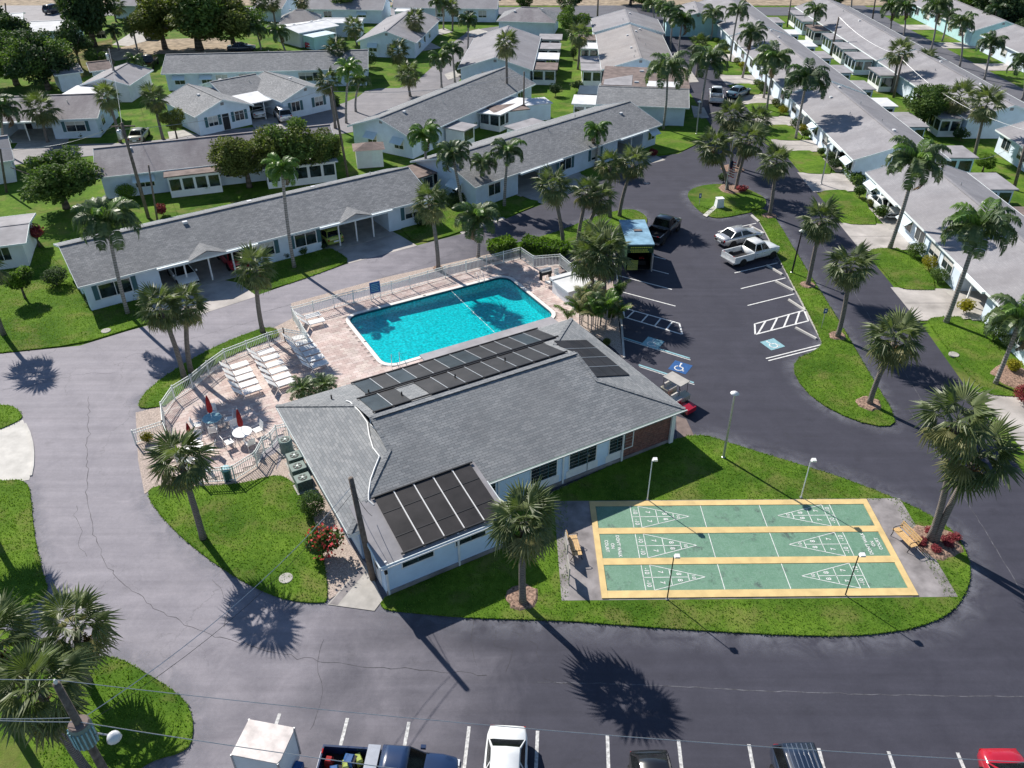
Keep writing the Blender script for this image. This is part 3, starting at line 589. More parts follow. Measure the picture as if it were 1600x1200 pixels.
# soffits, fascia, gutters
MB().box(.1, X1 - .1, .08, WS, ZE - .10, ZE - .075).build('soffit', M['white'], club)
for a, b in (((0, -.0, 0), (8.05, -.0, 0)), ((8.05, -.0, 0), (X1, -.0, 0)), ((X1, 0, 0), (X1, Y1, 0)), ((X1, Y1, 0), (0, Y1, 0)), ((0, Y1, 0), (0, 0, 0))):
    MB().bar((a[0], a[1], ZE - .12), (b[0], b[1], ZE - .12), .05, .2).build('fascia', M['fascia'], club)
MB().bar((8.05, -.08, ZE - .06), (X1, -.08, ZE - .06), .13, .11).build('gutter', M['ac'], club)
MB().bar((8.05, -.16, ZE - .02), (X1 + .05, -.16, ZE - .02), .03, .05).build('gutter_lip', M['white'], club)
MB().bar((.62, -2.66, 2.37), (8.02, -2.66, 2.37), .05, .17).build('fascia', M['fascia'], club)
MB().bar((.62, -2.74, 2.34), (8.02, -2.74, 2.34), .10, .09).build('gutter', M['white'], club)
MB().bar((.6, -2.64, 2.38), (.6, .0, 2.80), .05, .16).build('fascia', M['fascia'], club); MB().bar((8.03, -2.64, 2.38), (8.03, .0, 2.80), .05, .16).build('fascia', M['fascia'], club)
for x, y in ((8.95, WS), (13.3, WS), (17.6, WS - .06), (.98, -2.4), (5.0, -2.4)): MB().box(x - .05, x + .05, y - .09, y, .1, 2.5).build('downspout', M['white'], club)
def club_window(x0, x1, z0, z1, y, cols, rows):
    w = empty('window'); w.parent = club
    MB().box(x0, x1, y - .02, y + .01, z0, z1).build('pane', M['glass'], w)
    f = MB(); t = .06
    f.box(x0 - t, x0, y - .05, y, z0 - t, z1 + t).box(x1, x1 + t, y - .05, y, z0 - t, z1 + t).box(x0, x1, y - .05, y, z0 - t, z0).box(x0, x1, y - .05, y, z1, z1 + t); f.build('frame', M['white'], w)
    for k in range(1, cols): xx = x0 + (x1 - x0) * k / cols; MB().box(xx - .02, xx + .02, y - .045, y - .02, z0, z1).build('muntin', M['teal'], w)
    for k in range(1, rows): zz = z0 + (z1 - z0) * k / rows; MB().box(x0, x1, y - .04, y - .021, zz - .012, zz + .012).build('muntin', M['metal'], w)
for px0, px1, py0, py1 in ((950, 987, 695, 682), (893, 932, 724, 706), (831, 871, 745, 730)):
    a, b = CL(px0, py0, 1.6)[0], CL(px1, py1, 1.6)[0]
    club_window(a, b, .95, 2.2, WS, 3, 5)
    wallbox(a - .2, b + .2, WS - .025, WS, .32, .86, 'white', 'window_panel')
club_window(8.25, 8.75, .95, 2.2, WS, 1, 5)
for px0, px1, py0, py1 in ((627, 676, 880, 862), (709, 756, 845, 828)):
    a, b = CL(px0, py0, 1.75)[0], CL(px1, py1, 1.75)[0]; club_window(a, b, 1.55, 2.1, -2.38, 2, 1)
d = empty('door'); d.parent = club
MB().box(.86, .9, -1.75, -.85, .05, 2.05).build('leaf', M['wall_white'], d); MB().box(.84, .86, -1.45, -1.15, 1.1, 1.8).build('pane', M['glass'], d)
lt = MB().box(.84, .98, -2.6, -2.46, 1.75, 1.95).build('wall_lamp', M['black_paint'], club)
MB().box(15.0, 15.12, WS - .14, WS, 1.55, 1.7).build('meter_box', M['metal'], club); MB().bar((15.06, WS - .04, .3), (15.06, WS - .04, 1.55), .04).build('conduit', M['metal'], club)
for px, py in ((542, 612), (568, 607), (617, 607), (622, 612), (600, 614), (691, 575), (667, 596)): pass
for x, y in ((3.1, 11.2), (5.2, 10.2), (6.6, 8.2), (10.3, 8.4), (14.0, 8.6)):
    z = ZE + min(y, Y1 - y) * SL; MB().tube([(x, y, z - .05), (x, y, z + .32)], .05, 8).build('vent_pipe', M['black_paint'], club)
def on_w(px, py, off=.07):
    x, y = CL(px, py, 3.5)
    for _ in range(8):
        z = ZE + min(max(x, 0), y, Y1 - y) * SL + off; x, y = CL(px, py, z)
    return (x, y, z)
MB().tube([on_w(*q) for q in ((541, 626), (547, 628), (562, 643), (574, 660), (577, 680), (583, 700), (593, 713), (585, 733), (579, 750), (576, 770), (576, 782), (584, 789))], .045, 6).build('supply_pipe', M['pvc'], club)
MB().tube([on_w(*q) for q in ((577, 648), (580, 664), (589, 672), (592, 668), (584, 652))], .035, 6).build('supply_pipe', M['pvc'], club)
# solar mats: frames of black header pipes with mats between
def solar(label, x0, x1, n, y0, y1, zf, skip=(), blue=(), rowlbl='', turn=False, split=0):
    root = empty('solar_array', (CO.x, CO.y, 0), CA, label, 'solar array', 'solar heating arrays on the clubhouse roof')
    if not turn:
        w = (x1 - x0) / n
        for k in range(n):
            if k in skip: continue
            a, b = x0 + k * w + .05, x0 + (k + 1) * w - .05
            P4 = [(a, y0), (b, y0), (b, y1), (a, y1)]
            mb = MB(); v = [(x, y, zf(x, y) + .07) for x, y in P4] + [(x, y, zf(x, y) + .04) for x, y in P4]
            mb.add(v, [(0, 1, 2, 3), (0, 4, 5, 1), (1, 5, 6, 2), (2, 6, 7, 3), (3, 7, 4, 0)])
            o = mb.build('panel', M['solar_blue' if k in blue else 'solar'], root)
            for s in range(split):
                ys = y0 + (y1 - y0) * (.30, .72)[s]; MB().bar((a, ys, zf(a, ys) + .075), (b, ys, zf(b, ys) + .075), .05, .02).build('strap', M['black_paint'], o)
            if k and k - 1 not in skip: MB().bar((a - .05, y0, zf(a, y0) + .075), (a - .05, y1, zf(a, y1) + .075), .055, .03).build('divider', M['pvc'] if split else M['metal'], root)
        for y in (y0, y1): MB().bar((x0 - .1, y, zf(x0, y) + .10), (x1 + .1, y, zf(x1, y) + .10), .085, .07).build('header_pipe', M['black_paint'], root)
    else:
        w = (y1 - y0) / n
        for k in range(n):
            a, b = y0 + k * w + .05, y0 + (k + 1) * w - .05
            xa = max(x0, X1 - b + .45 if b < ym else 0, X1 - (Y1 - a) + .45 if a > ym else 0); xb = x1
            P4 = [(max(x0, X1 - HX + .2), a), (xb, a), (xb, b), (max(x0, X1 - HX + .2), b)]
            if a < HX: P4[0] = (max(P4[0][0], X1 - a + .3), a); P4[3] = (max(P4[3][0], X1 - b + .3), b)
            v = [(x, y, zf(x, y) + .07) for x, y in P4] + [(x, y, zf(x, y) + .04) for x, y in P4]
            mb = MB(); mb.add(v, [(0, 1, 2, 3), (0, 4, 5, 1), (1, 5, 6, 2), (2, 6, 7, 3), (3, 7, 4, 0)]); o = mb.build('panel', M['solar'], root)
            for t in (.36, .68):
                xx = P4[0][0] + (xb - P4[0][0]) * t; MB().bar((xx, a, zf(xx, a) + .075), (xx, b, zf(xx, b) + .075), .03, .02).build('strap', M['black_paint'], o)
            if k: MB().bar((P4[0][0], a - .05, zf(P4[0][0], a) + .075), (xb, a - .05, zf(xb, a) + .075), .05, .03).build('divider', M['metal'], root)
zS = lambda x, y: 2.44 + (y + 2.62) * (.73 / 4.12)
zN = lambda x, y: ZE + (Y1 - y) * SL
zE = lambda x, y: ZE + (X1 - x) * SL
solar('five wide black solar mats on the low roof above the blue wall', 1.95, 7.75, 5, 1.42, -2.42, zS, split=2)
solar('lower row of solar mats along the eave facing the pool', 5.0, 18.9, 12, 12.75, 10.05, zN, blue=(0, 2, 5, 6, 10))
solar('upper row of solar mats just below the ridge with one missing', 4.35, 17.6, 11, 9.75, 6.95, zN, skip=(2,), blue=(0,))
solar('four bands of black solar mats on the east hip of the roof', 17, 20.9, 4, 4.3, 9.4, zE, turn=True)
# ------------------------------------------------------------------ pool, deck
pool = empty('swimming_pool', (CO.x, CO.y, 0), CA, 'rectangular turquoise swimming pool with white rounded coping behind the clubhouse', 'pool')
inner = round_rect(POOL[0] + .32, POOL[1] - .32, POOL[2] + .32, POOL[3] - .32, 1.0); outer = round_rect(*POOL, 1.3); mid = round_rect(POOL[0] + .34, POOL[1] - .34, POOL[2] + .34, POOL[3] - .34, .98)
n = len(inner)
mb = MB(); depth = lambda x: -.55 - .35 * max(0, min(1, (x - 15) / 6))
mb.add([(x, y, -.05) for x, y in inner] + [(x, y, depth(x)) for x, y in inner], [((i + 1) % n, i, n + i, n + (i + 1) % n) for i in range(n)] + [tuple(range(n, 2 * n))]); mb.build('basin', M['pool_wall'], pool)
mb = MB(); mb.add([(x, y, .085) for x, y in mid] + [(x, y, -.12) for x, y in mid], [((i + 1) % n, i, n + i, n + (i + 1) % n) for i in range(n)]); mb.build('tile_band', M['tile_dark'], pool)
mb = MB(); mb.add([(x, y, .10) for x, y in outer] + [(x, y, .09) for x, y in inner] + [(x, y, -.06) for x, y in outer] + [(x, y, .04) for x, y in inner],
    [(i, (i + 1) % n, n + (i + 1) % n, n + i) for i in range(n)] + [(2 * n + i, 2 * n + (i + 1) % n, (i + 1) % n, i) for i in range(n)] + [(n + i, n + (i + 1) % n, 3 * n + (i + 1) % n, 3 * n + i) for i in range(n)]); mb.build('coping', M['coping'], pool)
mb = MB(); mb.add([(x, y, -.04) for x, y in inner], [tuple(range(n))]); mb.build('water', M['water'], pool)
for a in ((21.0, 26.0), (21.5, 26.0)):
    MB().tube([(a[0], 26.45, .08), (a[0], 26.4, .75), (a[0], 26.2, .92), (a[0], 25.9, .85), (a[0], 25.65, .4), (a[0], 25.6, -.5)], .025, 6).build('ladder_rail', M['steel'], pool)
MB().bar((21, 25.62, -.2), (21.5, 25.62, -.2), .08, .03).build('ladder_step', M['steel'], pool)
for off in (0, .62):
    MB().tube([(9.3 + off, 17.0, .08), (9.35 + off, 17.05, .8), (9.45 + off, 17.3, .93), (9.6 + off, 17.7, .85), (9.95 + off, 18.2, .3), (10.05 + off, 18.35, -.3)], .025, 6).build('hand_rail', M['steel'], pool)
for k, (x, y) in enumerate(((9.0, 21.5), (12.0, 17.42), (16.0, 25.98))): MB().box(x - .12, x + .12, y - .05, y + .05, .100, .104).build('depth_marker', M['black_paint'], pool)
rope = empty('pool_rope', (CO.x, CO.y, 0), CA, 'float rope stretched across the pool', 'rope')
MB().tube([(18.4, 25.85, .0), (18.35, 22, -.03), (18.3, 17.5, 0)], .008, 5).build('line', M['pvc'], rope)
fl = MB().lathe([(.02, -.06), (.05, -.04), (.05, .04), (.02, .06)], 10).mesh('float', [M['pvc']], True)
for k in range(7): inst('float', fl, rope, (18.39 - .1 * k / 7, 25.0 - k * 1.15, -.02), (R(90), 0, 0))
# paver deck
deck = gpoly([(256, 652), (256, 640), (273, 618), (300, 600), (326, 580), (353, 562), (420, 536), (443, 530), (481, 536), (458, 497), (520, 478), (611, 455), (695, 432), (760, 415), (812, 401), (833, 418), (873, 413), (880, 425), (858, 440), (893, 464), (915, 470), (905, 505), (890, 520), (880, 560), (560, 690), (445, 650), (450, 668), (432, 682), (423, 693), (410, 704), (398, 725), (363, 745), (308, 748), (275, 735), (262, 690)])
sheet('pool_deck', keyhole(deck), .030, M['paver_joint'])
pv = [plain('paver_%s' % n, c, .9, .14, .8, .15, 50) for n, c in (('pink', (.55, .44, .40)), ('rose', (.51, .395, .36)), ('sand', (.58, .49, .44)), ('light', (.60, .50, .46)))]
PW, PH, J = .46, .31, .014
pm = [MB().box(-PW / 2 + J / 2, PW / 2 - J / 2, -PH / 2 + J / 2, PH / 2 - J / 2, -.04, .0).mesh('paver', [m]) for m in pv]
cells = []
po = round_rect(POOL[0] - .1, POOL[1] + .1, POOL[2] - .1, POOL[3] + .1, 1.35)
for j in range(-10, 98):
    for i in range(-26, 68):
        x = i * PW + (j % 2) * PW / 2; y = j * PH
        if .3 < x < 21.7 and y < 12.6: continue
        if inside((x, y), po): continue
        w = UV(x, y)
        if inside((w.x, w.y), deck): cells.append((x, y, w))
vis = lambda w: (w.y - 24) ** 2 + (w.x + 3) ** 2
shown = [c for c in cells if not (c[1] < 14.4 and c[0] > 4)]
shown.sort(key=lambda c: vis(c[2])); near = set(id(c) for c in shown[:300])
floor = empty('paver_field', (CO.x, CO.y, 0), CA); tag(floor, kind='structure')
rest = MB()
for c in cells:
    z = .062 + random.uniform(-.003, .003)
    if id(c) in near: inst('paver', pm[random.randrange(4)], floor, (c[0], c[1], z))
    else:
        k = len(rest.f); rest.box(c[0] - PW / 2 + J / 2, c[0] + PW / 2 - J / 2, c[1] - PH / 2 + J / 2, c[1] + PH / 2 - J / 2, .03, z, random.randrange(4))
tag(rest.build('paver_rows', pv, floor), kind='stuff')
# ------------------------------------------------------------------ houses
class House:
    def __init__(s, label, o, ang, L, D, ze=2.5, rise=1.7, roof='roof_grey', wall='wall', oh=.45, carports=(), vents=3, name='house', gable_win=True, hip=0.0, trim='fascia'):
        s.o = Vector((o[0], o[1], 0)); s.a = ang; s.L = L; s.D = D; s.ze = ze; s.rise = rise; s.oh = oh; s.wm = M[wall]; s.hip = hip
        s.root = empty(name, s.o, ang, label, 'house'); r = s.root; zr = ze + rise; ym = D / 2; h = hip; zt = ze - .06
        if h:
            slab_roof('roof_plane', [(0, 0, ze), (L, 0, ze), (L - h, ym, zr), (h, ym, zr)], M[roof], r); slab_roof('roof_plane', [(L, D, ze), (0, D, ze), (h, ym, zr), (L - h, ym, zr)], M[roof], r)
            slab_roof('roof_plane', [(0, D, ze), (0, 0, ze), (h, ym, zr)], M['roof_grey_t'], r); slab_roof('roof_plane', [(L, 0, ze), (L, D, ze), (L - h, ym, zr)], M['roof_grey_t'], r)
        else:
            slab_roof('roof_plane', [(0, 0, ze), (L, 0, ze), (L, ym, zr), (0, ym, zr)], M[roof], r, .09); slab_roof('roof_plane', [(L, D, ze), (0, D, ze), (0, ym, zr), (L, ym, zr)], M[roof], r, .09)
            for x in (-.015, L + .015):
                for y0 in (0, D): MB().bar((x, y0, ze - .05), (x, ym, zr - .05), .03, .17).build('rake_board', M[trim], r)
        MB().bar((h - .02, ym, zr + .015), (L - h + .02, ym, zr + .015), .3, .035).build('ridge_cap', M[roof], r)
        for y in (-.02, D + .02): MB().bar((0, y, ze - .06), (L, y, ze - .06), .04, .16).build('fascia', M[trim], r)
        # walls
        xs = [oh]; t = .18
        for c0, c1 in sorted(carports): xs += [c0, c1]
        xs.append(L - oh)
        for i in range(0, len(xs), 2):
            if xs[i + 1] - xs[i] > .1: MB().box(xs[i], xs[i + 1], oh, oh + t, 0, zt).build('wall', s.wm, r)
        MB().box(oh, L - oh, D - oh - t, D - oh, 0, zt).build('wall', s.wm, r)
        for x in (oh, L - oh - t):
            if h: MB().box(x, x + t, oh + t, D - oh - t, 0, zt).build('wall', s.wm, r)
            else:
                k = rise / ym; P = [(oh + t, 0), (D - oh - t, 0), (D - oh - t, ze + (oh + t) * k - .1), (ym, zr - .1), (oh + t, ze + (oh + t) * k - .1)]
                mb = MB(); v = [(x, y, z) for y, z in P] + [(x + t, y, z) for y, z in P]
                mb.add(v, [(0, 4, 3, 2, 1), (5, 6, 7, 8, 9)] + [(i, (i + 1) % 5, 5 + (i + 1) % 5, 5 + i) for i in range(5)]); g = mb.build('gable_wall', s.wm, r)
                xx = x - .02 if x < L / 2 else x + t + .0
                MB().box(xx, xx + .02, ym - .22, ym + .22, zr - .75, zr - .4).build('louvre', M['flat_grey'], g)
        for c0, c1 in carports:
            cp = empty('carport'); cp.parent = r
            MB().box(c0, c1, 5.2, 5.35, 0, zt).build('back_wall', s.wm, cp); MB().box(c0 - t, c0, oh + t, 5.35, 0, zt).build('side_wall', s.wm, cp); MB().box(c1, c1 + t, oh + t, 5.35, 0, zt).build('side_wall', s.wm, cp)
            MB().box(c0 - .3, c1 + .3, -.3, 5.2, -.02, .03).build('floor_slab', M['concrete'], cp); MB().box(c0, c1, oh - .02, 5.2, zt - .04, zt).build('ceiling', M['wall_white'], cp)
            MB().box(c0 + .9, c0 + 1.8, 5.16, 5.2, .03, 2.05).build('door', M['dark'], cp)
            n = 1 if c1 - c0 < 7 else 3
            for k in range(1, n + 1): xx = c0 + (c1 - c0) * k / (n + 1); MB().box(xx - .06, xx + .06, .25, .37, .03, zt).build('post', M['white'], cp)
            MB().box(c0 - .2, c1 + .2, -.28, -.04, ze - .2, ze - .02).build('beam', M[trim], cp)
        for k in range(vents):
            x = L * (k + .6) / (vents + .2); y = ym + random.choice((-.7, .55, -1.6, .9)); z = ze + min(y, D - y) * rise / ym
            if random.random() < .5: MB().tube([(x, y, z - .05), (x, y, z + .3)], .05, 6).build('vent_pipe', M['metal'], r)
            else: MB().box(x - .2, x + .2, y - .15, y + .15, z - .02, z + .18).build('roof_vent', M['flat_white'], r)
    def lx(s, px, py, z=1.4):
        p = G(px, py, z) - s.o; return math.cos(s.a) * p.x + math.sin(s.a) * p.y
    def ly(s, px, py, z=1.4):
        p = G(px, py, z) - s.o; return -math.sin(s.a) * p.x + math.cos(s.a) * p.y
    def win(s, x, w=1.6, side='f', z0=.9, z1=2.05, shut=False, awn=False, cols=2):
        """a window at x along a side: f front, b back, l and r the ends (x then runs along the depth)"""
        oh = s.oh; e = empty('window'); e.parent = s.root
        if side == 'f': e.location = (x, oh, 0)
        elif side == 'b': e.location = (x, s.D - oh, 0); e.rotation_euler = (0, 0, math.pi)
        elif side == 'l': e.location = (oh, x, 0); e.rotation_euler = (0, 0, -math.pi / 2)
        else: e.location = (s.L - oh, x, 0); e.rotation_euler = (0, 0, math.pi / 2)
        a = w / 2
        MB().box(-a, a, -.03, .02, z0, z1).build('pane', M['glass'], e)
        f = MB(); t = .07; f.v = []; pts = [(-a, z0), (a, z0), (a, z1), (-a, z1)]; q = [(-a - t, z0 - t), (a + t, z0 - t), (a + t, z1 + t), (-a - t, z1 + t)]
        v = [(x, -.06, z) for x, z in pts] + [(x, -.06, z) for x, z in q] + [(x, 0, z) for x, z in q]
        f.add(v, [((i + 1) % 4, i, 4 + i, 4 + (i + 1) % 4) for i in range(4)] + [((i + 1) % 4 + 4, i + 4, 8 + i, 8 + (i + 1) % 4) for i in range(4)]); f.build('frame', M['white'], e)
        for k in range(1, cols): xx = -a + w * k / cols; MB().box(xx - .025, xx + .025, -.05, -.03, z0, z1).build('mullion', M['white'], e)
        if random.random() < .55:
            hb = (z1 - z0) * random.uniform(.3, .85); MB().box(-a + .02, a - .02, -.034, -.031, z1 - hb, z1).build('blind', M['concrete_new'], e)
        if shut:
            for d in (-1, 1): MB().box(d * (a + .3) - .19, d * (a + .3) + .19, -.05, 0, z0 - .05, z1 + .05).build('shutter', M['teal'], e)
        if awn:
            mb = MB(); A = [(-a - .2, -.02, z1 + .18), (a + .2, -.02, z1 + .18), (a + .2, -.85, z1 - .38), (-a - .2, -.85, z1 - .38)]
            mb.add(A + [(p[0], p[1], p[2] - .05) for p in A], [(0, 3, 2, 1), (4, 5, 6, 7), (0, 1, 5, 4), (1, 2, 6, 5), (2, 3, 7, 6), (3, 0, 4, 7)]); mb.build('awning', M['awning'], e)
        return s
    def door(s, x, side='f'):
        e = empty('door'); e.parent = s.root; oh = s.oh
        e.location = {'f': (x, oh, 0), 'b': (x, s.D - oh, 0), 'l': (oh, x, 0), 'r': (s.L - oh, x, 0)}[side]; e.rotation_euler = (0, 0, {'f': 0, 'b': math.pi, 'l': -math.pi / 2, 'r': math.pi / 2}[side])
        MB().box(-.45, .45, -.04, .02, .05, 2.05).build('leaf', M['dark'], e); MB().box(-.52, -.45, -.06, .02, .05, 2.1).build('jamb', M['white'], e); MB().box(.45, .52, -.06, .02, .05, 2.1).build('jamb', M['white'], e)
        return s
    def annex(s, x0, x1, y0, y1, z=2.35, roof='flat_white', wins='fblr', wall=None, tilt=0.0, name='sunroom', oh=.3):
        """flat-roofed room joined to the house, in the house's own axes"""
        e = empty(name); e.parent = s.root; wm = wall and M[wall] or M['wall_white']
        MB().box(x0 + oh, x1 - oh, y0 + oh, y1 - oh, 0, z - .08 - abs(tilt)).build('room_wall', wm, e)
        P = [(x0, y0), (x1, y0), (x1, y1), (x0, y1)]; zz = [z - tilt, z - tilt, z, z] if y1 > 1 and y0 < 0 else [z, z, z - tilt, z - tilt]
        mb = MB(); mb.add([(p[0], p[1], q) for p, q in zip(P, zz)] + [(p[0], p[1], q - .12) for p, q in zip(P, zz)], [(0, 1, 2, 3), (7, 6, 5, 4), (0, 4, 5, 1), (1, 5, 6, 2), (2, 6, 7, 3), (3, 7, 4, 0)]); mb.build('flat_roof', M[roof], e)
        for sd in wins:
            a0, a1 = ((x0, x1) if sd in 'fb' else (y0, y1)); n = max(1, int((a1 - a0 - 2 * oh) / 1.25)); w = (a1 - a0 - 2 * oh) / n
            for k in range(n):
                c = a0 + oh + (k + .5) * w; hw = w * .40
                b = {'f': (c - hw, c + hw, y0 + oh - .03, y0 + oh), 'b': (c - hw, c + hw, y1 - oh, y1 - oh + .03), 'l': (x0 + oh - .03, x0 + oh, c - hw, c + hw), 'r': (x1 - oh, x1 - oh + .03, c - hw, c + hw)}[sd]
                MB().box(*b, .75, 1.95).build('pane', M['glass'], e)
        return s
    def pediment(s, x, w=3.2, h=.55):
        k = s.rise / (s.D / 2); d = h / k
        mb = MB(); A = [(x - w / 2, -.35, s.ze), (x, -.35, s.ze + h), (x + w / 2, -.35, s.ze), (x, d, s.ze + h + .02), (x - w / 2, .02, s.ze + .03), (x + w / 2, .02, s.ze + .03)]
        mb.add(A, [(0, 1, 3, 4), (1, 2, 5, 3)]); p = mb.build('porch_gable', M['roof_grey'], s.root)
        MB().add([(x - w / 2 + .1, -.28, s.ze - .02), (x + w / 2 - .1, -.28, s.ze - .02), (x, -.28, s.ze + h - .1)], [(0, 1, 2), (2, 1, 0)]).build('gable_board', M['wall_white'], p)
        return s
def A(p, q): d = q - p; return math.atan2(d.y, d.x)
# house facing the pool lane
HA = House('long grey shingle house with two carports facing the pool lane', (-34.2, 57.5), R(35), 32.4, 9.8, carports=((6.2, 14.4), (20.6, 27.6)), vents=5)
for px, py, w in ((178, 447, 2.4), (410, 386, 1.5), (471, 369, 2.0), (636, 326, 1.6)): HA.win(HA.lx(px, py), w, shut=True)
HA.pediment(10.2); HA.pediment(24.0).win(4.9, 1.4, 'l')
HB = House('long grey shingle house behind the pool beside the entrance bend', (-3.7, 78.8), R(43.5), 30.2, 10.6, carports=((6.4, 12.4), (22.5, 27.2)), vents=5)
for px, py, w in ((878, 256, 1.8), (926, 240, 1.4)): HB.win(HB.lx(px, py), w, shut=True)
HB.win(3, 1.6).win(28.8, 1.2, 'f', awn=True).win(3.4, 1.4, 'l', awn=True).win(7.2, 1.4, 'l').win(4.5, 1.2, 'r', awn=True).annex(-4.6, .4, 6.5, 10.2, 2.3, 'flat_brown', 'fl').annex(16, 21, 10.3, 13, 2.4, 'flat_grey', 'b')
HC = House('grey shingle house with sunroom and awnings on its near gable end', (-11.5, 93.9), R(58.6), 28.5, 9.8, carports=(), vents=4)
HC.win(2.4, 1.3, 'l', awn=True).win(6.4, 1.3, 'l', awn=True).annex(14, 22.5, -3.2, .4, 2.3, 'flat_white', 'flr', tilt=.25).win(4, 1.4).win(9, 1.4, awn=True).win(25, 1.4).annex(6.4, 9.4, -2.8, .4, 2.2, 'flat_grey', 'f')
H6 = House('house with mauve stained roof between the large leafy trees', (-42.9, 81.5), R(19.5), 25, 9, roof='roof_stain', vents=4)
H6.annex(6.6, 12.4, -1.8, .4, 2.4, 'flat_brown', 'f').win(4.5, 1.8, awn=True).win(13.8, 2.2).win(10, 1.8, 'f').win(20, 1.6).annex(16.5, 24.5, -2.6, .4, 2.3, 'flat_white', 'flr')
H9 = House('house with carport at the left edge beside the street', (-66.5, 100.0), R(8), 15.4, 10, roof='roof_stain', carports=((3.6, 9.6),), vents=2)
H9.win(12.4, 2.2, shut=True).win(3, 1.2, 'r').win(6.5, .9, 'r')
def wing(label, a, b, w, **k):
    """gabled block whose near gable end stands at a and whose ridge runs to b"""
    d = (b - a); L = d.xy.length; ang = math.atan2(d.y, d.x); y = Vector((-math.sin(ang), math.cos(ang), 0))
    return House(label, a - y * w / 2, ang, L, w, **k)
H7 = wing('left gabled wing of the twin gable house with hedge and carport', G(348, 156, 3.9), G(293, 131, 3.9), 8.0, rise=1.4, vents=1)
H7.win(2.0, 1.2, 'l', shut=True).win(5.6, 1.2, 'l', shut=True).door(3.9, 'l')
H7R = wing('right gabled wing of the twin gable house with hedge', G(479, 134, 3.9), G(414, 111, 3.9), 8.0, rise=1.4, vents=1)
H7R.win(2.2, 1.2, 'l', shut=True).win(5.8, 1.2, 'l', shut=True)
p0, p1 = G(352, 153, 2.55), G(424, 139, 2.55)
H7C = House('recessed middle block between the twin gables', p0, A(p0, p1), (p1 - p0).length, 8.4, ze=2.55, rise=1.25, vents=2)
H7C.annex(1.2, (p1 - p0).length - .3, -5.2, .2, 2.45, 'flat_white', '', tilt=.1, name='carport_roof', oh=.1) if False else None
cp = empty('carport'); cp.parent = H7C.root; Lc = (p1 - p0).length
slab_roof('flat_roof', [(.2, -4.2, 2.4), (Lc - .2, -4.2, 2.4), (Lc - .2, .1, 2.62), (.2, .1, 2.62)], M['flat_white'], cp, .12)
for x in (.5, Lc / 2, Lc - .5): MB().box(x - .06, x + .06, -4.1, -3.98, 0, 2.3).build('post', M['white'], cp)
MB().box(.2, Lc - .2, -4.2, .4, -.02, .03).build('floor_slab', M['concrete'], cp)
H8 = House('long grey roofed house behind the twin gable house', (-51, 123.6), R(6), 29.8, 9.2, vents=3)
for px, w, aw, py in ((287, 1.4, True, 119), (326, 1.4, True, 121), (350, 1.6, False, 120), (387, 1.6, False, 117), (481, 2.0, False, 113), (500, 1.4, False, 112)): H8.win(H8.lx(px, py), w, awn=aw)
a = G(150, 118, 3.6); H10 = wing('small white house with flat roofed room beside the tall pole', G(160, 122, 3.4), G(200, 98, 3.4), 7.0, ze=2.4, rise=1.0, roof='roof_pale', wall='wall_white', vents=0)
H10.win(5.6, .8, 'l').annex(-4.2, .4, 2.5, 7.6, 2.3, 'flat_white', '', wall='wall_white')
H11 = wing('pale gabled house at the fork of the street', G(602, 49, 4.2), G(646, 13, 4.2), 10.2, roof='roof_pale', vents=4)
H11.win(7.6, 1.3, 'l', awn=True).win(4.6, 1.1, 'l').win(4, 1.2, 'f', awn=True).win(8, 1.2).win(12, 1.2)
H12 = wing('pale gabled house left of the central lawn with flat porches', G(773, 90, 4.2), G(794, 40, 4.2), 11.2, roof='roof_pale', vents=3)
for k, (y, rf) in enumerate(((1.5, 'flat_brown'), (8, 'flat_white'), (15, 'flat_grey'), (22, 'flat_grey'))): H12.annex(y, y + 4.4, -3.6, .4, 2.3, rf, 'flr')
H12.win(3, 1.2, 'l').win(7, 1.2, 'l')
p0, p1 = G(775, 33, 2.5), G(868, 36, 2.5); H12B = House('hipped brownish roof house beyond the central lawn', p0, A(p0, p1), (p1 - p0).length, 9.5, roof='roof_stain', hip=4, vents=2)
H13 = wing('tan roofed gabled house right of the central lawn', G(1002, 91, 4.2), G(984, 38, 4.2), 11.4, roof='roof_tan', vents=8)
for y, rf in ((.4, 'flat_grey'), (5.2, 'flat_grey'), (14.6, 'flat_white'), (21, 'flat_brown')): H13.annex(y, y + 4.4, 11.0, 14.4, 2.3, rf, 'lrb')
for x in (4, 9, 14, 19, 24): H13.win(x, 1.5, 'f')
H13B = wing('pale gabled house at the far end of the central lawn', G(984, 35, 4.2), G(976, 14, 4.2), 12.4, roof='roof_pale', vents=2)
p0, p1 = G(931, 163, 2.5), G(1077, 169, 2.5); H14 = House('house with patched brown and grey roof before the tan roof', p0, A(p0, p1), (p1 - p0).length, 10.4, rise=1.0, vents=0)
H14.win(5.6, .9, 'f', 1.0, 1.9).annex(-3.2, .4, .2, 4.6, 2.4, 'flat_white', 'fl').annex(-2.8, .4, 5, 9.4, 2.4, 'solar_blue', 'l')
H14.annex(.3, 12.1, 5.6, 16.2, 3.5, 'flat_brown', '', 'wall', name='rear_block')
slab_roof('roof_patch', [(6.4, 5.8, 3.54), (10.8, 5.8, 3.54), (10.8, 8.6, 3.54), (6.4, 8.6, 3.54)], M['flat_white'], H14.root, .03)
slab_roof('roof_patch', [(.6, 5.8, 3.545), (4.4, 5.8, 3.545), (4.4, 11.5, 3.545), (.6, 8.5, 3.545)], M['flat_grey'], H14.root, .03)
for x, y in ((5.6, 13.6), (6.6, 13.9), (7.6, 13.4), (5, 7.5)): MB().box(x - .3, x + .3, y - .12, y + .12, 3.5, 3.7).build('roof_vent', M['flat_white'], H14.root)
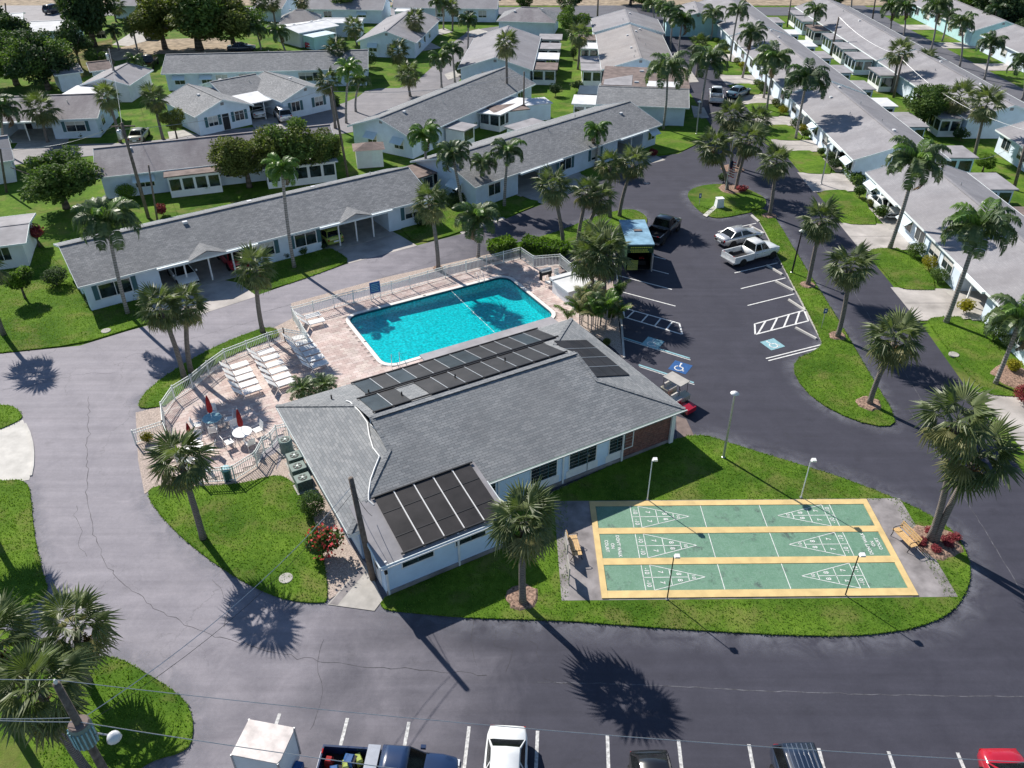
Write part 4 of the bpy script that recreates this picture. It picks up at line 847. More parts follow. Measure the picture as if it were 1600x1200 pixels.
# row right of the entrance road (fronts face the road)
R90 = R(-90)
def row(label, x, yn, ys, D=10.6, **k): return House(label, (x, yn), R90, yn - ys, D, **k)
RA = row('pale grey roofed row house right of the road, second from the camera', 37.0, 112.6, 86.9, roof='roof_pale', carports=((18.2, 22.2), (5, 9)), vents=7)
for x in (2.5, 11.5, 15.5, 23.8): RA.win(x, 1.8, 'f', awn=x in (23.8, 11.5))
RA.win(4, 1.2, 'r', 1.3, 1.8).annex(7.5, 13.6, 10.2, 13.4, 2.4, 'flat_grey', 'rb', 'wall').annex(20.5, 24.6, 10.2, 14.2, 2.4, 'flat_grey', 'rb', 'wall_aqua').annex(1, 5, 10.2, 13, 2.4, 'flat_white', 'rb', 'wall')
RB = row('nearest pale grey roofed row house right of the road', 37.0, 83.2, 40.5, roof='roof_pale', carports=((3.8, 8.6), (21.6, 26.2)), vents=9)
for x in (2.0, 10.8, 13.6, 16.8, 19.4, 28.5, 31.5, 35): RB.win(x, 1.8, 'f', awn=x in (2.0, 10.8))
RB.annex(-.2, 4.6, 10.2, 13.8, 2.4, 'flat_grey', 'br', 'wall').annex(9, 20, 10.2, 13.2, 2.4, 'flat_brown', 'b', 'wall')
RC = row('pale grey roofed row house right of the road, third from the camera', 37.2, 148.5, 113.2, roof='roof_pale', vents=7)
for k, y in enumerate((2, 10, 19, 28)): RC.annex(y, y + 4.8, 10.2, 12.9, 2.4, ('flat_white', 'flat_grey', 'flat_grey', 'flat_grey')[k], 'rb', 'wall')
for x in (3, 8, 14, 20, 26, 32): RC.win(x, 1.8, 'f')
RD = row('pale grey roofed row house right of the road, farthest', 37.2, 180, 149.2, roof='roof_pale', vents=4)
RD.annex(14, 19, 10.2, 12.8, 2.4, 'flat_grey', 'rb', 'wall').annex(25, 29, 10.2, 12.8, 2.4, 'flat_white', 'rb', 'wall')
SA = row('row house between the back lawn and the far street, nearest full roof', 56.0, 131.2, 101.6, D=10.8, roof='roof_pale', vents=7)
SA.annex(3, 8, -2.6, .4, 2.4, 'flat_grey', 'frl').annex(22, 28.8, -2.8, .4, 2.4, 'flat_grey', 'frl', 'wall_white').win(27, 1.6, 'f', awn=True).win(18, 1.4)
SB = row('row house between the back lawn and the far street, farther roof', 56.0, 176, 131.8, D=10.8, roof='roof_pale', vents=5)
for k, y in enumerate((3, 9, 17, 24, 31, 38)): SB.annex(y, y + 5, -(2.1 + .4 * (k % 3)), .4, 2.4, ('flat_grey', 'flat_grey', 'flat_brown', 'flat_grey')[k % 4], 'frl', ('wall_white', 'wall')[k % 2])
SC = row('row house at the right edge with white windows over a blue patio', 57.6, 97.6, 62, D=10.6, roof='roof_pale', vents=4)
for x in (2.4, 6.0, 10, 14, 19, 24): SC.win(x, 1.7, 'f')
TA = row('row house across the far street at the upper right', 80.5, 150, 121, D=10.6, roof='roof_pale', vents=2)
TB = row('row house across the far street at the right edge', 80.5, 117, 88, D=10.6, roof='roof_pale', vents=2)
TC = row('row house across the far street at the top right', 80.5, 180, 153, D=10.6, roof='roof_pale', wall='wall_aqua', vents=2)
for t in (TA, TB, TC):
    for x in (3, 8, 13, 18, 23): t.win(x, 1.7, 'f')
# far houses along the top
def house_px(label, a, b, D, **k):
    p, q = G(*a, 2.5), G(*b, 2.5); return House(label, p, A(p, q), (q - p).length, D, **k)
F1 = house_px('long pale house at the top, right of the round tree', (612, 12), (777, 14), 9.5, roof='roof_pale', vents=2)
for px in (690, 712, 735, 755): F1.win(F1.lx(px, 20), 1.5)
F1.annex(1, 6, -3, .4, 2.4, 'flat_white', 'f')
F2 = house_px('pale house at the top behind the round tree', (470, 14), (598, 16), 9.5, roof='roof_pale', vents=1)
for px in (489, 517, 571): F2.win(F2.lx(px, 20), 1.5, awn=px == 571)
F3 = house_px('white roofed bungalow with porch behind the long grey house', (466, 52), (530, 40), 8, roof='flat_white', rise=.5, wall='wall_white', vents=2)
F3.annex(.6, 5.5, -3.4, .4, 2.2, 'awning', '', 'wall_aqua').win(7.5, 1.2).win(4, 1.2, 'r')
F4 = house_px('brown roofed house left of the white roofed bungalow', (435, 38), (500, 36), 8, roof='roof_tan', hip=3, vents=2)
F5 = house_px('small shed roofed building behind the white roofed bungalow', (500, 36), (565, 36), 5.0, roof='flat_white', rise=.4, vents=0)
F6 = house_px('pale roofed bungalow at the upper left with a blue end wall', (40, 50), (113, 47), 9, roof='flat_white', rise=.9, wall='wall', vents=0)
F6.win(12, 1.4, 'f').win(5, 1.2, 'f')
F7 = house_px('white bungalow at the far upper left corner', (-20, 36), (36, 32), 8, roof='flat_white', rise=.7, wall='wall_white', vents=0)
F8 = house_px('low roof glimpsed under the big dark trees at left', (85, 118), (130, 112), 6, roof='flat_grey', rise=.6, vents=0)
F9 = wing('aqua gabled house at the top beyond the palms', G(1092, 20, 4.2), G(1085, 2, 4.2), 12, roof='roof_pale', wall='wall_aqua', vents=1)
F10 = house_px('red roofed house behind the shrubs at upper left', (140, 112), (176, 108), 5, roof='flat_brown', rise=.8, vents=0)
F11 = house_px('long low house at the top left behind the oak', (170, 8), (232, 10), 8, roof='roof_pale', vents=0)
F12 = house_px('house at the top centre left of the sandy verge', (395, 12), (440, 14), 8, roof='roof_tan', vents=0)
L1 = house_px('small white house with open porch at the left edge', (-70, 392), (40, 378), 7, ze=2.4, rise=.45, roof='flat_grey', wall='wall_white', vents=0)
L1.win(L1.L - 2.2, 1.2)
L2 = house_px('white wall and roof corner at the left edge behind the leafy tree', (-60, 262), (22, 250), 7, roof='roof_pale', wall='wall_white', vents=0); L2.win(3.4, 1, 'r')
# garden shed
sp = G(580, 262); shed = empty('garden_shed', sp, R(12), 'small grey garden shed with brown hipped roof on the lawn', 'shed')
MB().box(-1.55, 1.45, 0, 2.2, 0, 2.1).build('wall', M['wall_white'], shed); mb = MB(); mb.add([(-1.85, -.3, 2.1), (1.75, -.3, 2.1), (1.75, 2.5, 2.1), (-1.85, 2.5, 2.1), (-.3, 1.1, 2.62), (.3, 1.1, 2.62)], [(0, 1, 5, 4), (1, 2, 5), (2, 3, 4, 5), (3, 0, 4), (3, 2, 1, 0)]); mb.build('roof', M['flat_brown'], shed)
MB().box(.2, 1.1, -.03, 0, .05, 1.95).build('door', M['fascia'], shed)
for lbl, q, sx, sy, rf in (('flat grey shed roof on the lawn behind the long house', (838, 190), 4.6, 3, 'flat_white'), ('brown flat shed roof beside the clipped shrubs', (800, 200), 5, 3, 'flat_brown')):
    p = G(*q); t = empty('garden_shed', p, R(20), lbl, 'shed'); MB().box(-sx / 2 + .2, sx / 2 - .2, .2, sy - .2, 0, 2.1).build('wall', M['wall'], t); MB().box(-sx / 2, sx / 2, 0, sy, 2.1, 2.22).build('roof', M[rf], t)
# ------------------------------------------------------------------ palms
def fan_frond(seed, pet, rad, droop, nseg=20, fold=.10):
    rg = random.Random(seed); mb = MB(); n = 5
    pts = [Vector((pet * t, 0, -.10 * droop * t * t)) for t in [k / (n - 1) for k in range(n)]]
    mb.bar(pts[0], pts[2], .035, .02); mb.bar(pts[2], pts[4], .028, .018)
    c = pts[-1]
    for k in range(nseg):
        a = R(-105 + 210 * (k + .5) / nseg) + rg.uniform(-.03, .03); r = rad * (.80 + .30 * math.cos(a * .62)) * rg.uniform(.86, 1.08)
        da = R(210 / nseg) * .50; rm = r * .56
        z0 = -fold * abs(math.sin(a)) * rad; zt = z0 - droop * rad * rg.uniform(.28, .62); zm = z0 * .45 - droop * rad * .10
        P = lambda an, rr, z: (c.x + rr * math.cos(an), c.y + rr * math.sin(an), c.z + z)
        tip = a + rg.uniform(-.05, .05)
        mb.add([P(a, .04, 0), P(a - da, rm, zm - .025), P(a, rm * 1.02, zm + .03), P(a + da, rm, zm - .025), P(tip, r, zt)], [(0, 1, 2), (0, 2, 3), (1, 4, 2), (2, 4, 3)])
    return mb
def feather_frond(seed, L, e0, curl, nl=34, ll=.55, hang=.75, w=.05):
    """arching rachis with hanging leaflets, in the x-z plane"""
    rg = random.Random(seed); mb = MB(); n = 9; p = Vector((0, 0, 0)); pts = [p.copy()]; dirs = []; a = e0
    for k in range(n):
        d = Vector((math.cos(a), 0, math.sin(a))); p = p + d * (L / n); pts.append(p.copy()); dirs.append(d); a -= curl / n * (.5 + 1.2 * k / n)
    mb.tube(pts, [.035 * (1 - .85 * k / n) + .006 for k in range(n + 1)], 4, cap=False)
    for k in range(nl):
        t = .12 + .86 * (k + .5) / nl; f = t * n; i = min(int(f), n - 1); q = pts[i] + (pts[i + 1] - pts[i]) * (f - i); d = dirs[i]
        l = ll * (.45 + .75 * math.sin(math.pi * min(1, t * .94 + .06))) * rg.uniform(.85, 1.12)
        for s in (-1, 1):
            v = Vector((d.x * .45, s * rg.uniform(.55, .9), d.z * .3 + .12 + rg.uniform(-.1, .2))).normalized(); m = q + v * l * .5
            h = Vector((v.x * .5, v.y * .55, -hang + rg.uniform(-.15, .15))).normalized(); e = m + h * l * .62
            u = d * w
            mb.add([q - u * .4, q + u * .4, m + u, m - u, e], [(0, 1, 2, 3), (3, 2, 4)])
    return mb
FAN = {k: [fan_frond(10 * i + j, .80, .98, d).mesh('frond', [M['fan']]) for j in range(2)] for i, (k, d) in enumerate((('hi', .55), ('mid', 1.0), ('lo', 1.35)))}
FANY = {k: [m.copy() for m in v] for k, v in FAN.items()}
for v in FANY.values():
    for m in v: m.materials[0] = M['fan_yellow']
FAND = [m.copy() for m in FAN['lo']]
for m in FAND: m.materials[0] = M['dead']
FEA = {k: [feather_frond(5 + 7 * i + j, 2.9, e, c, 46, .72, h, .05).mesh('frond', [M['pinnate']]) for j in range(2)] for i, (k, e, c, h) in enumerate((('hi', R(70), R(120), .8), ('mid', R(46), R(165), 1.3), ('lo', R(18), R(140), 1.7)))}
FEAL = {k: [m.copy() for m in v] for k, v in FEA.items()}
for v in FEAL.values():
    for m in v: m.materials[0] = M['pinnate_lime']
FEAD = [m.copy() for m in FEA['lo']]
for m in FEAD: m.materials[0] = M['dead']
def crown_plan(kind, rg):
    """frond placements: list of (mesh, yaw, pitch, scale, height)"""
    out = []
    if kind == 'fan':
        n = rg.randint(21, 26)
        for k in range(n):
            t = (k + .5) / n; yaw = k * 2.39996 + rg.uniform(-.3, .3); pit = R(78 - 122 * t ** .85) + rg.uniform(-.14, .14)
            b = 'hi' if t < .35 else ('mid' if t < .7 else 'lo'); src = FANY if (t > .55 and rg.random() < .28) else FAN
            out.append((rg.choice(src[b]), yaw, pit, rg.uniform(.82, 1.12), .28 * (1 - t)))
        for k in range(rg.randint(1, 4)): out.append((rg.choice(FAND), rg.uniform(0, 6.28), R(rg.uniform(-72, -55)), rg.uniform(.7, .9), -.1))
    else:
        n = rg.randint(18, 22)
        for k in range(n):
            t = (k + .5) / n; yaw = k * 2.39996 + rg.uniform(-.25, .25); b = 'hi' if t < .3 else ('mid' if t < .68 else 'lo')
            src = FEAL if kind == 'lime' or (t < .25 and rg.random() < .35) else FEA
            out.append((rg.choice(src[b]), yaw, rg.uniform(-.14, .14), rg.uniform(.86, 1.1), .25 * (1 - t)))
        if rg.random() < .6: out.append((rg.choice(FEAD), rg.uniform(0, 6.28), R(-48), .8, -.12))
    return out
def joined_crown(kind, seed):
    rg = random.Random(seed); mb = MB(); mats = [M['fan'], M['fan_yellow'], M['dead'], M['pinnate'], M['pinnate_lime']]
    plan = crown_plan(kind, rg)
    if kind == 'fan': plan = plan[::1]
    for me, yaw, pit, sc, h in plan:
        Mx = Matrix.Translation((0, 0, h)) @ Euler((0, -pit, yaw), 'XYZ').to_matrix().to_4x4() @ Matrix.Scale(sc, 4)
        # rotation order: pitch about local y, then yaw about z
        Mx = Matrix.Translation((0, 0, h)) @ Matrix.Rotation(yaw, 4, 'Z') @ Matrix.Rotation(-pit, 4, 'Y') @ Matrix.Scale(sc, 4)
        mb.add([Mx @ v.co for v in me.vertices], [tuple(p.vertices) for p in me.polygons], mats.index(me.materials[0]))
    return mb.mesh('crown', mats)
CROWN = {k: [joined_crown(k, 40 + i) for i in range(4)] for k in ('fan', 'fea')}; CROWN['lime'] = [joined_crown('lime', 70 + i) for i in range(2)]
NP = [0]
def palm(kind, base, crown, label, near=False, sc=1.0, rad=None, tm=None, name='palm_tree', bw=None, cw=None, curve=.35):
    NP[0] += 1; rg = random.Random(NP[0] * 13)
    b = bw or G(*base); c = cw or up(b, *crown)
    t = empty(name, b, 0, label, 'palm', 'fan palms' if kind == 'fan' else 'feather palms')
    d = c - b; r0 = rad or (.19 if kind == 'fan' else .16); n = 9; pts = []; rs = []
    wob = Vector((rg.uniform(-.12, .12), rg.uniform(-.12, .12), 0))
    for k in range(n + 1):
        s = k / n; lat = s ** (1 + curve * 1.6)
        pts.append(Vector((d.x * lat, d.y * lat, d.z * s - (.1 if k == 0 else 0))) + wob * math.sin(math.pi * s))
        rs.append(r0 * (1.25 if k == 0 else 1.0 - .22 * s + (.22 if s > .9 and kind == 'fan' else 0)))
    MB().tube(pts, rs, 9).build('trunk', tm or M['trunk' if kind == 'fan' else 'trunk_grey'], t, smooth=True)
    top = pts[-1]
    if near:
        for me, yaw, pit, s, h in crown_plan(kind, rg):
            o = bpy.data.objects.new('frond', me); link(o, t)
            o.matrix_local = Matrix.Translation(top + Vector((0, 0, h * sc))) @ Matrix.Rotation(yaw, 4, 'Z') @ Matrix.Rotation(-pit, 4, 'Y') @ Matrix.Scale(s * sc, 4)
        if kind == 'fan':
            mb = MB()
            for k in range(16):
                a = k * 2.4; z = -.15 - .05 * k; q = top + Vector((math.cos(a) * .16, math.sin(a) * .16, z)); mb.bar(q, q + Vector((math.cos(a) * .16, math.sin(a) * .16, .2)), .06, .03)
            tag(mb.build('leaf_boots', M['dead'], t), kind='stuff')
    else:
        inst('crown', rg.choice(CROWN[kind]), t, top, (rg.uniform(-.08, .08), rg.uniform(-.08, .08), rg.uniform(0, 6.28)), sc * rg.uniform(.93, 1.07))
    return t
KSH = 1 / math.tan(SUN_EL); DSH = Vector((-math.sin(SUN_AZ), -math.cos(SUN_AZ), 0))
def palm_by_shadow(q, h, label, **k):
    s = G(*q) - DSH * KSH * h; palm('fan', None, None, label, True, bw=Vector((s.x, s.y, 0)), cw=Vector((s.x + .4, s.y, h)), **k)
FANS = [((817, 943), (819, 818), 'fan palm in a mulch ring between clubhouse and shuffleboard court', 1.06), ((318, 842), (283, 725), 'leaning fan palm on the lawn by the patio tables', 1.04),
 ((411, 520), (400, 422), 'fan palm between the lane and the pool fence loungers', .98), ((288, 590), (252, 484), 'left one of the paired fan palms outside the curved pool fence', 1.0), ((299, 582), (292, 480), 'right one of the paired fan palms outside the curved pool fence', .95),
 ((685, 422), (672, 320), 'fan palm at the pool fence in front of the long house', 1.04), ((1358, 632), (1398, 534), 'leaning fan palm at the rounded tip of the median', 1.15), ((1308, 528), (1328, 420), 'fan palm on the median beside the accessible bay sign', 1.08),
 ((1262, 446), (1283, 347), 'fan palm on the median behind the white pickup', 1.1), ((1202, 338), (1213, 254), 'fan palm at the far end of the median', 1.05), ((1452, 846), (1494, 662), 'back one of two fan palms in the red leaf bed by the bench', 1.12), ((1460, 848), (1527, 715), 'front leaning one of two fan palms in the red leaf bed', 1.2),
 ((880, 383), (864, 294), 'leftmost fan palm on the grass island behind the pool', 1.05), ((903, 380), (918, 302), 'fan palm just left of the tallest pair on the island behind the pool', .95), ((912, 378), (938, 312), 'fan palm leaning right over the hedge behind the pool', .95), ((953, 340), (953, 260), 'fan palm at the back edge of the island behind the pool', .95), ((968, 338), (990, 257), 'rightmost fan palm on the island behind the pool', 1.0),
 ((1142, 262), (1143, 184), 'tallest fan palm on the flag island', 1.15), ((1136, 298), (1116, 232), 'left leaning fan palm beside the flag', 1.2), ((1150, 297), (1172, 222), 'right leaning fan palm beside the flag', 1.15), ((1153, 262), (1183, 190), 'fan palm half hidden behind the flag island group', 1.0),
 ((928, 470), (918, 405), 'fan palm beside the white pump cover', 1.1), ((944, 470), (946, 398), 'shaggy fan palm at the car park edge by the pump cover', 1.22), ((936, 452), (932, 385), 'fan palm behind the shaggy one at the car park edge', 1.2),
 ((138, 1066), (120, 985), 'upright fan palm at the tip of the lower left lawn', 1.12), ((140, 1210), (62, 1080), 'fan palm leaning behind the transformer pole', 1.15), ((20, 1135), (-8, 1010), 'fan palm cut by the left edge below the driveway', 1.1)]
for b, c, l, s in FANS: palm('fan', b, c, l, True, s)
palm_by_shadow((45, 583), 5.6, 'fan palm outside the left edge that throws a shadow on the lane'); palm_by_shadow((34, 930), 5.4, 'fan palm outside the left edge by the pale driveway')
FEAS = [((200, 490), (168, 350), 'tall feather palm at the corner of the long house by the lane', 'fea', 1.06), ((460, 418), (441, 268), 'very tall thin palm with lime crown rising over the long roof', 'lime', .68), ((722, 325), (708, 245), 'feather palm at the left gable of the house behind the pool', 'fea', .8), ((788, 322), (793, 240), 'feather palm before the carport behind the pool', 'fea', .8), ((668, 292), (664, 215), 'pale feather palm between the two long houses', 'lime', .85),
 ((747, 402), (746, 345), 'low drooping feather palm outside the pool ladder fence', 'fea', .95), ((1390, 388), (1430, 258), 'tall drooping feather palm on the second row lawn', 'fea', 1.15), ((1478, 504), (1528, 362), 'tall drooping feather palm on the nearest row lawn', 'fea', 1.15), ((1555, 600), (1592, 508), 'feather palm at the red mulch bed on the right edge', 'fea', 1.0), ((745, 318), (755, 258), 'short feather palm beside the hedge behind the pool', 'fea', .65), ((930, 262), (932, 208), 'feather palm over the eave of the house by the bend', 'lime', .72)]
for b, c, l, k, s in FEAS: palm(k, b, c, l, True, s, rad=.2 if s > 1.1 else None)
FAR = [('fan', (793, 168), (791, 70), 'very tall palm in front of the central lawn houses', 1.15), ('fan', (530, 124), (527, 78), 'fan palm behind the long grey roof', 1.2), ('fan', (648, 76), (648, 32), 'fan palm before the gabled house at the fork', 1.2), ('fan', (625, 108), (622, 82), 'fan palm on the corner of the street lawn', 1.1), ('fan', (641, 150), (638, 118), 'fan palm where the street narrows', 1.15),
 ('fan', (524, 200), (512, 128), 'left thin palm of the trio by the street', 1.0), ('lime', (541, 192), (545, 112), 'middle lime palm of the trio by the street', .85), ('fea', (556, 174), (562, 128), 'right palm of the trio by the street', .7), ('fea', (690, 136), (688, 96), 'feather palm beside the street bend', .8), ('fea', (711, 128), (707, 80), 'taller feather palm beside the street bend', .85), ('fea', (731, 76), (731, 34), 'feather palm on the street corner lawn', .9),
 ('fea', (683, 50), (682, 6), 'thin palm before the long pale house', .7), ('fea', (693, 46), (693, 8), 'second thin palm before the long pale house', .8), ('fan', (707, 48), (707, 12), 'fan palm before the long pale house', .9), ('fan', (75, 222), (64, 172), 'fan palm before the carport at left', 1.2), ('fan', (188, 222), (168, 153), 'fan palm before the blue gable wall at left', 1.15), ('fan', (255, 217), (241, 156), 'fan palm on the side lawn by the parked silver car', 1.15),
 ('fea', (213, 132), (211, 96), 'small feather palm beside the small white house', .65), ('fea', (8, 240), (2, 172), 'feather palm at the left edge by the street', 1.0), ('fea', (216, 82), (208, 46), 'brownish feather palm in the dirt yard', .8), ('fea', (186, 78), (177, 50), 'small feather palm in the dirt yard', .7), ('fea', (1036, 202), (1043, 112), 'drooping feather palm before the patched roof house', 1.35), ('fea', (1094, 178), (1107, 98), 'drooping feather palm beside the parked white truck', 1.3),
 ('fan', (1088, 120), (1092, 72), 'dark fan palm along the entrance road', 1.05), ('fea', (1060, 91), (1066, 35), 'feather palm right of the tan roof', 1.05), ('fea', (1047, 78), (1051, 22), 'feather palm at the middle of the tan roof', .95), ('fea', (1038, 64), (1037, 14), 'feather palm at the far end of the tan roof', .9), ('fea', (1111, 62), (1114, 24), 'feather palm near the aqua gable', .95), ('fea', (1141, 96), (1153, 20), 'tall feather palm on the fifth row lawn', .95), ('fea', (1160, 122), (1176, 56), 'feather palm by the red cover on the row lawn', 1.0),
 ('fea', (1193, 153), (1197, 96), 'feather palm behind the blue sedan', .85), ('fea', (1198, 172), (1211, 96), 'feather palm on the row lawn near the blue sedan', 1.05), ('fea', (1243, 217), (1260, 128), 'wide feather palm over the second row house roof', 1.2), ('fea', (1268, 63), (1274, 20), 'palm on the back lawn between the rows', .95), ('fea', (1391, 48), (1394, 14), 'feather palm along the far street, farthest', 1.0), ('fea', (1411, 58), (1414, 14), 'thick feather palm along the far street', 1.0),
 ('fea', (1454, 80), (1464, 14), 'tall feather palm along the far street', 1.1), ('fea', (1499, 105), (1503, 38), 'feather palm along the far street before the white car', 1.0), ('fea', (1551, 60), (1557, 18), 'feather palm before the dark trees at upper right', 1.0), ('fea', (1538, 124), (1549, 70), 'feather palm along the far street near the right edge', 1.0), ('fea', (1597, 156), (1600, 102), 'feather palm along the far street at the right edge', 1.0), ('fea', (1472, 64), (1480, 26), 'feather palm across the far street', .9),
 ('fan', (1393, 144), (1405, 84), 'fan palm beside the leaning pole behind the row', 1.15), ('fan', (1435, 127), (1445, 97), 'round fan palm in front of the second row roof', 1.2), ('fan', (1490, 206), (1499, 154), 'fan palm on the patio behind the leafy tree', 1.25), ('fan', (1522, 244), (1541, 166), 'fan palm on the back lawn by the blue patio', 1.3), ('fan', (903, 108), (905, 56), 'fan palm on the central lawn', 1.2), ('fan', (888, 40), (889, 8), 'palm beyond the central lawn', 1.0), ('fan', (100, 40), (98, 8), 'palm among the trees at the upper left', 1.1), ('fan', (182, 34), (180, 10), 'palm behind the dark pine', 1.2), ('fea', (1022, 30), (1018, 8), 'palm at the top beyond the pale gable', .9), ('fea', (1330, 12), (1332, -20), 'palm cut by the top edge over the far street', 1.0),
 ('fan', (408, 42), (405, 6), 'palm at the top near the bungalows', 1.1), ('fan', (432, 50), (425, 4), 'tall palm at the top near the bungalows', 1.1), ('fan', (462, 45), (470, 2), 'leaning palm at the top over the brown roof', 1.1), ('fea', (408, 78), (400, 48), 'drooping palm behind the long grey roof', .85), ('fea', (445, 78), (436, 52), 'drooping palm near the white roofed bungalow', .85), ('fan', (558, 70), (552, 44), 'palm right of the white roofed bungalow', 1.1)]
for k, b, c, l, s in FAR: palm(k, b, c, l, False, s)
# small date palms in the deck and the clustered palm
def date_palm(q, label, s):
    b = G(*q); t = empty('date_palm', b, 0, label, 'palm', 'small date palms on the deck')
    MB().lathe([(.14, 0), (.17, .25), (.13, .6), (.07, .75)], 9).build('trunk', M['trunk'], t)
    rg = random.Random(int(q[0]))
    for k in range(24):
        o = bpy.data.objects.new('frond', rg.choice(DATE)); link(o, t); u = (k + .5) / 24
        o.matrix_local = Matrix.Translation((0, 0, .68)) @ Matrix.Rotation(k * 2.4, 4, 'Z') @ Matrix.Rotation(-R(50 - 75 * u), 4, 'Y') @ Matrix.Scale(s * rg.uniform(.85, 1.1), 4)
DATE = [feather_frond(91 + j, 1.15, R(22), R(75), 22, .26, .15, .03).mesh('frond', [M['pinnate']]) for j in range(3)]
date_palm((474, 622), 'left small date palm between the loungers and the roof', 1.0); date_palm((508, 615), 'right small date palm between the loungers and the roof', .98)
ar = empty('areca_palm', G(932, 512), 0, 'dense clump of feathery palms between the roof and the car park', 'palm')
ARE = [feather_frond(131 + j, 1.7, R(70), R(80), 24, .4, .35, .035).mesh('frond', [m]) for j, m in enumerate((M['pinnate_lime'], M['pinnate'], M['leaf_gold'] if False else M['fan_yellow']))]
for k in range(18):
    a = k * 2.4; r = .25 + .10 * k; q = Vector((math.cos(a) * r * 1.05, math.sin(a) * r * .75, 0)); h = random.uniform(.7, 2.3)
    MB().tube([q, q + Vector((q.x * .12, q.y * .12, h))], [.05, .035], 5).build('stem', M['trunk_grey'], ar)
    for j in range(6):
        o = bpy.data.objects.new('frond', random.choice(ARE)); link(o, ar)
        o.matrix_local = Matrix.Translation(q * 1.12 + Vector((0, 0, h))) @ Matrix.Rotation(random.uniform(0, 6.28), 4, 'Z') @ Matrix.Rotation(R(random.uniform(-25, 25)), 4, 'Y') @ Matrix.Scale(random.uniform(.85, 1.2), 4)
# ------------------------------------------------------------------ leafy trees, shrubs, hedges
def leaf_cloud(seed, n, leaf, lobes=9, flat=.8, spread=.62, lr=(.26, .46), hollow=.55):
    """leaves through overlapping lobes of a unit crown: uneven outline with gaps"""
    rg = np.random.RandomState(seed); C = []
    for _ in range(lobes):
        v = rg.randn(3); v /= np.linalg.norm(v); r = spread * rg.rand() ** .4; C.append((v * r * np.array([1, 1, flat]), rg.uniform(*lr)))
    mb = MB(); V = []; F = []
    w = np.array([c[1] ** 2 for c in C]); w /= w.sum()
    for i in rg.choice(len(C), n, p=w):
        c, r = C[i]; v = rg.randn(3); v /= np.linalg.norm(v); p = c + v * r * (hollow + (1 - hollow) * rg.rand()) * np.array([1, 1, .85])
        a = rg.randn(3) * .8 + v * .5 + np.array([0, 0, .35]); a /= np.linalg.norm(a); u = np.cross(a, rg.randn(3)); u /= np.linalg.norm(u) + 1e-9; q = np.cross(a, u); l = leaf * rg.uniform(.7, 1.35)
        k = len(V); V += [tuple(p - u * l * .5), tuple(p + q * l * .32), tuple(p + u * l * .5), tuple(p - q * l * .32)]; F.append((k, k + 1, k + 2, k + 3))
    mb.v = V; mb.f = F; mb.m = [0] * len(F); return mb
CLOUD = {'big': [leaf_cloud(s, 6500, .072, 18, .75, .70, (.22, .38)) for s in (1, 2, 3)], 'tree': [leaf_cloud(s, 3200, .105, 11, .8, .62) for s in (4, 5, 6)], 'shrub': [leaf_cloud(s, 1100, .15, 7, .8, .45, (.38, .55), .7) for s in (7, 8, 9)], 'ball': [leaf_cloud(s, 2600, .095, 12, .95, .30, (.60, .68), .8) for s in (10, 11)]}
CM = {}
def cloud(kind, i, mat):
    k = (kind, i, mat)
    if k not in CM: CM[k] = CLOUD[kind][i].mesh('crown', [M[mat]])
    return CM[k]
NT = [0]
def tree(base, h, r, mat, label, kind='tree', flat=.85, name='leafy_tree', lean=0, mat2=None):
    NT[0] += 1; rg = random.Random(NT[0]); b = G(*base)
    t = empty(name, b, 0, label, 'tree'); rt = max(.08, r * .06); top = Vector((lean, 0, h)); mb = MB()
    mb.tube([(0, 0, -.1), (lean * .3, 0, h * .3), (lean * .6, 0, h * .6)], [rt * 1.4, rt, rt * .8], 8)
    for k in range(7):
        a = k * 2.4 + rg.random(); e = Vector((math.cos(a), math.sin(a), 0)) * r * rg.uniform(.45, .75) + Vector((lean, 0, h + r * flat * rg.uniform(-.3, .5))); s0 = Vector((lean * .5, 0, h * rg.uniform(.4, .6))); m = (s0 + e) / 2 + Vector((0, 0, r * .1))
        mb.tube([s0, m, e], [rt * .6, rt * .4, rt * .12], 5)
    mb.build('trunk', M['bark'], t, smooth=True)
    inst('crown', cloud(kind, rg.randrange(len(CLOUD[kind])), mat), t, top, (0, 0, rg.uniform(0, 6.28)), (r, r, r * flat))
    if mat2: inst('crown', cloud(kind, rg.randrange(len(CLOUD[kind])), mat2), t, top + Vector((r * .1, -r * .1, r * .12)), (0, 0, rg.uniform(0, 6.28)), (r * .92, r * .92, r * flat * .92))
    return t
tree((104, 325), 3.3, 5.0, 'leaf', 'large dark green tree on the lawn behind the long house', 'big', .72, mat2='leaf')
tree((390, 292), 3.6, 4.2, 'leaf_olive', 'left one of the olive leafed trees by the stained roof', 'big', .8, mat2='leaf_olive'); tree((458, 286), 4.3, 4.6, 'leaf_olive', 'right larger olive leafed tree by the stained roof', 'big', .85, mat2='leaf'); tree((505, 276), 3.4, 3.3, 'leaf_olive', 'small olive leafed tree beside the garden shed', 'big', .8, mat2='leaf')
tree((40, 467), 1.9, 1.55, 'leaf', 'small round lawn tree at the left edge', 'tree', .8, mat2='leaf_lime'); tree((1440, 200), 3.4, 3.9, 'leaf', 'leafy tree on the back lawn between the rows', 'big', .8, mat2='leaf'); tree((1425, 120), 2.0, 1.8, 'leaf_dark', 'dark bushy tree beside the leaning pole', 'tree')
tree((312, 78), 6.4, 10.0, 'leaf_olive', 'huge spreading oak at the upper left', 'big', .7, mat2='leaf'); tree((258, 76), 5.4, 7.0, 'leaf_olive', 'oak left of the huge oak', 'big', .8, mat2='leaf_olive'); tree((366, 76), 5.0, 6.6, 'leaf', 'oak right of the huge oak', 'big', .8, mat2='leaf_olive')
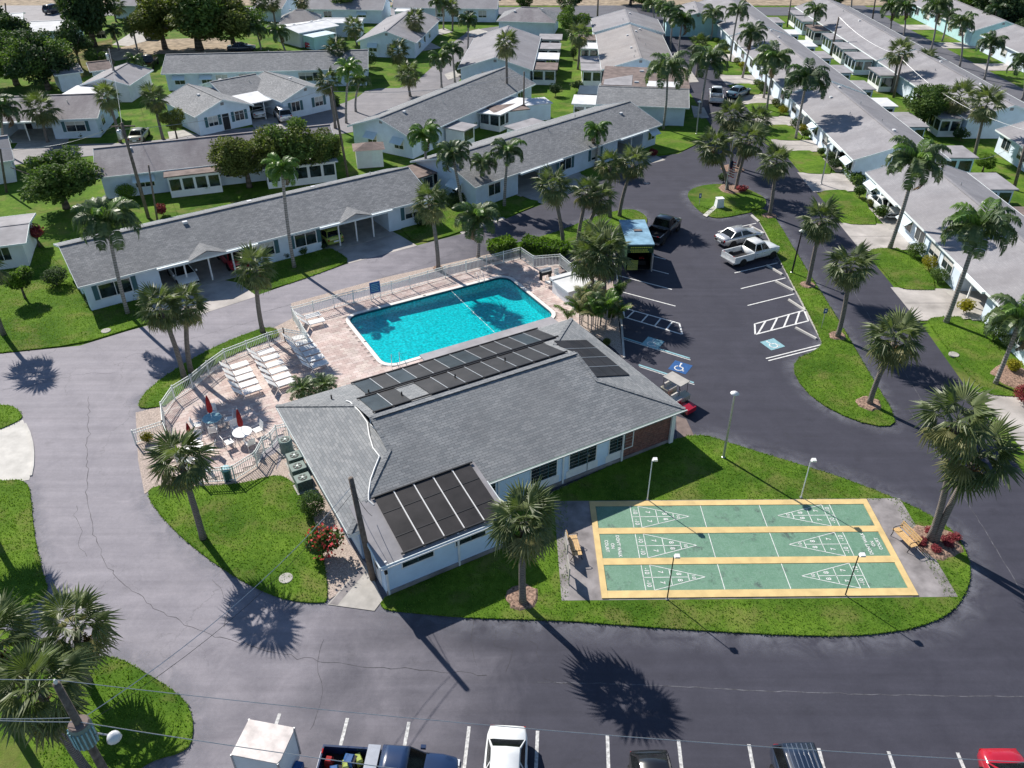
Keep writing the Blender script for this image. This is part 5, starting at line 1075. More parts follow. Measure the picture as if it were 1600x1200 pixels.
tree((148, 72), 7.4, 7.2, 'leaf_dark', 'dark pine behind the small white house', 'big', 1.25, mat2='leaf_dark'); tree((26, 132), 4.4, 6.2, 'leaf', 'leafy tree mass at the far left', 'big', .8, mat2='leaf_dark'); tree((76, 140), 4.2, 5.8, 'leaf_dark', 'dark tree in front of the low roof at left', 'big', .85, mat2='leaf'); tree((10, 95), 5, 6.0, 'leaf', 'tree at the left edge near the bungalows', 'big', .8, mat2='leaf_dark'); tree((58, 88), 2.8, 3.6, 'leaf_dark', 'dark shrubby tree before the pale bungalow', 'tree'); tree((126, 106), 4.2, 3.4, 'leaf_dark', 'thin tree beside the dark pine', 'tree', 1.1); tree((155, 110), 2.2, 2.2, 'leaf', 'bushy tree behind the tall pole', 'tree')
tree((545, 30), 3.0, 3.6, 'leaf', 'round tree before the pale house at the top', 'tree', .8, mat2='leaf'); tree((892, 62), 3.6, 3.6, 'leaf', 'leafy tree on the central lawn', 'tree', .9); tree((888, 24), 2.6, 3.2, 'leaf_dark', 'dark tree beyond the central lawn', 'tree'); tree((820, 16), 1.6, 2.2, 'leaf', 'bushy tree by the far road', 'tree'); tree((985, 8), 3.0, 4.4, 'leaf_dark', 'dark tree beyond the pale gable', 'big'); tree((1010, 14), 3.0, 3.4, 'leaf', 'tree beyond the tan roof', 'tree')
tree((1560, 52), 4.6, 7.5, 'leaf_dark', 'dark dense tree at the upper right', 'big', .8, mat2='leaf_dark'); tree((1505, 30), 3.6, 5.0, 'leaf_lime', 'lime green tree at the upper right', 'big', .8); tree((1600, 66), 3.4, 5.0, 'leaf_dark', 'dark tree at the right edge beyond the far street', 'big', .8); tree((1100, 36), 1.6, 2.2, 'leaf_dark', 'dark shrub tree by the aqua gable', 'tree'); tree((1310, 14), 2.2, 2.4, 'leaf_dark', 'dark shrub tree at the top behind the row', 'tree')
tree((62, 385), 1.5, 1.15, 'leaf_red', 'small reddish tree beside the white porch', 'shrub', .9); tree((1535, 268), 1.3, 1.5, 'leaf_lime', 'lime green bushy tree on the back lawn', 'tree', .8); tree((278, 222), 2.8, 1.9, 'leaf_olive', 'olive tree left of the twin gable house', 'tree', 1.0); tree((300, 196), 1.8, 1.5, 'leaf_dark', 'dark bush tree at the corner of the twin gable house', 'tree')
for i, (x, y, r) in enumerate(((-120, 225, 7), (-90, 232, 6), (-60, 228, 8), (-30, 235, 6), (0, 230, 7), (35, 236, 7), (70, 228, 8), (110, 232, 8), (-150, 215, 8), (-112, 150, 6), (-118, 175, 7), (145, 225, 8))):
    t = empty('leafy_tree', (x, y, 0), 0, 'tree beyond the far road, %s of those outside the top of the view' % ('first second third fourth fifth sixth seventh eighth ninth tenth eleventh twelfth'.split()[i]), 'tree'); MB().tube([(0, 0, 0), (0, 0, r * .7)], [.4, .25], 7).build('trunk', M['bark'], t); inst('crown', cloud('big', i % 3, ('leaf', 'leaf_dark', 'leaf_olive')[i % 3]), t, (0, 0, r * .85), (0, 0, i), (r, r, r * .75))
def shrub(base, r, mat, label, kind='shrub', sz=.85, name='shrub', flowers=None, group=None):
    NT[0] += 1; rg = random.Random(NT[0]); b = G(*base) if not isinstance(base, Vector) else base
    t = empty(name, b, 0, label, 'shrub', group)
    inst('foliage', cloud(kind, rg.randrange(len(CLOUD[kind])), mat), t, (0, 0, r * sz * .85), (0, 0, rg.uniform(0, 6.28)), (r, r, r * sz))
    MB().tube([(0, 0, -.05), (0, 0, r * sz)], [.05, .03], 5).build('stem', M['bark'], t)
    if flowers:
        mb = leaf_cloud(int(r * 100) + 3, flowers, .13, 7, .8, .5, (.46, .58), .9); tag(inst('blossom', mb.mesh('blossom', [M['flower']]), t, (0, 0, r * sz * .9), (0, 0, 1), (r, r, r * sz)), kind='stuff')
    return t
shrub((490, 802), 1.0, 'leaf', 'clipped round bush by the condensers', 'ball', .95); shrub((513, 868), 1.3, 'leaf', 'bush with red blossoms beside the clubhouse pole', 'shrub', 1.0, flowers=220); shrub((90, 446), 1.35, 'leaf_dark', 'large round bush at the gable end of the long house', 'ball', .8)
shrub((232, 692), .6, 'leaf_gold', 'yellow green small palm shrub under the leaning palm'); shrub((255, 335), 1.0, 'leaf_red', 'red leaf shrub behind the long roof'); shrub((200, 312), 1.3, 'leaf_lime', 'light green bush behind the long roof', 'ball'); shrub((325, 298), 1.2, 'leaf_lime', 'clipped light green hedge bush beneath the stained roof', 'ball', .7)
shrub((1505, 488), .95, 'leaf_gold', 'golden shrub beside the driveway of the nearest row house'); shrub((1552, 530), 1.2, 'leaf', 'tall dark shrub before the nearest row house', 'ball'); shrub((1578, 545), 1.0, 'leaf_dark', 'clipped dark ball by the red mulch bed', 'ball'); shrub((1582, 580), .85, 'leaf_gold', 'golden shrub in the red mulch bed'); shrub((1600, 630), 1.1, 'leaf_red', 'red leaf shrub at the right edge', 'ball')
shrub((775, 195), 1.6, 'leaf', 'clipped round shrub beside the sunroom', 'ball'); shrub((715, 205), 1.7, 'leaf_lime', 'wide light green shrub before the sunroom', 'ball', .6); shrub((735, 200), 1.2, 'leaf_lime', 'second light green shrub before the sunroom', 'ball', .7); shrub((578, 104), 1.6, 'leaf_dark', 'clipped square bush at the street corner', 'ball', 1.0); shrub((722, 118), 2.0, 'leaf_dark', 'dark bush at the pale gable end', 'shrub'); shrub((750, 112), 1.5, 'leaf_dark', 'low shrub along the pale gable end', 'shrub'); shrub((862, 118), 2.0, 'leaf', 'bush between the flat porches', 'shrub'); shrub((868, 150), 1.4, 'leaf_dark', 'dark bush before the small sunroom', 'shrub'); shrub((900, 142), 1.3, 'leaf_dark', 'bush beside the patched roof house', 'shrub')
shrub((896, 92), .8, 'leaf_dark', 'slim clipped cypress on the central lawn', 'ball', 1.7); shrub((1020, 244), .8, 'leaf_red', 'leafless reddish shrub on the lawn by the bend', 'shrub'); shrub((660, 352), 1.0, 'leaf_dark', 'low bush by the gable end near the pool lane', 'ball'); shrub((475, 398), .7, 'leaf', 'bush under the window of the long house'); shrub((505, 390), .55, 'leaf_dark', 'little bush beside the lime car carport'); shrub((447, 404), .6, 'leaf_dark', 'small dark bush under the long house window'); shrub((1130, 285), .9, 'leaf_dark', 'low plant at the foot of the flag'); shrub((1160, 300), 1.0, 'leaf_red', 'reddish ground shrub under the flag palms', 'shrub', .5)
shrub((1500, 220), 1.3, 'leaf_dark', 'dark shrub beside the brick patio'); shrub((1470, 205), 1.2, 'leaf_dark', 'round bush behind the leafy tree', 'ball'); shrub((955, 500), .7, 'leaf', 'bush at the foot of the car park kerb'); shrub((920, 455), .5, 'leaf', 'small bush beside the pump cover'); shrub((948, 540), .55, 'leaf_olive', 'dry bush at the corner of the roof')
for k, (q, r) in enumerate((((1455, 835), .62), ((1440, 850), .5), ((1478, 852), .6), ((1462, 862), .5), ((1490, 842), .5))): shrub(q, r, 'leaf_red', 'red leaf plant around the twin palms, ' + ('behind the trunks', 'on the left', 'on the right', 'in front', 'farthest right')[k], 'shrub', .55, 'red_leaf_plant', None, 'red leaf plants in the palm bed')
ordn = 'first second third fourth fifth sixth seventh eighth ninth tenth eleventh twelfth thirteenth fourteenth fifteenth sixteenth seventeenth eighteenth nineteenth twentieth twenty-first twenty-second twenty-third twenty-fourth'.split()
k = 0
for y0, y1 in RL[1:]:
    for j in range(3):
        y = y0 + (j + .6) * (y1 - y0) / 3.3; k += 1
        shrub(Vector((36.75 + .25 * (j % 2), y, 0)), random.uniform(.72, 1.05), random.choice(('leaf', 'leaf_dark', 'leaf_olive', 'leaf', 'leaf_gold')), 'shrub in the beds before the row houses, %s counted from the camera' % ordn[k - 1], random.choice(('shrub', 'ball')), .9, 'shrub', None, 'shrubs before the row houses')
def hedge(a, b, w, h, mat, label, dens=70):
    p, q = G(*a), G(*b); L = (q - p).length; ang = A(p, q); rg = np.random.RandomState(int(abs(p.x * 10)) + 1); V = []; F = []
    n = int((L * (w + 2 * h) + 2 * w * h) * dens)
    for _ in range(n):
        f = rg.choice(4, p=[.45, .3, .15, .10]); x = rg.rand() * L; y = (rg.rand() - .5) * w; z = rg.rand() * h
        if f == 0: z = h
        elif f == 1: y = -w / 2
        elif f == 2: y = w / 2
        else: x = L * rg.randint(2)
        c = np.array([x, y, z]) + rg.randn(3) * .07; u = rg.randn(3); u /= np.linalg.norm(u); v = np.cross(u, rg.randn(3)); v /= np.linalg.norm(v); l = rg.uniform(.09, .17)
        k = len(V); V += [tuple(c - u * l), tuple(c + v * l * .6), tuple(c + u * l), tuple(c - v * l * .6)]; F.append((k, k + 1, k + 2, k + 3))
    t = empty('hedge', p, ang, label, 'hedge'); mb = MB(); mb.v = V; mb.f = F; mb.m = [0] * len(F); mb.build('foliage', M[mat], t); MB().box(.15, L - .15, -w / 2 + .12, w / 2 - .12, 0, h - .12).build('core', M['leaf_dark'], t)
hedge((138, 474), (212, 462), 1.3, 1.0, 'leaf_dark', 'dark clipped hedge under the window of the long house'); hedge((768, 398), (800, 388), 1.5, 1.1, 'leaf_lime', 'light green hedge outside the pool fence corner'); hedge((818, 386), (885, 398), 1.6, .9, 'leaf_lime', 'long light green hedge behind the pool fence'); hedge((342, 190), (392, 182), 1.6, 1.2, 'leaf_dark', 'dark hedge before the left gable'); hedge((462, 174), (528, 164), 1.6, 1.2, 'leaf_dark', 'dark hedge before the right gable'); hedge((125, 213), (160, 208), 1.6, 1.2, 'leaf_dark', 'dark hedge under the shuttered window at left'); hedge((700, 322), (742, 312), 1.2, 1.0, 'leaf_dark', 'dark hedge at the gable behind the pool'); hedge((880, 272), (905, 262), 1.2, .9, 'leaf_dark', 'dark hedge between the carports behind the pool'); hedge((1322, 268), (1342, 290), 1.0, .9, 'leaf', 'clipped hedge at the corner of the second row house')
# mulch rings under palms
def ring(q, r, label, mat='mulch'):
    b = G(*q); mb = MB(); n = 22; rg = random.Random(int(q[0]))
    P = [(b.x + r * rg.uniform(.86, 1.1) * math.cos(6.283 * k / n), b.y + r * rg.uniform(.86, 1.1) * math.sin(6.283 * k / n)) for k in range(n)]
    v = [(x, y, .04) for x, y in P] + [(b.x + (x - b.x) * .8, b.y + (y - b.y) * .8, .15) for x, y in P]
    mb.add(v, [tuple(range(n, 2 * n))] + [(i, (i + 1) % n, n + (i + 1) % n, n + i) for i in range(n)])
    tag(mb.build('mulch_ring', M[mat]), kind='structure')
for q, r in (((816, 934), .95), ((1358, 632), .9), ((1308, 526), .72), ((1262, 446), .72), ((1202, 338), .8), ((1462, 848), 1.45), ((1143, 296), 1.5), ((1144, 264), 1.3), ((685, 420), .5)): ring(q, r, '')
ring((1585, 590), 1.6, '', 'red_mulch') if 'red_mulch' in M else ring((1585, 590), 1.6, '')
# ------------------------------------------------------------------ shuffleboard court
def text_mesh(s, size, mat):
    cu = bpy.data.curves.new('text', 'FONT'); cu.body = s; cu.size = size; cu.align_x = 'CENTER'; cu.align_y = 'CENTER'; cu.extrude = .0015; cu.offset = .004
    o = bpy.data.objects.new('text', cu); COL.objects.link(o); dg = bpy.context.evaluated_depsgraph_get(); me = bpy.data.meshes.new_from_object(o.evaluated_get(dg)); bpy.data.objects.remove(o)
    me.materials.clear(); me.materials.append(M[mat]); return me
court = empty('shuffleboard_court', (4.92, 28.72, 0), R(.7), 'green three lane shuffleboard court with tan edges and white numbers', 'court')
CLn = 15.55; ZC = .11
MB().box(-2.4, CLn + 2.35, -.55, 6.85, -.05, ZC - .03).build('slab', M['slab'], court)
lanes = [(0.02, 1.80), (2.27, 4.10), (4.56, 6.34)]
def court_mat():
    m, N, L, P = _new('court_paint'); tc = N.new('ShaderNodeTexCoord').outputs['Object']
    a = _noise(N, L, tc, .9, 6, .65, .6); b = _noise(N, L, tc, 3.4, 5, .7, 1.5); r = _ramp(N, [(.3, (.105, .222, .145)), (.7, (.14, .27, .18))]); L.new(a.outputs[0], r.inputs[0])
    d = _ramp(N, [(.57, (0, 0, 0)), (.68, (.85,) * 3)]); L.new(_noise(N, L, _map(N, L, tc, loc=(4, 9, 0)), .8, 6, .7, .4).outputs[0], d.inputs[0]); c = _mix(N, L, r.outputs[0], (.05, .075, .065), d.outputs[0])
    s = _ramp(N, [(.47, (0, 0, 0)), (.51, (.28,) * 3), (.55, (0, 0, 0))]); L.new(b.outputs[0], s.inputs[0]); c = _mix(N, L, c, (.35, .48, .42), s.outputs[0]); L.new(c, P.inputs['Base Color']); P.inputs['Roughness'].default_value = .62; return m
M['court'] = court_mat()
for a, b in ((-.46, 0.02), (1.80, 2.27), (4.10, 4.56), (6.34, 6.75)): MB().box(-.32, CLn + .32, a, b, ZC - .04, ZC + .022).build('alley', M['court_edge'], court)
for x0, x1 in ((-.34, -.02), (CLn + .02, CLn + .34)): MB().box(x0, x1, -.47, 6.76, ZC - .04, ZC + .03).build('end_board', M['court_edge'], court)
DG = {k: text_mesh(k, s, 'line') for k, s in (('7', .36), ('8', .36), ('10', .34), ('-10', .34))}
ft = .3048
for li, (ya, yb) in enumerate(lanes):
    ln = MB().box(0, CLn, ya, yb, ZC - .04, ZC).build('lane', M['court'], court)
    ym_ = (ya + yb) / 2; zl = ZC + .004; hw = (yb - ya) / 2 - .02
    def seg(a, b, w=.035):
        MB().bar((*a, zl), (*b, zl), w, .004).build('line', M['line'], ln)
    for sgn, x0 in ((1, 0.0), (-1, CLn)):
        X = lambda f: x0 + sgn * f * ft
        half = lambda f: hw * (18 - f) / (18 - 8.0)
        for f in (6.5, 8.0): seg((X(f), ym_ - hw), (X(f), ym_ + hw))
        seg((X(8.0), ym_ - hw), (X(17.2), ym_)); seg((X(8.0), ym_ + hw), (X(17.2), ym_))
        tw = lambda f: hw * (17.2 - f) / (17.2 - 8.0)
        for f in (11.2, 14.3): seg((X(f), ym_ - tw(f)), (X(f), ym_ + tw(f)))
        seg((X(6.5), ym_), (X(14.3), ym_)); seg((X(19.9), ym_ - hw), (X(19.9), ym_ + hw))
        rot = (0, 0, R(-90) if sgn > 0 else R(90))
        for f, s_, d in ((7.25, '-10', .5), (9.6, '7', .42), (12.7, '8', .25)):
            for e in (-1, 1): inst('number', DG[s_], ln, (X(f), ym_ + e * hw * d, zl + .004), rot)
        inst('number', DG['10'], ln, (X(15.15), ym_, zl + .004), rot, .8)
    if li == 1:
        for sgn, x0 in ((1, 0.0), (-1, CLn)):
            rot = (0, 0, R(-90) if sgn > 0 else R(90))
            for k, (s_, f) in enumerate((("DON'T WALK", 3.0), ('ON', 1.95), ('COURT', .95))): inst('lettering', text_mesh(s_, .26, 'line'), ln, (x0 + sgn * f * ft * 1.05, ym_, zl + .004), rot)
def bench(q, rz, label):
    b = empty('park_bench', G(*q) + Vector((0, 0, .10)), rz, label, 'bench')
    for k in range(4): MB().box(-.75, .75, .02 + .115 * k, .12 + .115 * k, .43, .46).build('seat_slat', M['wood'], b)
    for k in range(3): MB().box(-.75, .75, .50 + .05 * k, .525 + .05 * k, .53 + .13 * k, .64 + .13 * k).build('back_slat', M['wood'], b)
    for x in (-.66, .66):
        MB().tube([(x, -.02, 0), (x, .06, .25), (x, .02, .42)], .022, 6).build('leg', M['black_paint'], b); MB().tube([(x, .62, 0), (x, .50, .25), (x, .50, .45), (x, .66, .93)], .022, 6).build('leg', M['black_paint'], b)
        MB().tube([(x, .02, .42), (x, -.02, .62), (x, .12, .68), (x, .4, .66), (x, .57, .68)], .02, 6).build('armrest', M['black_paint'], b)
bench((1404, 852), R(-72), 'yellow slatted bench on the right apron of the shuffleboard court'); bench((905, 862), R(98), 'yellow slatted bench on the left apron of the shuffleboard court')
for q, l in (((884, 868), 'left scoreboard panel beside the bench, farther one'), ((887, 905), 'left scoreboard panel beside the bench, nearer one')):
    s = empty('scoreboard', G(*q) + Vector((0, 0, .06)), R(4), l, 'scoreboard', 'scoreboards at the court'); MB().box(-.03, .03, -.5, .5, .55, 1.25).build('board', M['concrete'], s)
    for y in (-.42, .42): MB().box(-.025, .025, y - .025, y + .025, 0, .55).build('post', M['metal'], s)
def court_lamp(q, top, label):
    b = G(*q); c = up(b, *top); t = empty('court_lamp', b, 0, label, 'lamp post', 'floodlight posts round the court'); h = c.z
    MB().tube([(0, 0, 0), (0, 0, h)], [.035, .028], 7).build('pole', M['white' if q[1] < 900 else 'black_paint'], t); MB().box(-.07, .07, -.07, .07, 0, .12).build('base', M['metal'], t); MB().bar((0, 0, h - .03), (.12, -.06, h + .03), .05, .05).build('bracket', M['metal'], t)
    MB().loft([[(.02, -.12, h), (.3, -.12, h), (.3, .1, h), (.02, .1, h)], [(.05, -.16, h + .14), (.27, -.16, h + .14), (.27, .06, h + .16), (.05, .06, h + .16)]]).build('floodlight', M['white'], t)
court_lamp((1011, 783), (1021, 719), 'court floodlight post behind the left triangles'); court_lamp((1251, 779), (1266, 720), 'court floodlight post behind the right triangles'); court_lamp((1042, 938), (1051, 870), 'court floodlight post in front of the left triangles'); court_lamp((1320, 932), (1340, 868), 'court floodlight post in front of the right triangles')
def street_lamp(q, top, label, mat='metal'):
    b = G(*q); c = up(b, *top); t = empty('street_lamp', b, 0, label, 'street lamp', 'street lamps'); h = c.z
    MB().tube([(0, 0, 0), (c.x - b.x, 0, h)], [.085, .06], 8).build('pole', M[mat], t); MB().lathe([(.06, 0), (.2, .02), (.27, .06), (.12, .16), (.04, .22)], 14, (c.x - b.x, 0, h)).build('lamp_head', M['white'], t, smooth=True); MB().lathe([(.12, 0), (.12, .12), (.09, .14)], 10).build('base', M['metal'], t)
for q, tp, l in (((1130, 716), (1148, 616), 'grey street lamp at the corner of the court lawn'), ((1237, 427), (1253, 362), 'slim dark street lamp on the median'), ((1283, 288), (1296, 226), 'street lamp on the row lawn opposite the flag island'), ((1088, 210), (1093, 160), 'street lamp on the lawn at the entrance bend'), ((324, 190), (322, 166), 'street lamp behind the olive trees')): street_lamp(q, tp, l, 'black_paint' if q[0] == 1237 else 'metal')
# ------------------------------------------------------------------ utility poles and wires
def pole(q, top, label, r=.15, arm=False, can=False):
    b = G(*q); c = up(b, *top); t = empty('utility_pole', b, 0, label, 'utility pole', 'utility poles'); d = c - b
    MB().tube([(0, 0, -.1), d * .5, d], [r * 1.15, r, r * .85], 9).build('pole', M['wood_pole'], t, smooth=True)
    if arm: MB().bar(d + Vector((-1.1, 0, -.35)), d + Vector((1.1, .2, -.35)), .1, .12).build('cross_arm', M['wood_pole'], t)
    if can:
        k = d + Vector((-.42 if can < 0 else .42, -.05, -1.5)); tr = MB().lathe([(.24, 0), (.26, .05), (.26, .75), (.2, .85)], 12, k).build('transformer', M['metal'], t, smooth=True)
        MB().tube([k + Vector((0, 0, .85)), k + Vector((0, 0, 1.1))], [.05, .03], 6).build('bushing', M['pvc'], tr)
    return c
W0 = pole((583, 905), (548, 747), 'leaning wooden service pole at the corner of the clubhouse', .15)
W2 = pole((232, 340), (190, 192), 'tall wooden pole behind the long roof with a transformer', .16, True, -1); W3 = pole((186, 148), (170, 76), 'wooden pole with transformer by the small white house', .17, False, -1); W4 = pole((544, 278), (518, 135), 'tall pole behind the garden shed', .13); W5 = pole((818, 192), (819, 112), 'slim pole on the lawn behind the long house', .11)
W6 = pole((1298, 86), (1311, 26), 'dark leaning pole on the back lawn between the rows', .15); W7 = pole((1396, 152), (1411, 88), 'leaning pole beside the fan palm on the back lawn', .15); W8 = pole((1584, 296), (1608, 205), 'pole at the right edge of the back lawn', .16); W9 = pole((933, 40), (935, -12), 'pole at the end of the central lawn', .17); W10 = pole((1230, 42), (1236, 0), 'pole on the lawn behind the row house', .13); W11 = pole((1363, 32), (1369, -10), 'pole at the end of the second row', .14); W12 = pole((12, 46), (8, 5), 'pole at the upper left corner', .15); W13 = pole((246, 345), (232, 258), 'second thinner pole behind the long roof', .09); W14 = pole((10, 300), (0, 232), 'pole at the left edge', .12)
tb = G(228, 1322); tcw = up(tb, 88, 1068); tp = empty('utility_pole', tb, 0, 'wooden transformer pole with street light at the lower left', 'utility pole', 'utility poles'); d = tcw - tb
MB().tube([(0, 0, -.1), d * .5, d], [.17, .15, .12], 10).build('pole', M['wood_pole'], tp, smooth=True); k = d * .86 + Vector((.36, -.05, -.35))
k = up(tb, 137, 1158) - tb; LP = up(tb, 178, 1150) - tb
tr = MB().lathe([(.32, -.04), (.36, 0), (.36, .92), (.33, .98), (.33, 1.02), (.1, 1.06)], 18, k).build('transformer', M['ac'], tp, smooth=True)
for j in range(9): a = R(200 + j * 20); MB().box(k.x + .39 * math.cos(a) - .02, k.x + .39 * math.cos(a) + .02, k.y + .39 * math.sin(a) - .02, k.y + .39 * math.sin(a) + .02, k.z + .06, k.z + .86).build('fin', M['blue_pale'], tr)
MB().lathe([(.34, 0), (.3, .05), (.05, .07)], 14, k + Vector((0, 0, 1.02))).build('lid', M['flat_brown'], tr); MB().tube([k + Vector((0, 0, 1.06)), k + Vector((-.02, 0, 1.36))], [.045, .03], 6).build('bushing', M['black_paint'], tr)
MB().tube([Vector((d.x * LP.z / d.z, 0, LP.z)), (Vector((d.x * LP.z / d.z, 0, LP.z)) + LP) / 2 + Vector((0, 0, .15)), LP], .03, 6).build('lamp_arm', M['metal'], tp); MB().lathe([(.06, .3), (.2, .16), (.25, 0), (.14, -.07)], 12, LP + Vector((.02, -.05, -.05))).build('lamp_head', M['lamp_clear'], tp, smooth=True)
MB().lathe([(.05, 0), (.07, .08), (.03, .2)], 8, d).build('insulator', M['pvc'], tp)
def wire(a, b, label, sag=.4, r=.012, mat='metal', n=14):
    a = Vector(a); b = Vector(b); P = [a + (b - a) * (k / n) - Vector((0, 0, sag * 4 * (k / n) * (1 - k / n))) for k in range(n + 1)]
    o = MB().tube(P, r, 4).build('power_line', M[mat]); tag(o, label, 'wire', 'overhead wires')
far_r = Vector((22, 15.0, tcw.z - 1.5)); far_l = Vector((-40, 20, tcw.z))
ZW = tcw.z
wire(tcw + Vector((0, 0, .2)), G(1700, 1196, ZW), 'upper overhead wire crossing above the parked cars', .5, .013); wire(tcw + Vector((0, 0, .2)), G(-300, 1032, ZW), 'upper overhead wire leaving the transformer pole to the left', .3, .013)
wl = tb + Vector((d.x * .8, 0, d.z * .8)); wire(wl, G(1500, 1296, wl.z), 'lower overhead wire from the transformer pole to the right', .5, .016); wire(wl + Vector((0, 0, -.02)), G(-300, 1098, wl.z), 'lower overhead wire left of the transformer pole', .3, .016); wire(wl + Vector((0, 0, .22)), G(-300, 1104, wl.z), 'middle overhead wire left of the transformer pole', .3, .014)
wire(tb + d * .8, W0 + Vector((0, 0, -.5)), 'service cable from the transformer pole to the clubhouse pole', .9, .018); wire(tb + d * .77, W0 + Vector((0, 0, -.9)), 'lower service cable to the clubhouse pole', 1.1, .012, 'black_paint')
ce = UV(1.4, .2, 3.2)
wire(W0 + Vector((0, 0, -.5)), ce, 'short service drop from the pole to the clubhouse roof', .3, .016, 'black_paint'); wire(W0 + Vector((0, 0, -.8)), UV(1.1, .8, 2.9), 'second short service drop to the clubhouse roof', .5, .014, 'black_paint')
wire(W2, W14, 'wire between the tall pole and the left edge', .8, .02); wire(W2 + Vector((0, 0, -.6)), W4, 'wire over the stained roof', .8, .02); wire(W4 + Vector((0, 0, -.5)), W5 + Vector((0, 0, -.2)), 'wire over the grey roofs to the slim pole', .9, .018); wire(W7, W6, 'wire over the back lawn', .8, .02); wire(W7 + Vector((0, 0, -.4)), W8, 'wire from the leaning pole to the right edge', 1.2, .02); wire(W3, W2, 'wire between the two transformer poles', .9, .018); wire(W8 + Vector((0, 0, -.4)), Vector((49.0, 86, 3.0)), 'sagging service wire to the row house', .9, .02)
# ------------------------------------------------------------------ pool fence
def fence(label, pts, h=1.2, first=0):
    f = empty('pool_fence', (0, 0, 0), 0, label, 'fence', 'white metal pool fences'); cnt = 0
    global PK
    pk = MB()
    for a, b in zip(pts, pts[1:]):
        a = Vector((*a, 0)); b = Vector((*b, 0)); L = (b - a).length; n = max(1, round(L / 1.8))
        for z in (.15, h - .22, h - .02): MB().bar(a + Vector((0, 0, z)), b + Vector((0, 0, z)), .035, .045).build('rail', M['fence_paint'], f)
        for k in range(n): p = a + (b - a) * (k / n); MB().box(p.x - .035, p.x + .035, p.y - .035, p.y + .035, 0, h + .06).build('post', M['fence_paint'], f)
        m = int(L / .13); ang = math.atan2((b - a).y, (b - a).x)
        for k in range(1, m):
            p = a + (b - a) * (k / m)
            if cnt < 290: inst('picket', PKM, f, (p.x, p.y, 0), (0, 0, ang)); cnt += 1
            else: pk.box(p.x - .012, p.x + .012, p.y - .012, p.y + .012, .15, h - .04)
    p = Vector((*pts[-1], 0)); MB().box(p.x - .035, p.x + .035, p.y - .035, p.y + .035, 0, h + .06).build('post', M['fence_paint'], f)
    if pk.v: tag(pk.build('picket_rows', M['fence_paint'], f), kind='stuff')
PKM = MB().box(-.012, .012, -.012, .012, .15, 1.16).mesh('picket', [M['fence_paint']])
T = lambda *ps: [tuple(G(x, y, 1.2)[:2]) for x, y in ps]
fence('curved white pool fence along the lane side of the deck', T((253, 658), (250, 629), (268, 603), (296, 586), (322, 565), (349, 546), (417, 520), (442, 513)))
fence('white pool fence between deck and lane behind the pool', T((442, 513), (479, 520), (455, 480), (520, 462), (611, 440), (695, 416), (760, 400), (813, 386)))
fence('white pool fence round the pump corner', T((813, 386), (834, 400), (875, 397), (892, 411), (926, 430)))
fence('white pool fence at the patio tables and lawn', T((253, 658), (270, 700), (308, 732), (346, 730), (362, 728), (397, 706), (409, 684), (421, 676), (430, 665), (448, 661)))
fence('short white gate fence beside the lane', T((205, 671), (253, 656)), 1.1); fence('short white fence at the car park kerb', T((942, 466), (964, 467)), 1.2)
sg = empty('notice_board', G(588, 470), R(28), 'blue pool notice board on the fence', 'sign'); MB().box(-.45, .45, -.02, .02, .75, 1.75).build('panel', M['blue'], sg)
for k in range(5): MB().box(-.34, .34 - .1 * (k % 2), -.026, -.022, .92 + .15 * k, .97 + .15 * k).build('text_line', M['blue_pale'], sg)
for x in (-.4, .4): MB().box(x - .03, x + .03, .02, .08, 0, 1.7).build('post', M['fence_paint'], sg)
# ------------------------------------------------------------------ loungers, tables, chairs
def make_lounger():
    r = empty('sun_lounger')
    w = .32
    for y in (-w, w):
        MB().tube([(-.35, y, .36), (.95, y, .36)], .02, 6).build('side_rail', M['white'], r); MB().tube([(-.35, y, .36), (-.92, y, .92)], .02, 6).build('back_rail', M['white'], r)
        MB().tube([(.75, y, .36), (.82, y, 0)], .02, 6).build('leg', M['white'], r); MB().tube([(-.2, y, .36), (-.42, y, 0)], .02, 6).build('leg', M['white'], r)
    for x in (.95, -.92): MB().tube([(x, -w, .36 if x > 0 else .92), (x, w, .36 if x > 0 else .92)], .02, 6).build('end_rail', M['white'], r)
    for k in range(12): x = -.28 + k * .102; MB().box(x, x + .088, -w, w, .372, .384).build('seat_strap', M['pvc'], r)
    for k in range(7): t0 = .04 + k * .135; a = Vector((-.35, 0, .375)).lerp(Vector((-.92, 0, .935)), t0); b = Vector((-.35, 0, .375)).lerp(Vector((-.92, 0, .935)), t0 + .115); MB().bar(a, b, 2 * w, .012).build('back_strap', M['pvc'], r)
    return r
proto = make_lounger(); used = False
rows = [('left', [(372, 573), (377, 583), (381, 592), (386, 602), (391, 612)], R(34)), ('middle', [(414, 552), (421, 561), (427, 571), (433, 581), (438, 591), (444, 600)], R(34)), ('pool side', [(468, 529), (473, 537), (479, 545), (485, 553), (491, 562), (497, 571)], R(32)), ('fence corner', [(487, 495), (493, 504)], R(30))]
for nm, L_, rz in rows:
    for k, q in enumerate(L_):
        o = proto if not used else copy_tree(proto); used = True; p = G(q[0] - 5, q[1], .38); o.location = (p.x, p.y, .062); o.rotation_euler = (0, 0, rz)
        tag(o, 'white strap sun lounger, %s from the fence in the %s row on the deck' % (ordn[k], nm), 'sun lounger', 'white sun loungers on the deck')
def make_chair():
    r = empty('patio_chair')
    for y in (-.26, .26): MB().tube([(.28, y, 0), (.27, y, .62), (-.25, y, .64), (-.30, y, 0)], .016, 5).build('side_frame', M['white'], r)
    MB().box(-.26, .26, -.25, .25, .41, .43).build('seat', M['pvc'], r); MB().bar((-.26, 0, .45), (-.38, 0, .95), .5, .02).build('backrest', M['pvc'], r)
    return r
pc = make_chair(); pcu = False
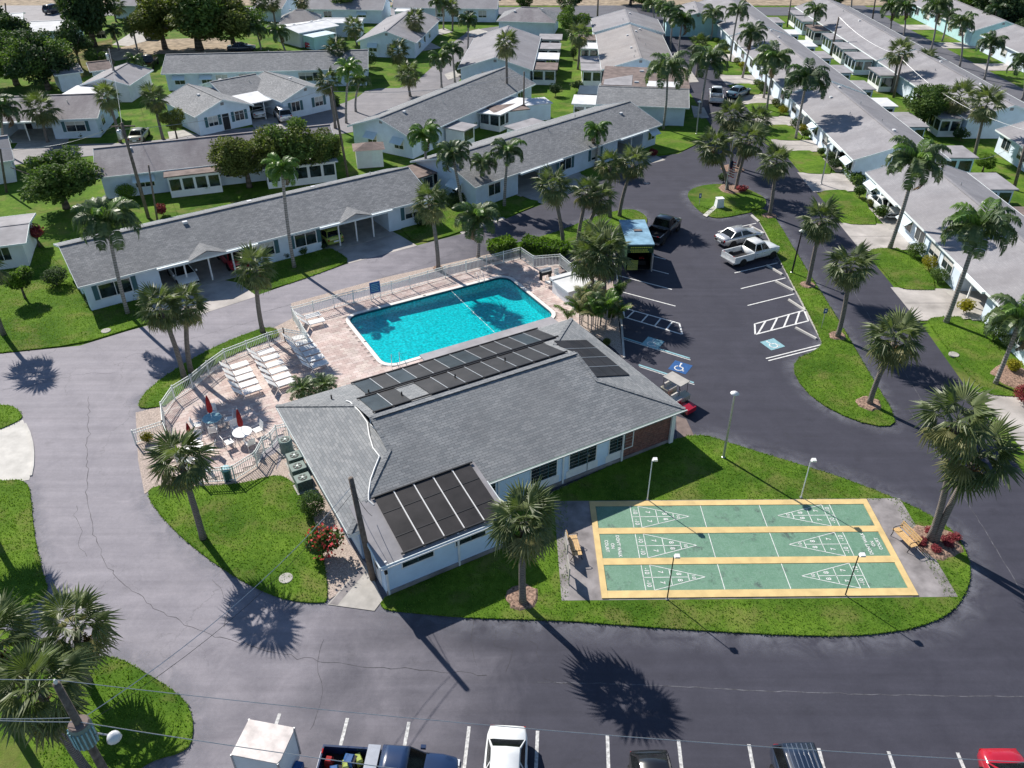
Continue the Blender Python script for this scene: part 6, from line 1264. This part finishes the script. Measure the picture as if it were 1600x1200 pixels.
tb_l = ('patio table with glass top nearest the curved fence', 'patio table with white top nearest the condensers', 'patio table hidden under the leaning palm')
for i, (q, tp_) in enumerate((((335, 668), (326, 629)), ((382, 690), (378, 650)), ((306, 712), (303, 672)))):
    c = G(q[0], q[1], 0); t = empty('patio_table', c + Vector((0, 0, .062)), 0, tb_l[i], 'table', 'patio tables'); MB().lathe([(.60, .70), (.62, .72), (.60, .74)], 24).build('table_top', M['blue_pale' if i == 0 else 'pvc'], t); MB().lathe([(.03, 0), (.03, .70)], 8).build('post', M['white'], t)
    for k in range(4): a = k * 1.571 + .5; MB().tube([(.06, 0, .1), (math.cos(a) * .42, math.sin(a) * .42, 0), (math.cos(a) * .5, math.sin(a) * .5, .7)], .016, 5).build('leg', M['white'], t)
    u = empty('parasol', c + Vector((0, 0, .062)), 0, 'closed red parasol in the ' + tb_l[i], 'parasol', 'closed red parasols'); MB().tube([(0, 0, .05), (0, 0, 2.55)], .02, 7).build('pole', M['white'], u); mb = MB(); pr = [(.03, 1.15), (.12, 1.22), (.14, 1.5), (.10, 2.1), (.03, 2.5)]; n = 16
    mb.v = [(r * (1 + .28 * (j % 2)) * math.cos(6.283 * j / n), r * (1 + .28 * (j % 2)) * math.sin(6.283 * j / n), z) for r, z in pr for j in range(n)]; mb.f = [(a * n + j, a * n + (j + 1) % n, (a + 1) * n + (j + 1) % n, (a + 1) * n + j) for a in range(4) for j in range(n)] + [tuple(range(4 * n, 5 * n))]; mb.m = [0] * len(mb.f); mb.build('canopy', M['red_cloth'], u)
    MB().lathe([(.02, 2.5), (.03, 2.56), (.01, 2.62)], 8).build('finial', M['white'], u)
    for k in range(4):
        a = k * 1.571 + (.3, .7, .1)[i]; o = pc if not pcu else copy_tree(pc); pcu = True
        o.location = c + Vector((math.cos(a) * .98, math.sin(a) * .98, .062)); o.rotation_euler = (0, 0, a + math.pi); tag(o, 'white patio chair on the %s side of the %s' % (('right', 'far', 'left', 'near')[k], ('table nearest the curved fence', 'table nearest the condensers', 'table under the leaning palm')[i]), 'chair', 'white patio chairs')
# bin, condensers, pump cover, grills
bn = empty('litter_bin', G(357, 750), 0, 'blue green litter bin at the patio fence', 'bin'); MB().lathe([(.24, 0), (.28, .8), (.30, .82), (.30, .86)], 16).build('body', M['teal'], bn, smooth=True); MB().lathe([(.31, .86), (.27, .95), (.1, 1.0)], 16).build('lid', M['blue_pale'], bn, smooth=True)
def condenser(q, label, rnd=False):
    b = G(*q); t = empty('air_conditioner', b, CA, label, 'air conditioner', 'condensers beside the clubhouse'); MB().box(-.55, .55, -.5, .5, 0, .1).build('pad', M['concrete'], t)
    if rnd:
        MB().lathe([(.40, .1), (.41, .95), (.36, 1.0)], 20).build('case', M['ac'], t); zt = 1.0
    else: MB().box(-.45, .45, -.38, .38, .1, .86).build('case', M['ac'], t); zt = .86
    for z in ([.2 + .09 * k for k in range(7)] if not rnd else []): MB().box(-.46, .46, -.395, -.38, z, z + .03).build('louvre', M['black_paint'], t)
    MB().lathe([(.27, zt), (.27, zt + .015)], 20).build('fan_well', M['black_paint'], t)
    for k in range(5): a = k * 1.2566; MB().bar((.05 * math.cos(a), .05 * math.sin(a), zt + .03), (.24 * math.cos(a), .24 * math.sin(a), zt + .03), .09, .01).build('blade', M['ac'], t)
    MB().lathe([(.06, zt + .02), (.06, zt + .05)], 10).build('hub', M['metal'], t)
for q, l, r in (((449, 706), 'round green condenser farthest from the camera', True), ((463, 728), 'boxy green condenser next to the round one', False), ((468, 745), 'middle boxy green condenser', False), ((476, 763), 'boxy green condenser nearest the round bush', False)): condenser(q, l, r)
pcv = empty('pump_cover', (CO.x, CO.y, 0), CA, 'low white pump house roof in the pool fence corner', 'pump house'); MB().box(25.6, 28.3, 18.7, 21.2, 0, 1.25).build('wall', M['wall_white'], pcv); MB().box(25.4, 28.55, 18.5, 21.4, 1.25, 1.37).build('roof', M['flat_white'], pcv); MB().box(25.4, 28.55, 20.9, 21.4, 1.37, 1.45).build('hatch', M['flat_white'], pcv)
gr = empty('barbecue_grill', UV(26.4, 23.6), CA, 'grill cart behind the pump cover', 'grill'); MB().box(-.5, .5, -.25, .25, .55, .85).build('fire_box', M['black_paint'], gr); MB().loft([[(x, .25 * math.cos(R(a)), .85 + .22 * math.sin(R(a))) for a in range(0, 181, 30)] for x in (-.5, .5)]).build('hood', M['metal'], gr)
for x in (-.45, .45): MB().box(x - .03, x + .03, -.2, .2, 0, .55).build('leg', M['black_paint'], gr)
for i, (u, v) in enumerate(((27.4, 23.2), (25.9, 22.4))):
    t = empty('stacked_chairs', UV(u, v), CA + i, 'pale plastic chair stored in the pump corner, ' + ('by the fence', 'by the deck')[i], 'chair'); MB().box(-.22, .22, -.22, .22, .40, .44).build('seat', M['pvc'], t); MB().box(-.22, .22, .2, .24, .44, .9).build('backrest', M['pvc'], t)
    for x in (-.2, .2):
        for y in (-.2, .2): MB().box(x - .02, x + .02, y - .02, y + .02, 0, .4).build('leg', M['pvc'], t)
# signs, flag, marker stone, manhole covers, golf carts
def sign(q, top, label, w=.3, h=.42):
    b = G(*q); c = up(b, *top); t = empty('parking_sign', b, 0, label, 'sign', 'accessible parking signs'); MB().tube([(0, 0, 0), (0, 0, c.z)], .025, 6).build('post', M['metal'], t); p = MB().box(-w / 2, w / 2, -.035, -.028, c.z - h, c.z).build('panel', M['blue'], t); MB().box(-.06, .06, -.04, -.036, c.z - h * .7, c.z - h * .25).build('symbol', M['white'], p)
sign((1283, 514), (1287, 482), 'blue accessible parking sign on the median'); sign((1092, 322), (1091, 302), 'slim sign post on the flag island', .25, .5)
ms = empty('marker_pedestal', G(1123, 324), R(10), 'white stone pedestal on the flag island', 'pedestal'); mb = MB(); mb.loft([[(-.42, -.35, 0), (.42, -.35, 0), (.42, .35, 0), (-.42, .35, 0)], [(-.33, -.28, .95), (.33, -.28, .95), (.33, .28, .95), (-.33, .28, .95)]]); mb.build('body', M['wall_white'], ms); MB().box(-.38, .38, -.32, .32, .95, 1.03).build('cap', M['white'], ms)
sheet('path', gpoly([(1098, 337), (1104, 340), (1120, 326), (1114, 323)]), .082, M['concrete_new'])
fb = G(1133, 300); fl = empty('flag_pole', fb, 0, 'american flag hanging on a pole in the palm island', 'flag'); MB().tube([(0, 0, 0), (0, 0, 5.6)], [.04, .025], 7).build('pole', M['white'], fl); ft_ = up(fb, 1131, 250).z
mb = MB(); nx, nz = 8, 13; W_, H_ = .9, 1.7
fv = lambda i, j: (.05 + W_ * i / nx * .72, -.14 * math.sin(i * 1.5) - .04 * j / nz, ft_ - H_ * j / nz * 1.0 - .28 * i / nx)
for j in range(nz):
    for i in range(nx): mb.add([fv(i, j), fv(i + 1, j), fv(i + 1, j + 1), fv(i, j + 1)], [(0, 1, 2, 3)], 2 if (i < 4 and j < 6) else (j % 2))
mb.build('cloth', [M['p_red'], M['white'], M['p_navy']], fl)
for q, l in (((447, 905), 'round manhole cover in the lawn near the clubhouse pole'), ((166, 518), 'round manhole cover in the lawn by the lane'), ((1490, 555), 'small round cover in the nearest row lawn')):
    o = MB().lathe([(.36, 0), (.36, .10), (.33, .105)], 20).build('manhole_cover', M['concrete'], None, tuple(G(*q))); tag(o, l, 'manhole cover')
rd = MB().lathe([(.34, 0), (.34, .012)], 20).build('manhole_cover', M['slab'], None, tuple(G(1010, 286))); tag(rd, 'dark manhole cover in the road at the bend', 'manhole cover')
# ------------------------------------------------------------------ vehicles
def wheel_mesh():
    ty = MB().lathe([(.21, -.10), (.30, -.105), (.325, -.07), (.325, .07), (.30, .105), (.21, .10)], 18).mesh('tyre', [M['black']], True); ri = MB().lathe([(.05, -.06), (.21, -.095), (.21, .095), (.05, .06)], 14).mesh('rim', [M['steel']]); return ty, ri
TY, RI = wheel_mesh()
def section(x, w, zb, zt, crown=.03):
    h = [(0.0, zb), (.82 * w, zb), (.97 * w, zb + .10), (w, zb + .28), (w, zt - .22), (.965 * w, zt - .07), (.86 * w, zt), (.45 * w, zt + crown * .8), (0, zt + crown)]
    return [(x, y, z) for y, z in h] + [(x, -y, z) for y, z in reversed(h[1:-1])]
def vehicle(label, loc, rz, paint, kind='sedan', cat='car', name='parked_car', sc=1.0):
    t = empty(name, (loc[0], loc[1], .005), rz, label, cat); t.scale = (sc, sc, sc); P = M[paint]
    K = dict(
      sedan=dict(st=[(-2.35, .62, .42, .72), (-2.28, .78, .30, .93), (-1.9, .86, .22, .99), (-1.2, .89, .2, .98), (0, .90, .2, .94), (1.0, .89, .2, .92), (1.7, .86, .22, .84), (2.15, .78, .28, .72), (2.33, .58, .36, .58)], gh=(-1.72, -1.02, .28, 1.12), zr=1.42, wb=(-1.38, 1.38)),
      hatch=dict(st=[(-2.0, .66, .42, .82), (-1.92, .8, .30, 1.0), (-1.5, .85, .22, 1.0), (-.6, .87, .2, .97), (.8, .86, .2, .93), (1.5, .83, .22, .84), (1.9, .75, .3, .72), (2.02, .58, .38, .6)], gh=(-1.86, -1.45, .25, 1.05), zr=1.45, wb=(-1.25, 1.25)),
      suv=dict(st=[(-2.3, .70, .45, .9), (-2.24, .86, .34, 1.1), (-1.6, .92, .28, 1.12), (-.5, .93, .27, 1.1), (.9, .92, .27, 1.06), (1.7, .88, .3, .98), (2.1, .80, .36, .86), (2.25, .62, .42, .72)], gh=(-2.2, -1.9, .42, 1.18), zr=1.72, wb=(-1.38, 1.38)),
      pickup=dict(st=[(.0, .93, .34, 1.06), (.5, .94, .32, 1.08), (1.1, .94, .32, 1.08), (1.9, .93, .34, 1.06), (2.4, .88, .38, .98), (2.62, .74, .44, .86)], gh=(-.45, -.30, .72, 1.28), zr=1.74, wb=(-1.75, 1.72)))[kind]
    secs = [section(*s) for s in K['st']]
    if kind == 'pickup':
        secs = [section(-.55, .93, .34, 1.06)] + secs
        MB().box(-2.7, -.55, -.93, -.85, .40, 1.04).build('bed_side', P, t); MB().box(-2.7, -.55, .85, .93, .40, 1.04).build('bed_side', P, t); MB().box(-2.76, -2.70, -.93, .93, .42, 1.04).build('tailgate', P, t); MB().box(-2.7, -.55, -.85, .85, .50, .56).build('bed_floor', M['black'], t); MB().box(-2.92, -2.76, -.92, .92, .38, .56).build('rear_bumper', M['steel'], t); MB().box(-2.7, -.5, -.80, .80, .3, .42).build('chassis', M['black'], t)
    MB().loft(secs).build('body', P, t, smooth=True)
    a, b, c, d = K['gh']; zb = .96 if kind in ('sedan', 'hatch') else 1.10; zr = K['zr']; wb_, wr = (.80, .60) if kind in ('sedan', 'hatch') else (.84, .68)
    B = [(a, -wb_), (a, wb_), (d, wb_), (d, -wb_)]; Tt = [(b, -wr), (b, wr), (c, wr), (c, -wr)]
    lo = [Vector((x, y, zb - .04)) for x, y in B]; hi = [Vector((x, y, zr - .03)) for x, y in Tt]
    def quad(nm, p, inset=.06, mat='glass_car'):
        ce = sum(p, Vector()) / 4; n = (p[1] - p[0]).cross(p[3] - p[0]).normalized(); q = [v + (ce - v).normalized() * inset for v in p]
        if n.dot(ce - Vector((0, 0, 1))) < 0: n = -n
        MB().add([v + n * .012 for v in q] + [v - n * .01 for v in q], [(0, 1, 2, 3), (3, 2, 1, 0), (0, 4, 5, 1), (1, 5, 6, 2), (2, 6, 7, 3), (3, 7, 4, 0)]).build(nm, M[mat], t)
    mb = MB(); mb.add(lo + hi, [(0, 1, 5, 4), (1, 2, 6, 5), (2, 3, 7, 6), (3, 0, 4, 7), (4, 5, 6, 7)]); mb.build('cabin', P, t)
    quad('rear_window', [lo[0], lo[1], hi[1], hi[0]]); quad('windscreen', [lo[2], lo[3], hi[3], hi[2]])
    for s, (i, j) in ((1, (1, 2)), (-1, (3, 0))):
        L0, L1, H0, H1 = lo[i], lo[j], hi[i], hi[j]; ml = (L0 + L1) / 2; mh = (H0 + H1) / 2
        quad('side_window', [L0, ml, mh, H0], .07); quad('side_window', [ml, L1, H1, mh], .07)
    rs = []
    for k in range(5):
        f = k / 4; x = b + (c - b) * f; zz = zr + .035 * math.sin(math.pi * (.15 + .7 * f)); w = wr + .015; rs.append([(x, -w, zr - .04), (x, -w * .9, zz - .005), (x, 0, zz + .025), (x, w * .9, zz - .005), (x, w, zr - .04)])
    MB().loft(rs).build('roof', P, t, smooth=True)
    for x in K['wb']:
        for s in (-1, 1):
            w = empty('wheel'); w.parent = t; w.location = (x, s * (.80 if kind in ('sedan', 'hatch') else .84), .325); w.rotation_euler = (R(90), 0, 0); inst('tyre', TY, w); inst('rim', RI, w)
            MB().tube([(x, s * .78, .34), (x, s * (K['st'][3][1] + .006), .34)], .40, 20).build('wheel_arch', M['black'], t)
    wm = K['st'][3][1]
    for s in (-1, 1):
        for xs_ in ((-.85, .12, 1.0) if kind != 'pickup' else (-.42, .35, 1.15)): MB().box(xs_ - .008, xs_ + .008, s * (wm + .004) - .003, s * (wm + .004) + .003, .42, zb - .14).build('door_seam', M['black'], t)
        for xs_ in ((-.68, .28) if kind != 'pickup' else (-.3, .5)): MB().box(xs_, xs_ + .16, s * (wm + .012) - .012, s * (wm + .012) + .012, zb - .28, zb - .24).build('door_handle', M['steel'], t)
    xf = K['st'][-1][0]; MB().box(xf - .03, xf + .035, -.42, .42, K['st'][-1][2] + .05, K['st'][-1][3] - .04).build('grille', M['black'], t); MB().box(xf - .1, xf + .07, -.66, .66, .34, .47).build('front_bumper', M['steel'] if kind == 'pickup' else P, t)
    xe = K['st'][-1][0]; xb = K['st'][0][0] if kind != 'pickup' else -2.76
    zl = .66 if kind in ('sedan', 'hatch') else .86
    for s in (-1, 1):
        MB().box(xe - .28, xe - .06, s * .62 - .13, s * .62 + .13, zl - .06, zl + .07).build('headlight', M['lamp_clear'], t); MB().box(xb + .015, xb + .06, s * .66 - .1, s * .66 + .1, zl + .04, zl + .2).build('taillight', M['lamp_red'], t); MB().box(d - .25, d - .05, s * (wb_ + .16) - .07, s * (wb_ + .16) + .07, zb + .02, zb + .14).build('wing_mirror', P, t)
    MB().box(xb - .004, xb + .02, -.24, .24, zl - .16, zl - .02).build('number_plate', M['white'], t)
    return t
def at(q): return G(*q)
def head(q0, q1): return A(G(*q0), G(*q1))
vehicle('white sedan parked in the bottom row', (-.30, 18.3), R(-93), 'p_white', 'sedan'); vehicle('black hatchback parked in the bottom row', (5.75, 17.5), R(-88), 'p_black', 'hatch'); s = vehicle('dark blue estate car with roof rails in the bottom row', (11.75, 17.4), R(-88), 'p_dark', 'suv')
for k in range(6): MB().bar((-1.85, -.5 + .2 * k, 1.765), (.35, -.5 + .2 * k, 1.765), .03, .02).build('roof_rib', M['steel'], s)
vehicle('red car cut by the lower right corner', (20.3, 17.25), R(-90), 'p_red', 'sedan')
tk = vehicle('dark blue pickup with a loaded bed parked across the bottom stalls', (-4.95, 18.4), R(-4), 'p_navy', 'pickup', 'pickup truck', 'pickup_truck', 1.08)
MB().box(-.98, -.50, -.96, .96, .98, 1.2).build('tool_box', M['steel'], tk)
rg = random.Random(3)
for k in range(12):
    p = tk.matrix_basis @ Vector((-1.7 + rg.uniform(-.75, .55), rg.uniform(-.62, .62), .72)); sx, sy, sz = rg.uniform(.12, .26), rg.uniform(.12, .26), rg.uniform(.12, .26); mt = ('blue', 'red_cloth', 'white', 'p_lime', 'wood', 'black', 'metal', 'blue_pale')[k % 8]
    mb = MB(); mb.loft([[(-sx, -sy, -sz), (sx, -sy, -sz), (sx, sy, -sz), (-sx, sy, -sz)], [(-sx, -sy, sz * .6), (sx, -sy, sz * .6), (sx, sy, sz * .6), (-sx, sy, sz * .6)], [(-sx * .7, -sy * .7, sz), (sx * .7, -sy * .7, sz), (sx * .7, sy * .7, sz), (-sx * .7, sy * .7, sz)]])
    o = mb.build(('tool_bag', 'bucket', 'crate')[k % 3], M[mt], None, p, rg.uniform(0, 3)); tag(o, '%s item in the pickup bed, %s of the load' % (('blue', 'red', 'white', 'lime', 'tan', 'black', 'grey', 'pale blue')[k % 8], ordn[k]), ('bag', 'bucket', 'crate')[k % 3], 'load in the pickup bed')
M['trailer_top'] = plain('stained_white_top', (.66, .60, .57), .6, .22, 1.6)
tl = empty('cargo_trailer', tuple(G(411, 1158, 2.3).xy) + (0,), R(-11), 'white box trailer behind the dark blue pickup', 'trailer')
mb = MB(); pr = [(-.98, -.78), (.95, -.78), (1.02, -.6), (1.02, .6), (.95, .78), (-.98, .78)]; mb.prism(pr, .45, 2.25, 0, True); mb.build('box', M['wall_white'], tl); mb = MB(); mb.prism([(x * 1.01, y * 1.015) for x, y in pr], 2.25, 2.32); mb.build('roof', M['trailer_top'], tl)
for x in (-.99, .98):
    for y in (-.79, .79): MB().box(x - .03, x + .03, y - .03, y + .03, .45, 2.3).build('corner_trim', M['metal'], tl)
for y in (-.8, .8): MB().box(-.95, .95, y - .012, y + .012, .42, .52).build('side_rail', M['metal'], tl); MB().box(-.05, .05, y - .02, y + .02, 1.0, 1.06).build('marker_light', M['lamp_red'], tl)
MB().bar((1.0, 0, .5), (1.9, 0, .5), .12, .12).build('drawbar', M['black_paint'], tl); MB().box(1.06, 1.4, -.25, .25, .55, .85).build('battery_box', M['blue'], tl); MB().box(-1.01, -.98, -.7, .7, .5, 2.2).build('rear_door', M['white'], tl)
for s_ in (-1, 1):
    w = empty('wheel'); w.parent = tl; w.location = (-.1, s_ * .86, .33); w.rotation_euler = (R(90), 0, 0); inst('tyre', TY, w); inst('rim', RI, w); MB().box(-.55, .35, s_ * .9 - .1, s_ * .9 + .1, .66, .7).build('mudguard', M['black'], tl); MB().box(-1.04, -1.01, s_ * .65 - .06, s_ * .65 + .06, .6, .75).build('taillight', M['lamp_red'], tl)
# car park
pa = at((1173, 407)); vehicle('white pickup truck nosed to the median', (pa.x + .1, pa.y + .4), head((1150, 418), (1210, 402)), 'p_white', 'pickup', 'pickup truck', 'pickup_truck', 1.0)
pa = at((1158, 384)); vehicle('silver sedan beside the white pickup truck', (pa.x - .1, pa.y + .9), head((1130, 394), (1200, 376)), 'p_silver', 'sedan')
pa = at((1034, 368)); vehicle('black pickup truck parked diagonally beyond the green trailer', (pa.x, pa.y), head((1012, 384), (1050, 350)), 'p_black', 'pickup', 'pickup truck', 'pickup_truck', 1.05)
pv_ = at((997, 428)); tr = empty('service_trailer', (pv_.x, pv_.y, 0), R(1.5), 'dark green service trailer with blue roof and open rear', 'trailer')
MB().box(-1.15, -1.08, 0, 5.2, .45, 2.75).build('side_panel', M['p_green'], tr); MB().box(1.08, 1.15, 0, 5.2, .45, 2.75).build('side_panel', M['p_green'], tr); MB().box(-1.08, 1.08, 5.12, 5.2, .45, 2.75).build('front_panel', M['p_green'], tr); MB().box(-1.18, 1.18, -.05, 5.25, 2.75, 2.84).build('roof', M['p_roofblue'], tr); MB().box(-1.08, 1.08, 0, 5.12, .40, .47).build('floor', M['black'], tr)
hd = MB().box(-1.15, 1.15, -.06, 0, 2.05, 2.75).build('header_board', M['p_green'], tr)
for k, (z, x0, x1) in enumerate(((2.55, -.85, .9), (2.32, -.9, .6), (2.14, -.8, .7))):
    x = x0
    while x < x1: w_ = random.uniform(.07, .14); MB().box(x, x + w_, -.066, -.061, z - .05, z + .05).build('letter', M['yellow'], hd); x += w_ + .05
rp = MB().box(-1.05, -.12, -.12, -.06, .45, 1.35).build('ramp', M['p_lime'], tr)
for k in range(6): MB().box(-1.05, -.12, -.135, -.121, .55 + .14 * k, .58 + .14 * k).build('rung', M['black'], rp)
MB().box(.98, 1.1, -.55, -.06, .5, 2.05).build('open_door', M['metal'], tr); MB().box(-.2, .5, 2.6, 2.95, 2.84, 2.93).build('roof_vent', M['flat_brown'], tr)
for s_ in (-1, 1):
    for y in (2.2, 3.1): w = empty('wheel'); w.parent = tr; w.location = (s_ * 1.2, y, .33); w.rotation_euler = (0, R(90), 0); inst('tyre', TY, w); inst('rim', RI, w)
mo = empty('mower', (pv_.x + .35, pv_.y + .9, .47), 0, 'ride on mower inside the open trailer', 'mower'); MB().box(-.35, .35, -.3, .7, .1, .5).build('deck', M['black'], mo); MB().box(-.22, .22, .1, .5, .5, .62).build('seat', M['red_cloth'], mo)
def cart(q, rz, label, roof, body):
    b = G(*q); t = empty('golf_cart', b, rz, label, 'golf cart', 'golf carts beside the clubhouse'); MB().loft([[(x, -.55, .3), (x, .55, .3), (x, .55, z), (x, -.55, z)] for x, z in ((-1.15, .75), (-.35, .75), (-.3, .42), (.4, .42), (.5, .85), (1.1, .7))]).build('body', M[body], t); MB().box(-.75, -.25, -.5, .5, .72, .88).build('seat', M['concrete_new'], t); MB().box(-.88, -.75, -.5, .5, .8, 1.25).build('backrest', M['concrete_new'], t)
    if roof: MB().box(-1.0, .85, -.58, .58, 1.78, 1.86).build('roof', M[roof], t)
    for x in ((-.95, .75) if roof else ()):
        for y in (-.5, .5): MB().tube([(x, y, .6), (x * .95, y, 1.78)], .02, 6).build('post', M['black_paint'], t)
    for x in (-.8, .75):
        for y in (-.52, .52): w = empty('wheel'); w.parent = t; w.location = (x, y, .22); w.rotation_euler = (R(90), 0, 0); w.scale = (.68, .68, .7); inst('tyre', TY, w); inst('rim', RI, w)
    MB().tube([(.35, .2, .8), (.15, .2, 1.05)], .02, 6).build('steering_column', M['black'], t)
    return t
cart((1054, 622), R(-50), 'golf cart with pale roof at the clubhouse porch', 'concrete', 'p_beige').scale = (.85, .85, .85); cart((1064, 640), R(-50), 'red golf cart behind the pale roofed one', None, 'p_red').scale = (.8, .8, .8)
# other cars
def in_house(h, x, y): return (h.o.x + math.cos(h.a) * x - math.sin(h.a) * y, h.o.y + math.sin(h.a) * x + math.cos(h.a) * y)
vehicle('white car parked in the left carport of the long house', in_house(HA, 8.3, 1.9), HA.a + R(-90), 'p_white', 'sedan'); vehicle('dark red car in the carport of the long house', in_house(HA, 12.9, 2.7), HA.a + R(90), 'p_red', 'sedan'); vehicle('lime green car in the far carport of the long house', in_house(HA, 22.0, 2.3), HA.a + R(90), 'p_lime', 'hatch')
for q, q2, pt, kd, l in (((1118, 156), (1116, 130), 'p_white', 'pickup', 'white truck parked on the entrance road'), ((1153, 150), (1172, 142), 'p_teal', 'sedan', 'blue grey sedan beside the white truck'), ((443, 186), (430, 170), 'p_silver', 'suv', 'silver estate car on the drive of the twin gable house'), ((402, 180), (396, 172), 'p_white', 'sedan', 'pale car under the twin gable carport'), ((219, 218), (228, 206), 'p_beige', 'sedan', 'beige car parked before the stained roof'), ((235, 104), (244, 94), 'p_black', 'pickup', 'dark truck on the drive of the small white house'), ((378, 80), (398, 79), 'p_dark', 'sedan', 'dark car behind the long grey roof'), ((240, 58), (250, 52), 'p_black', 'suv', 'dark vehicle under the huge oak'), ((1380, 330), (1398, 345), 'p_white', 'sedan', 'white car in the carport of the nearest row house'), ((85, 20), (100, 16), 'p_dark', 'suv', 'dark vehicle on the far street at upper left'), ((487, 72), (492, 64), 'p_red', 'sedan', 'red car under the porch of the white roofed bungalow'), ((1313, 252), (1326, 262), 'p_black', 'sedan', 'dark car in the carport of the second row house')):
    p = G(*q); vehicle(l, (p.x, p.y), head(q, q2), pt, kd, 'pickup truck' if kd == 'pickup' else 'car', 'pickup_truck' if kd == 'pickup' else 'parked_car')
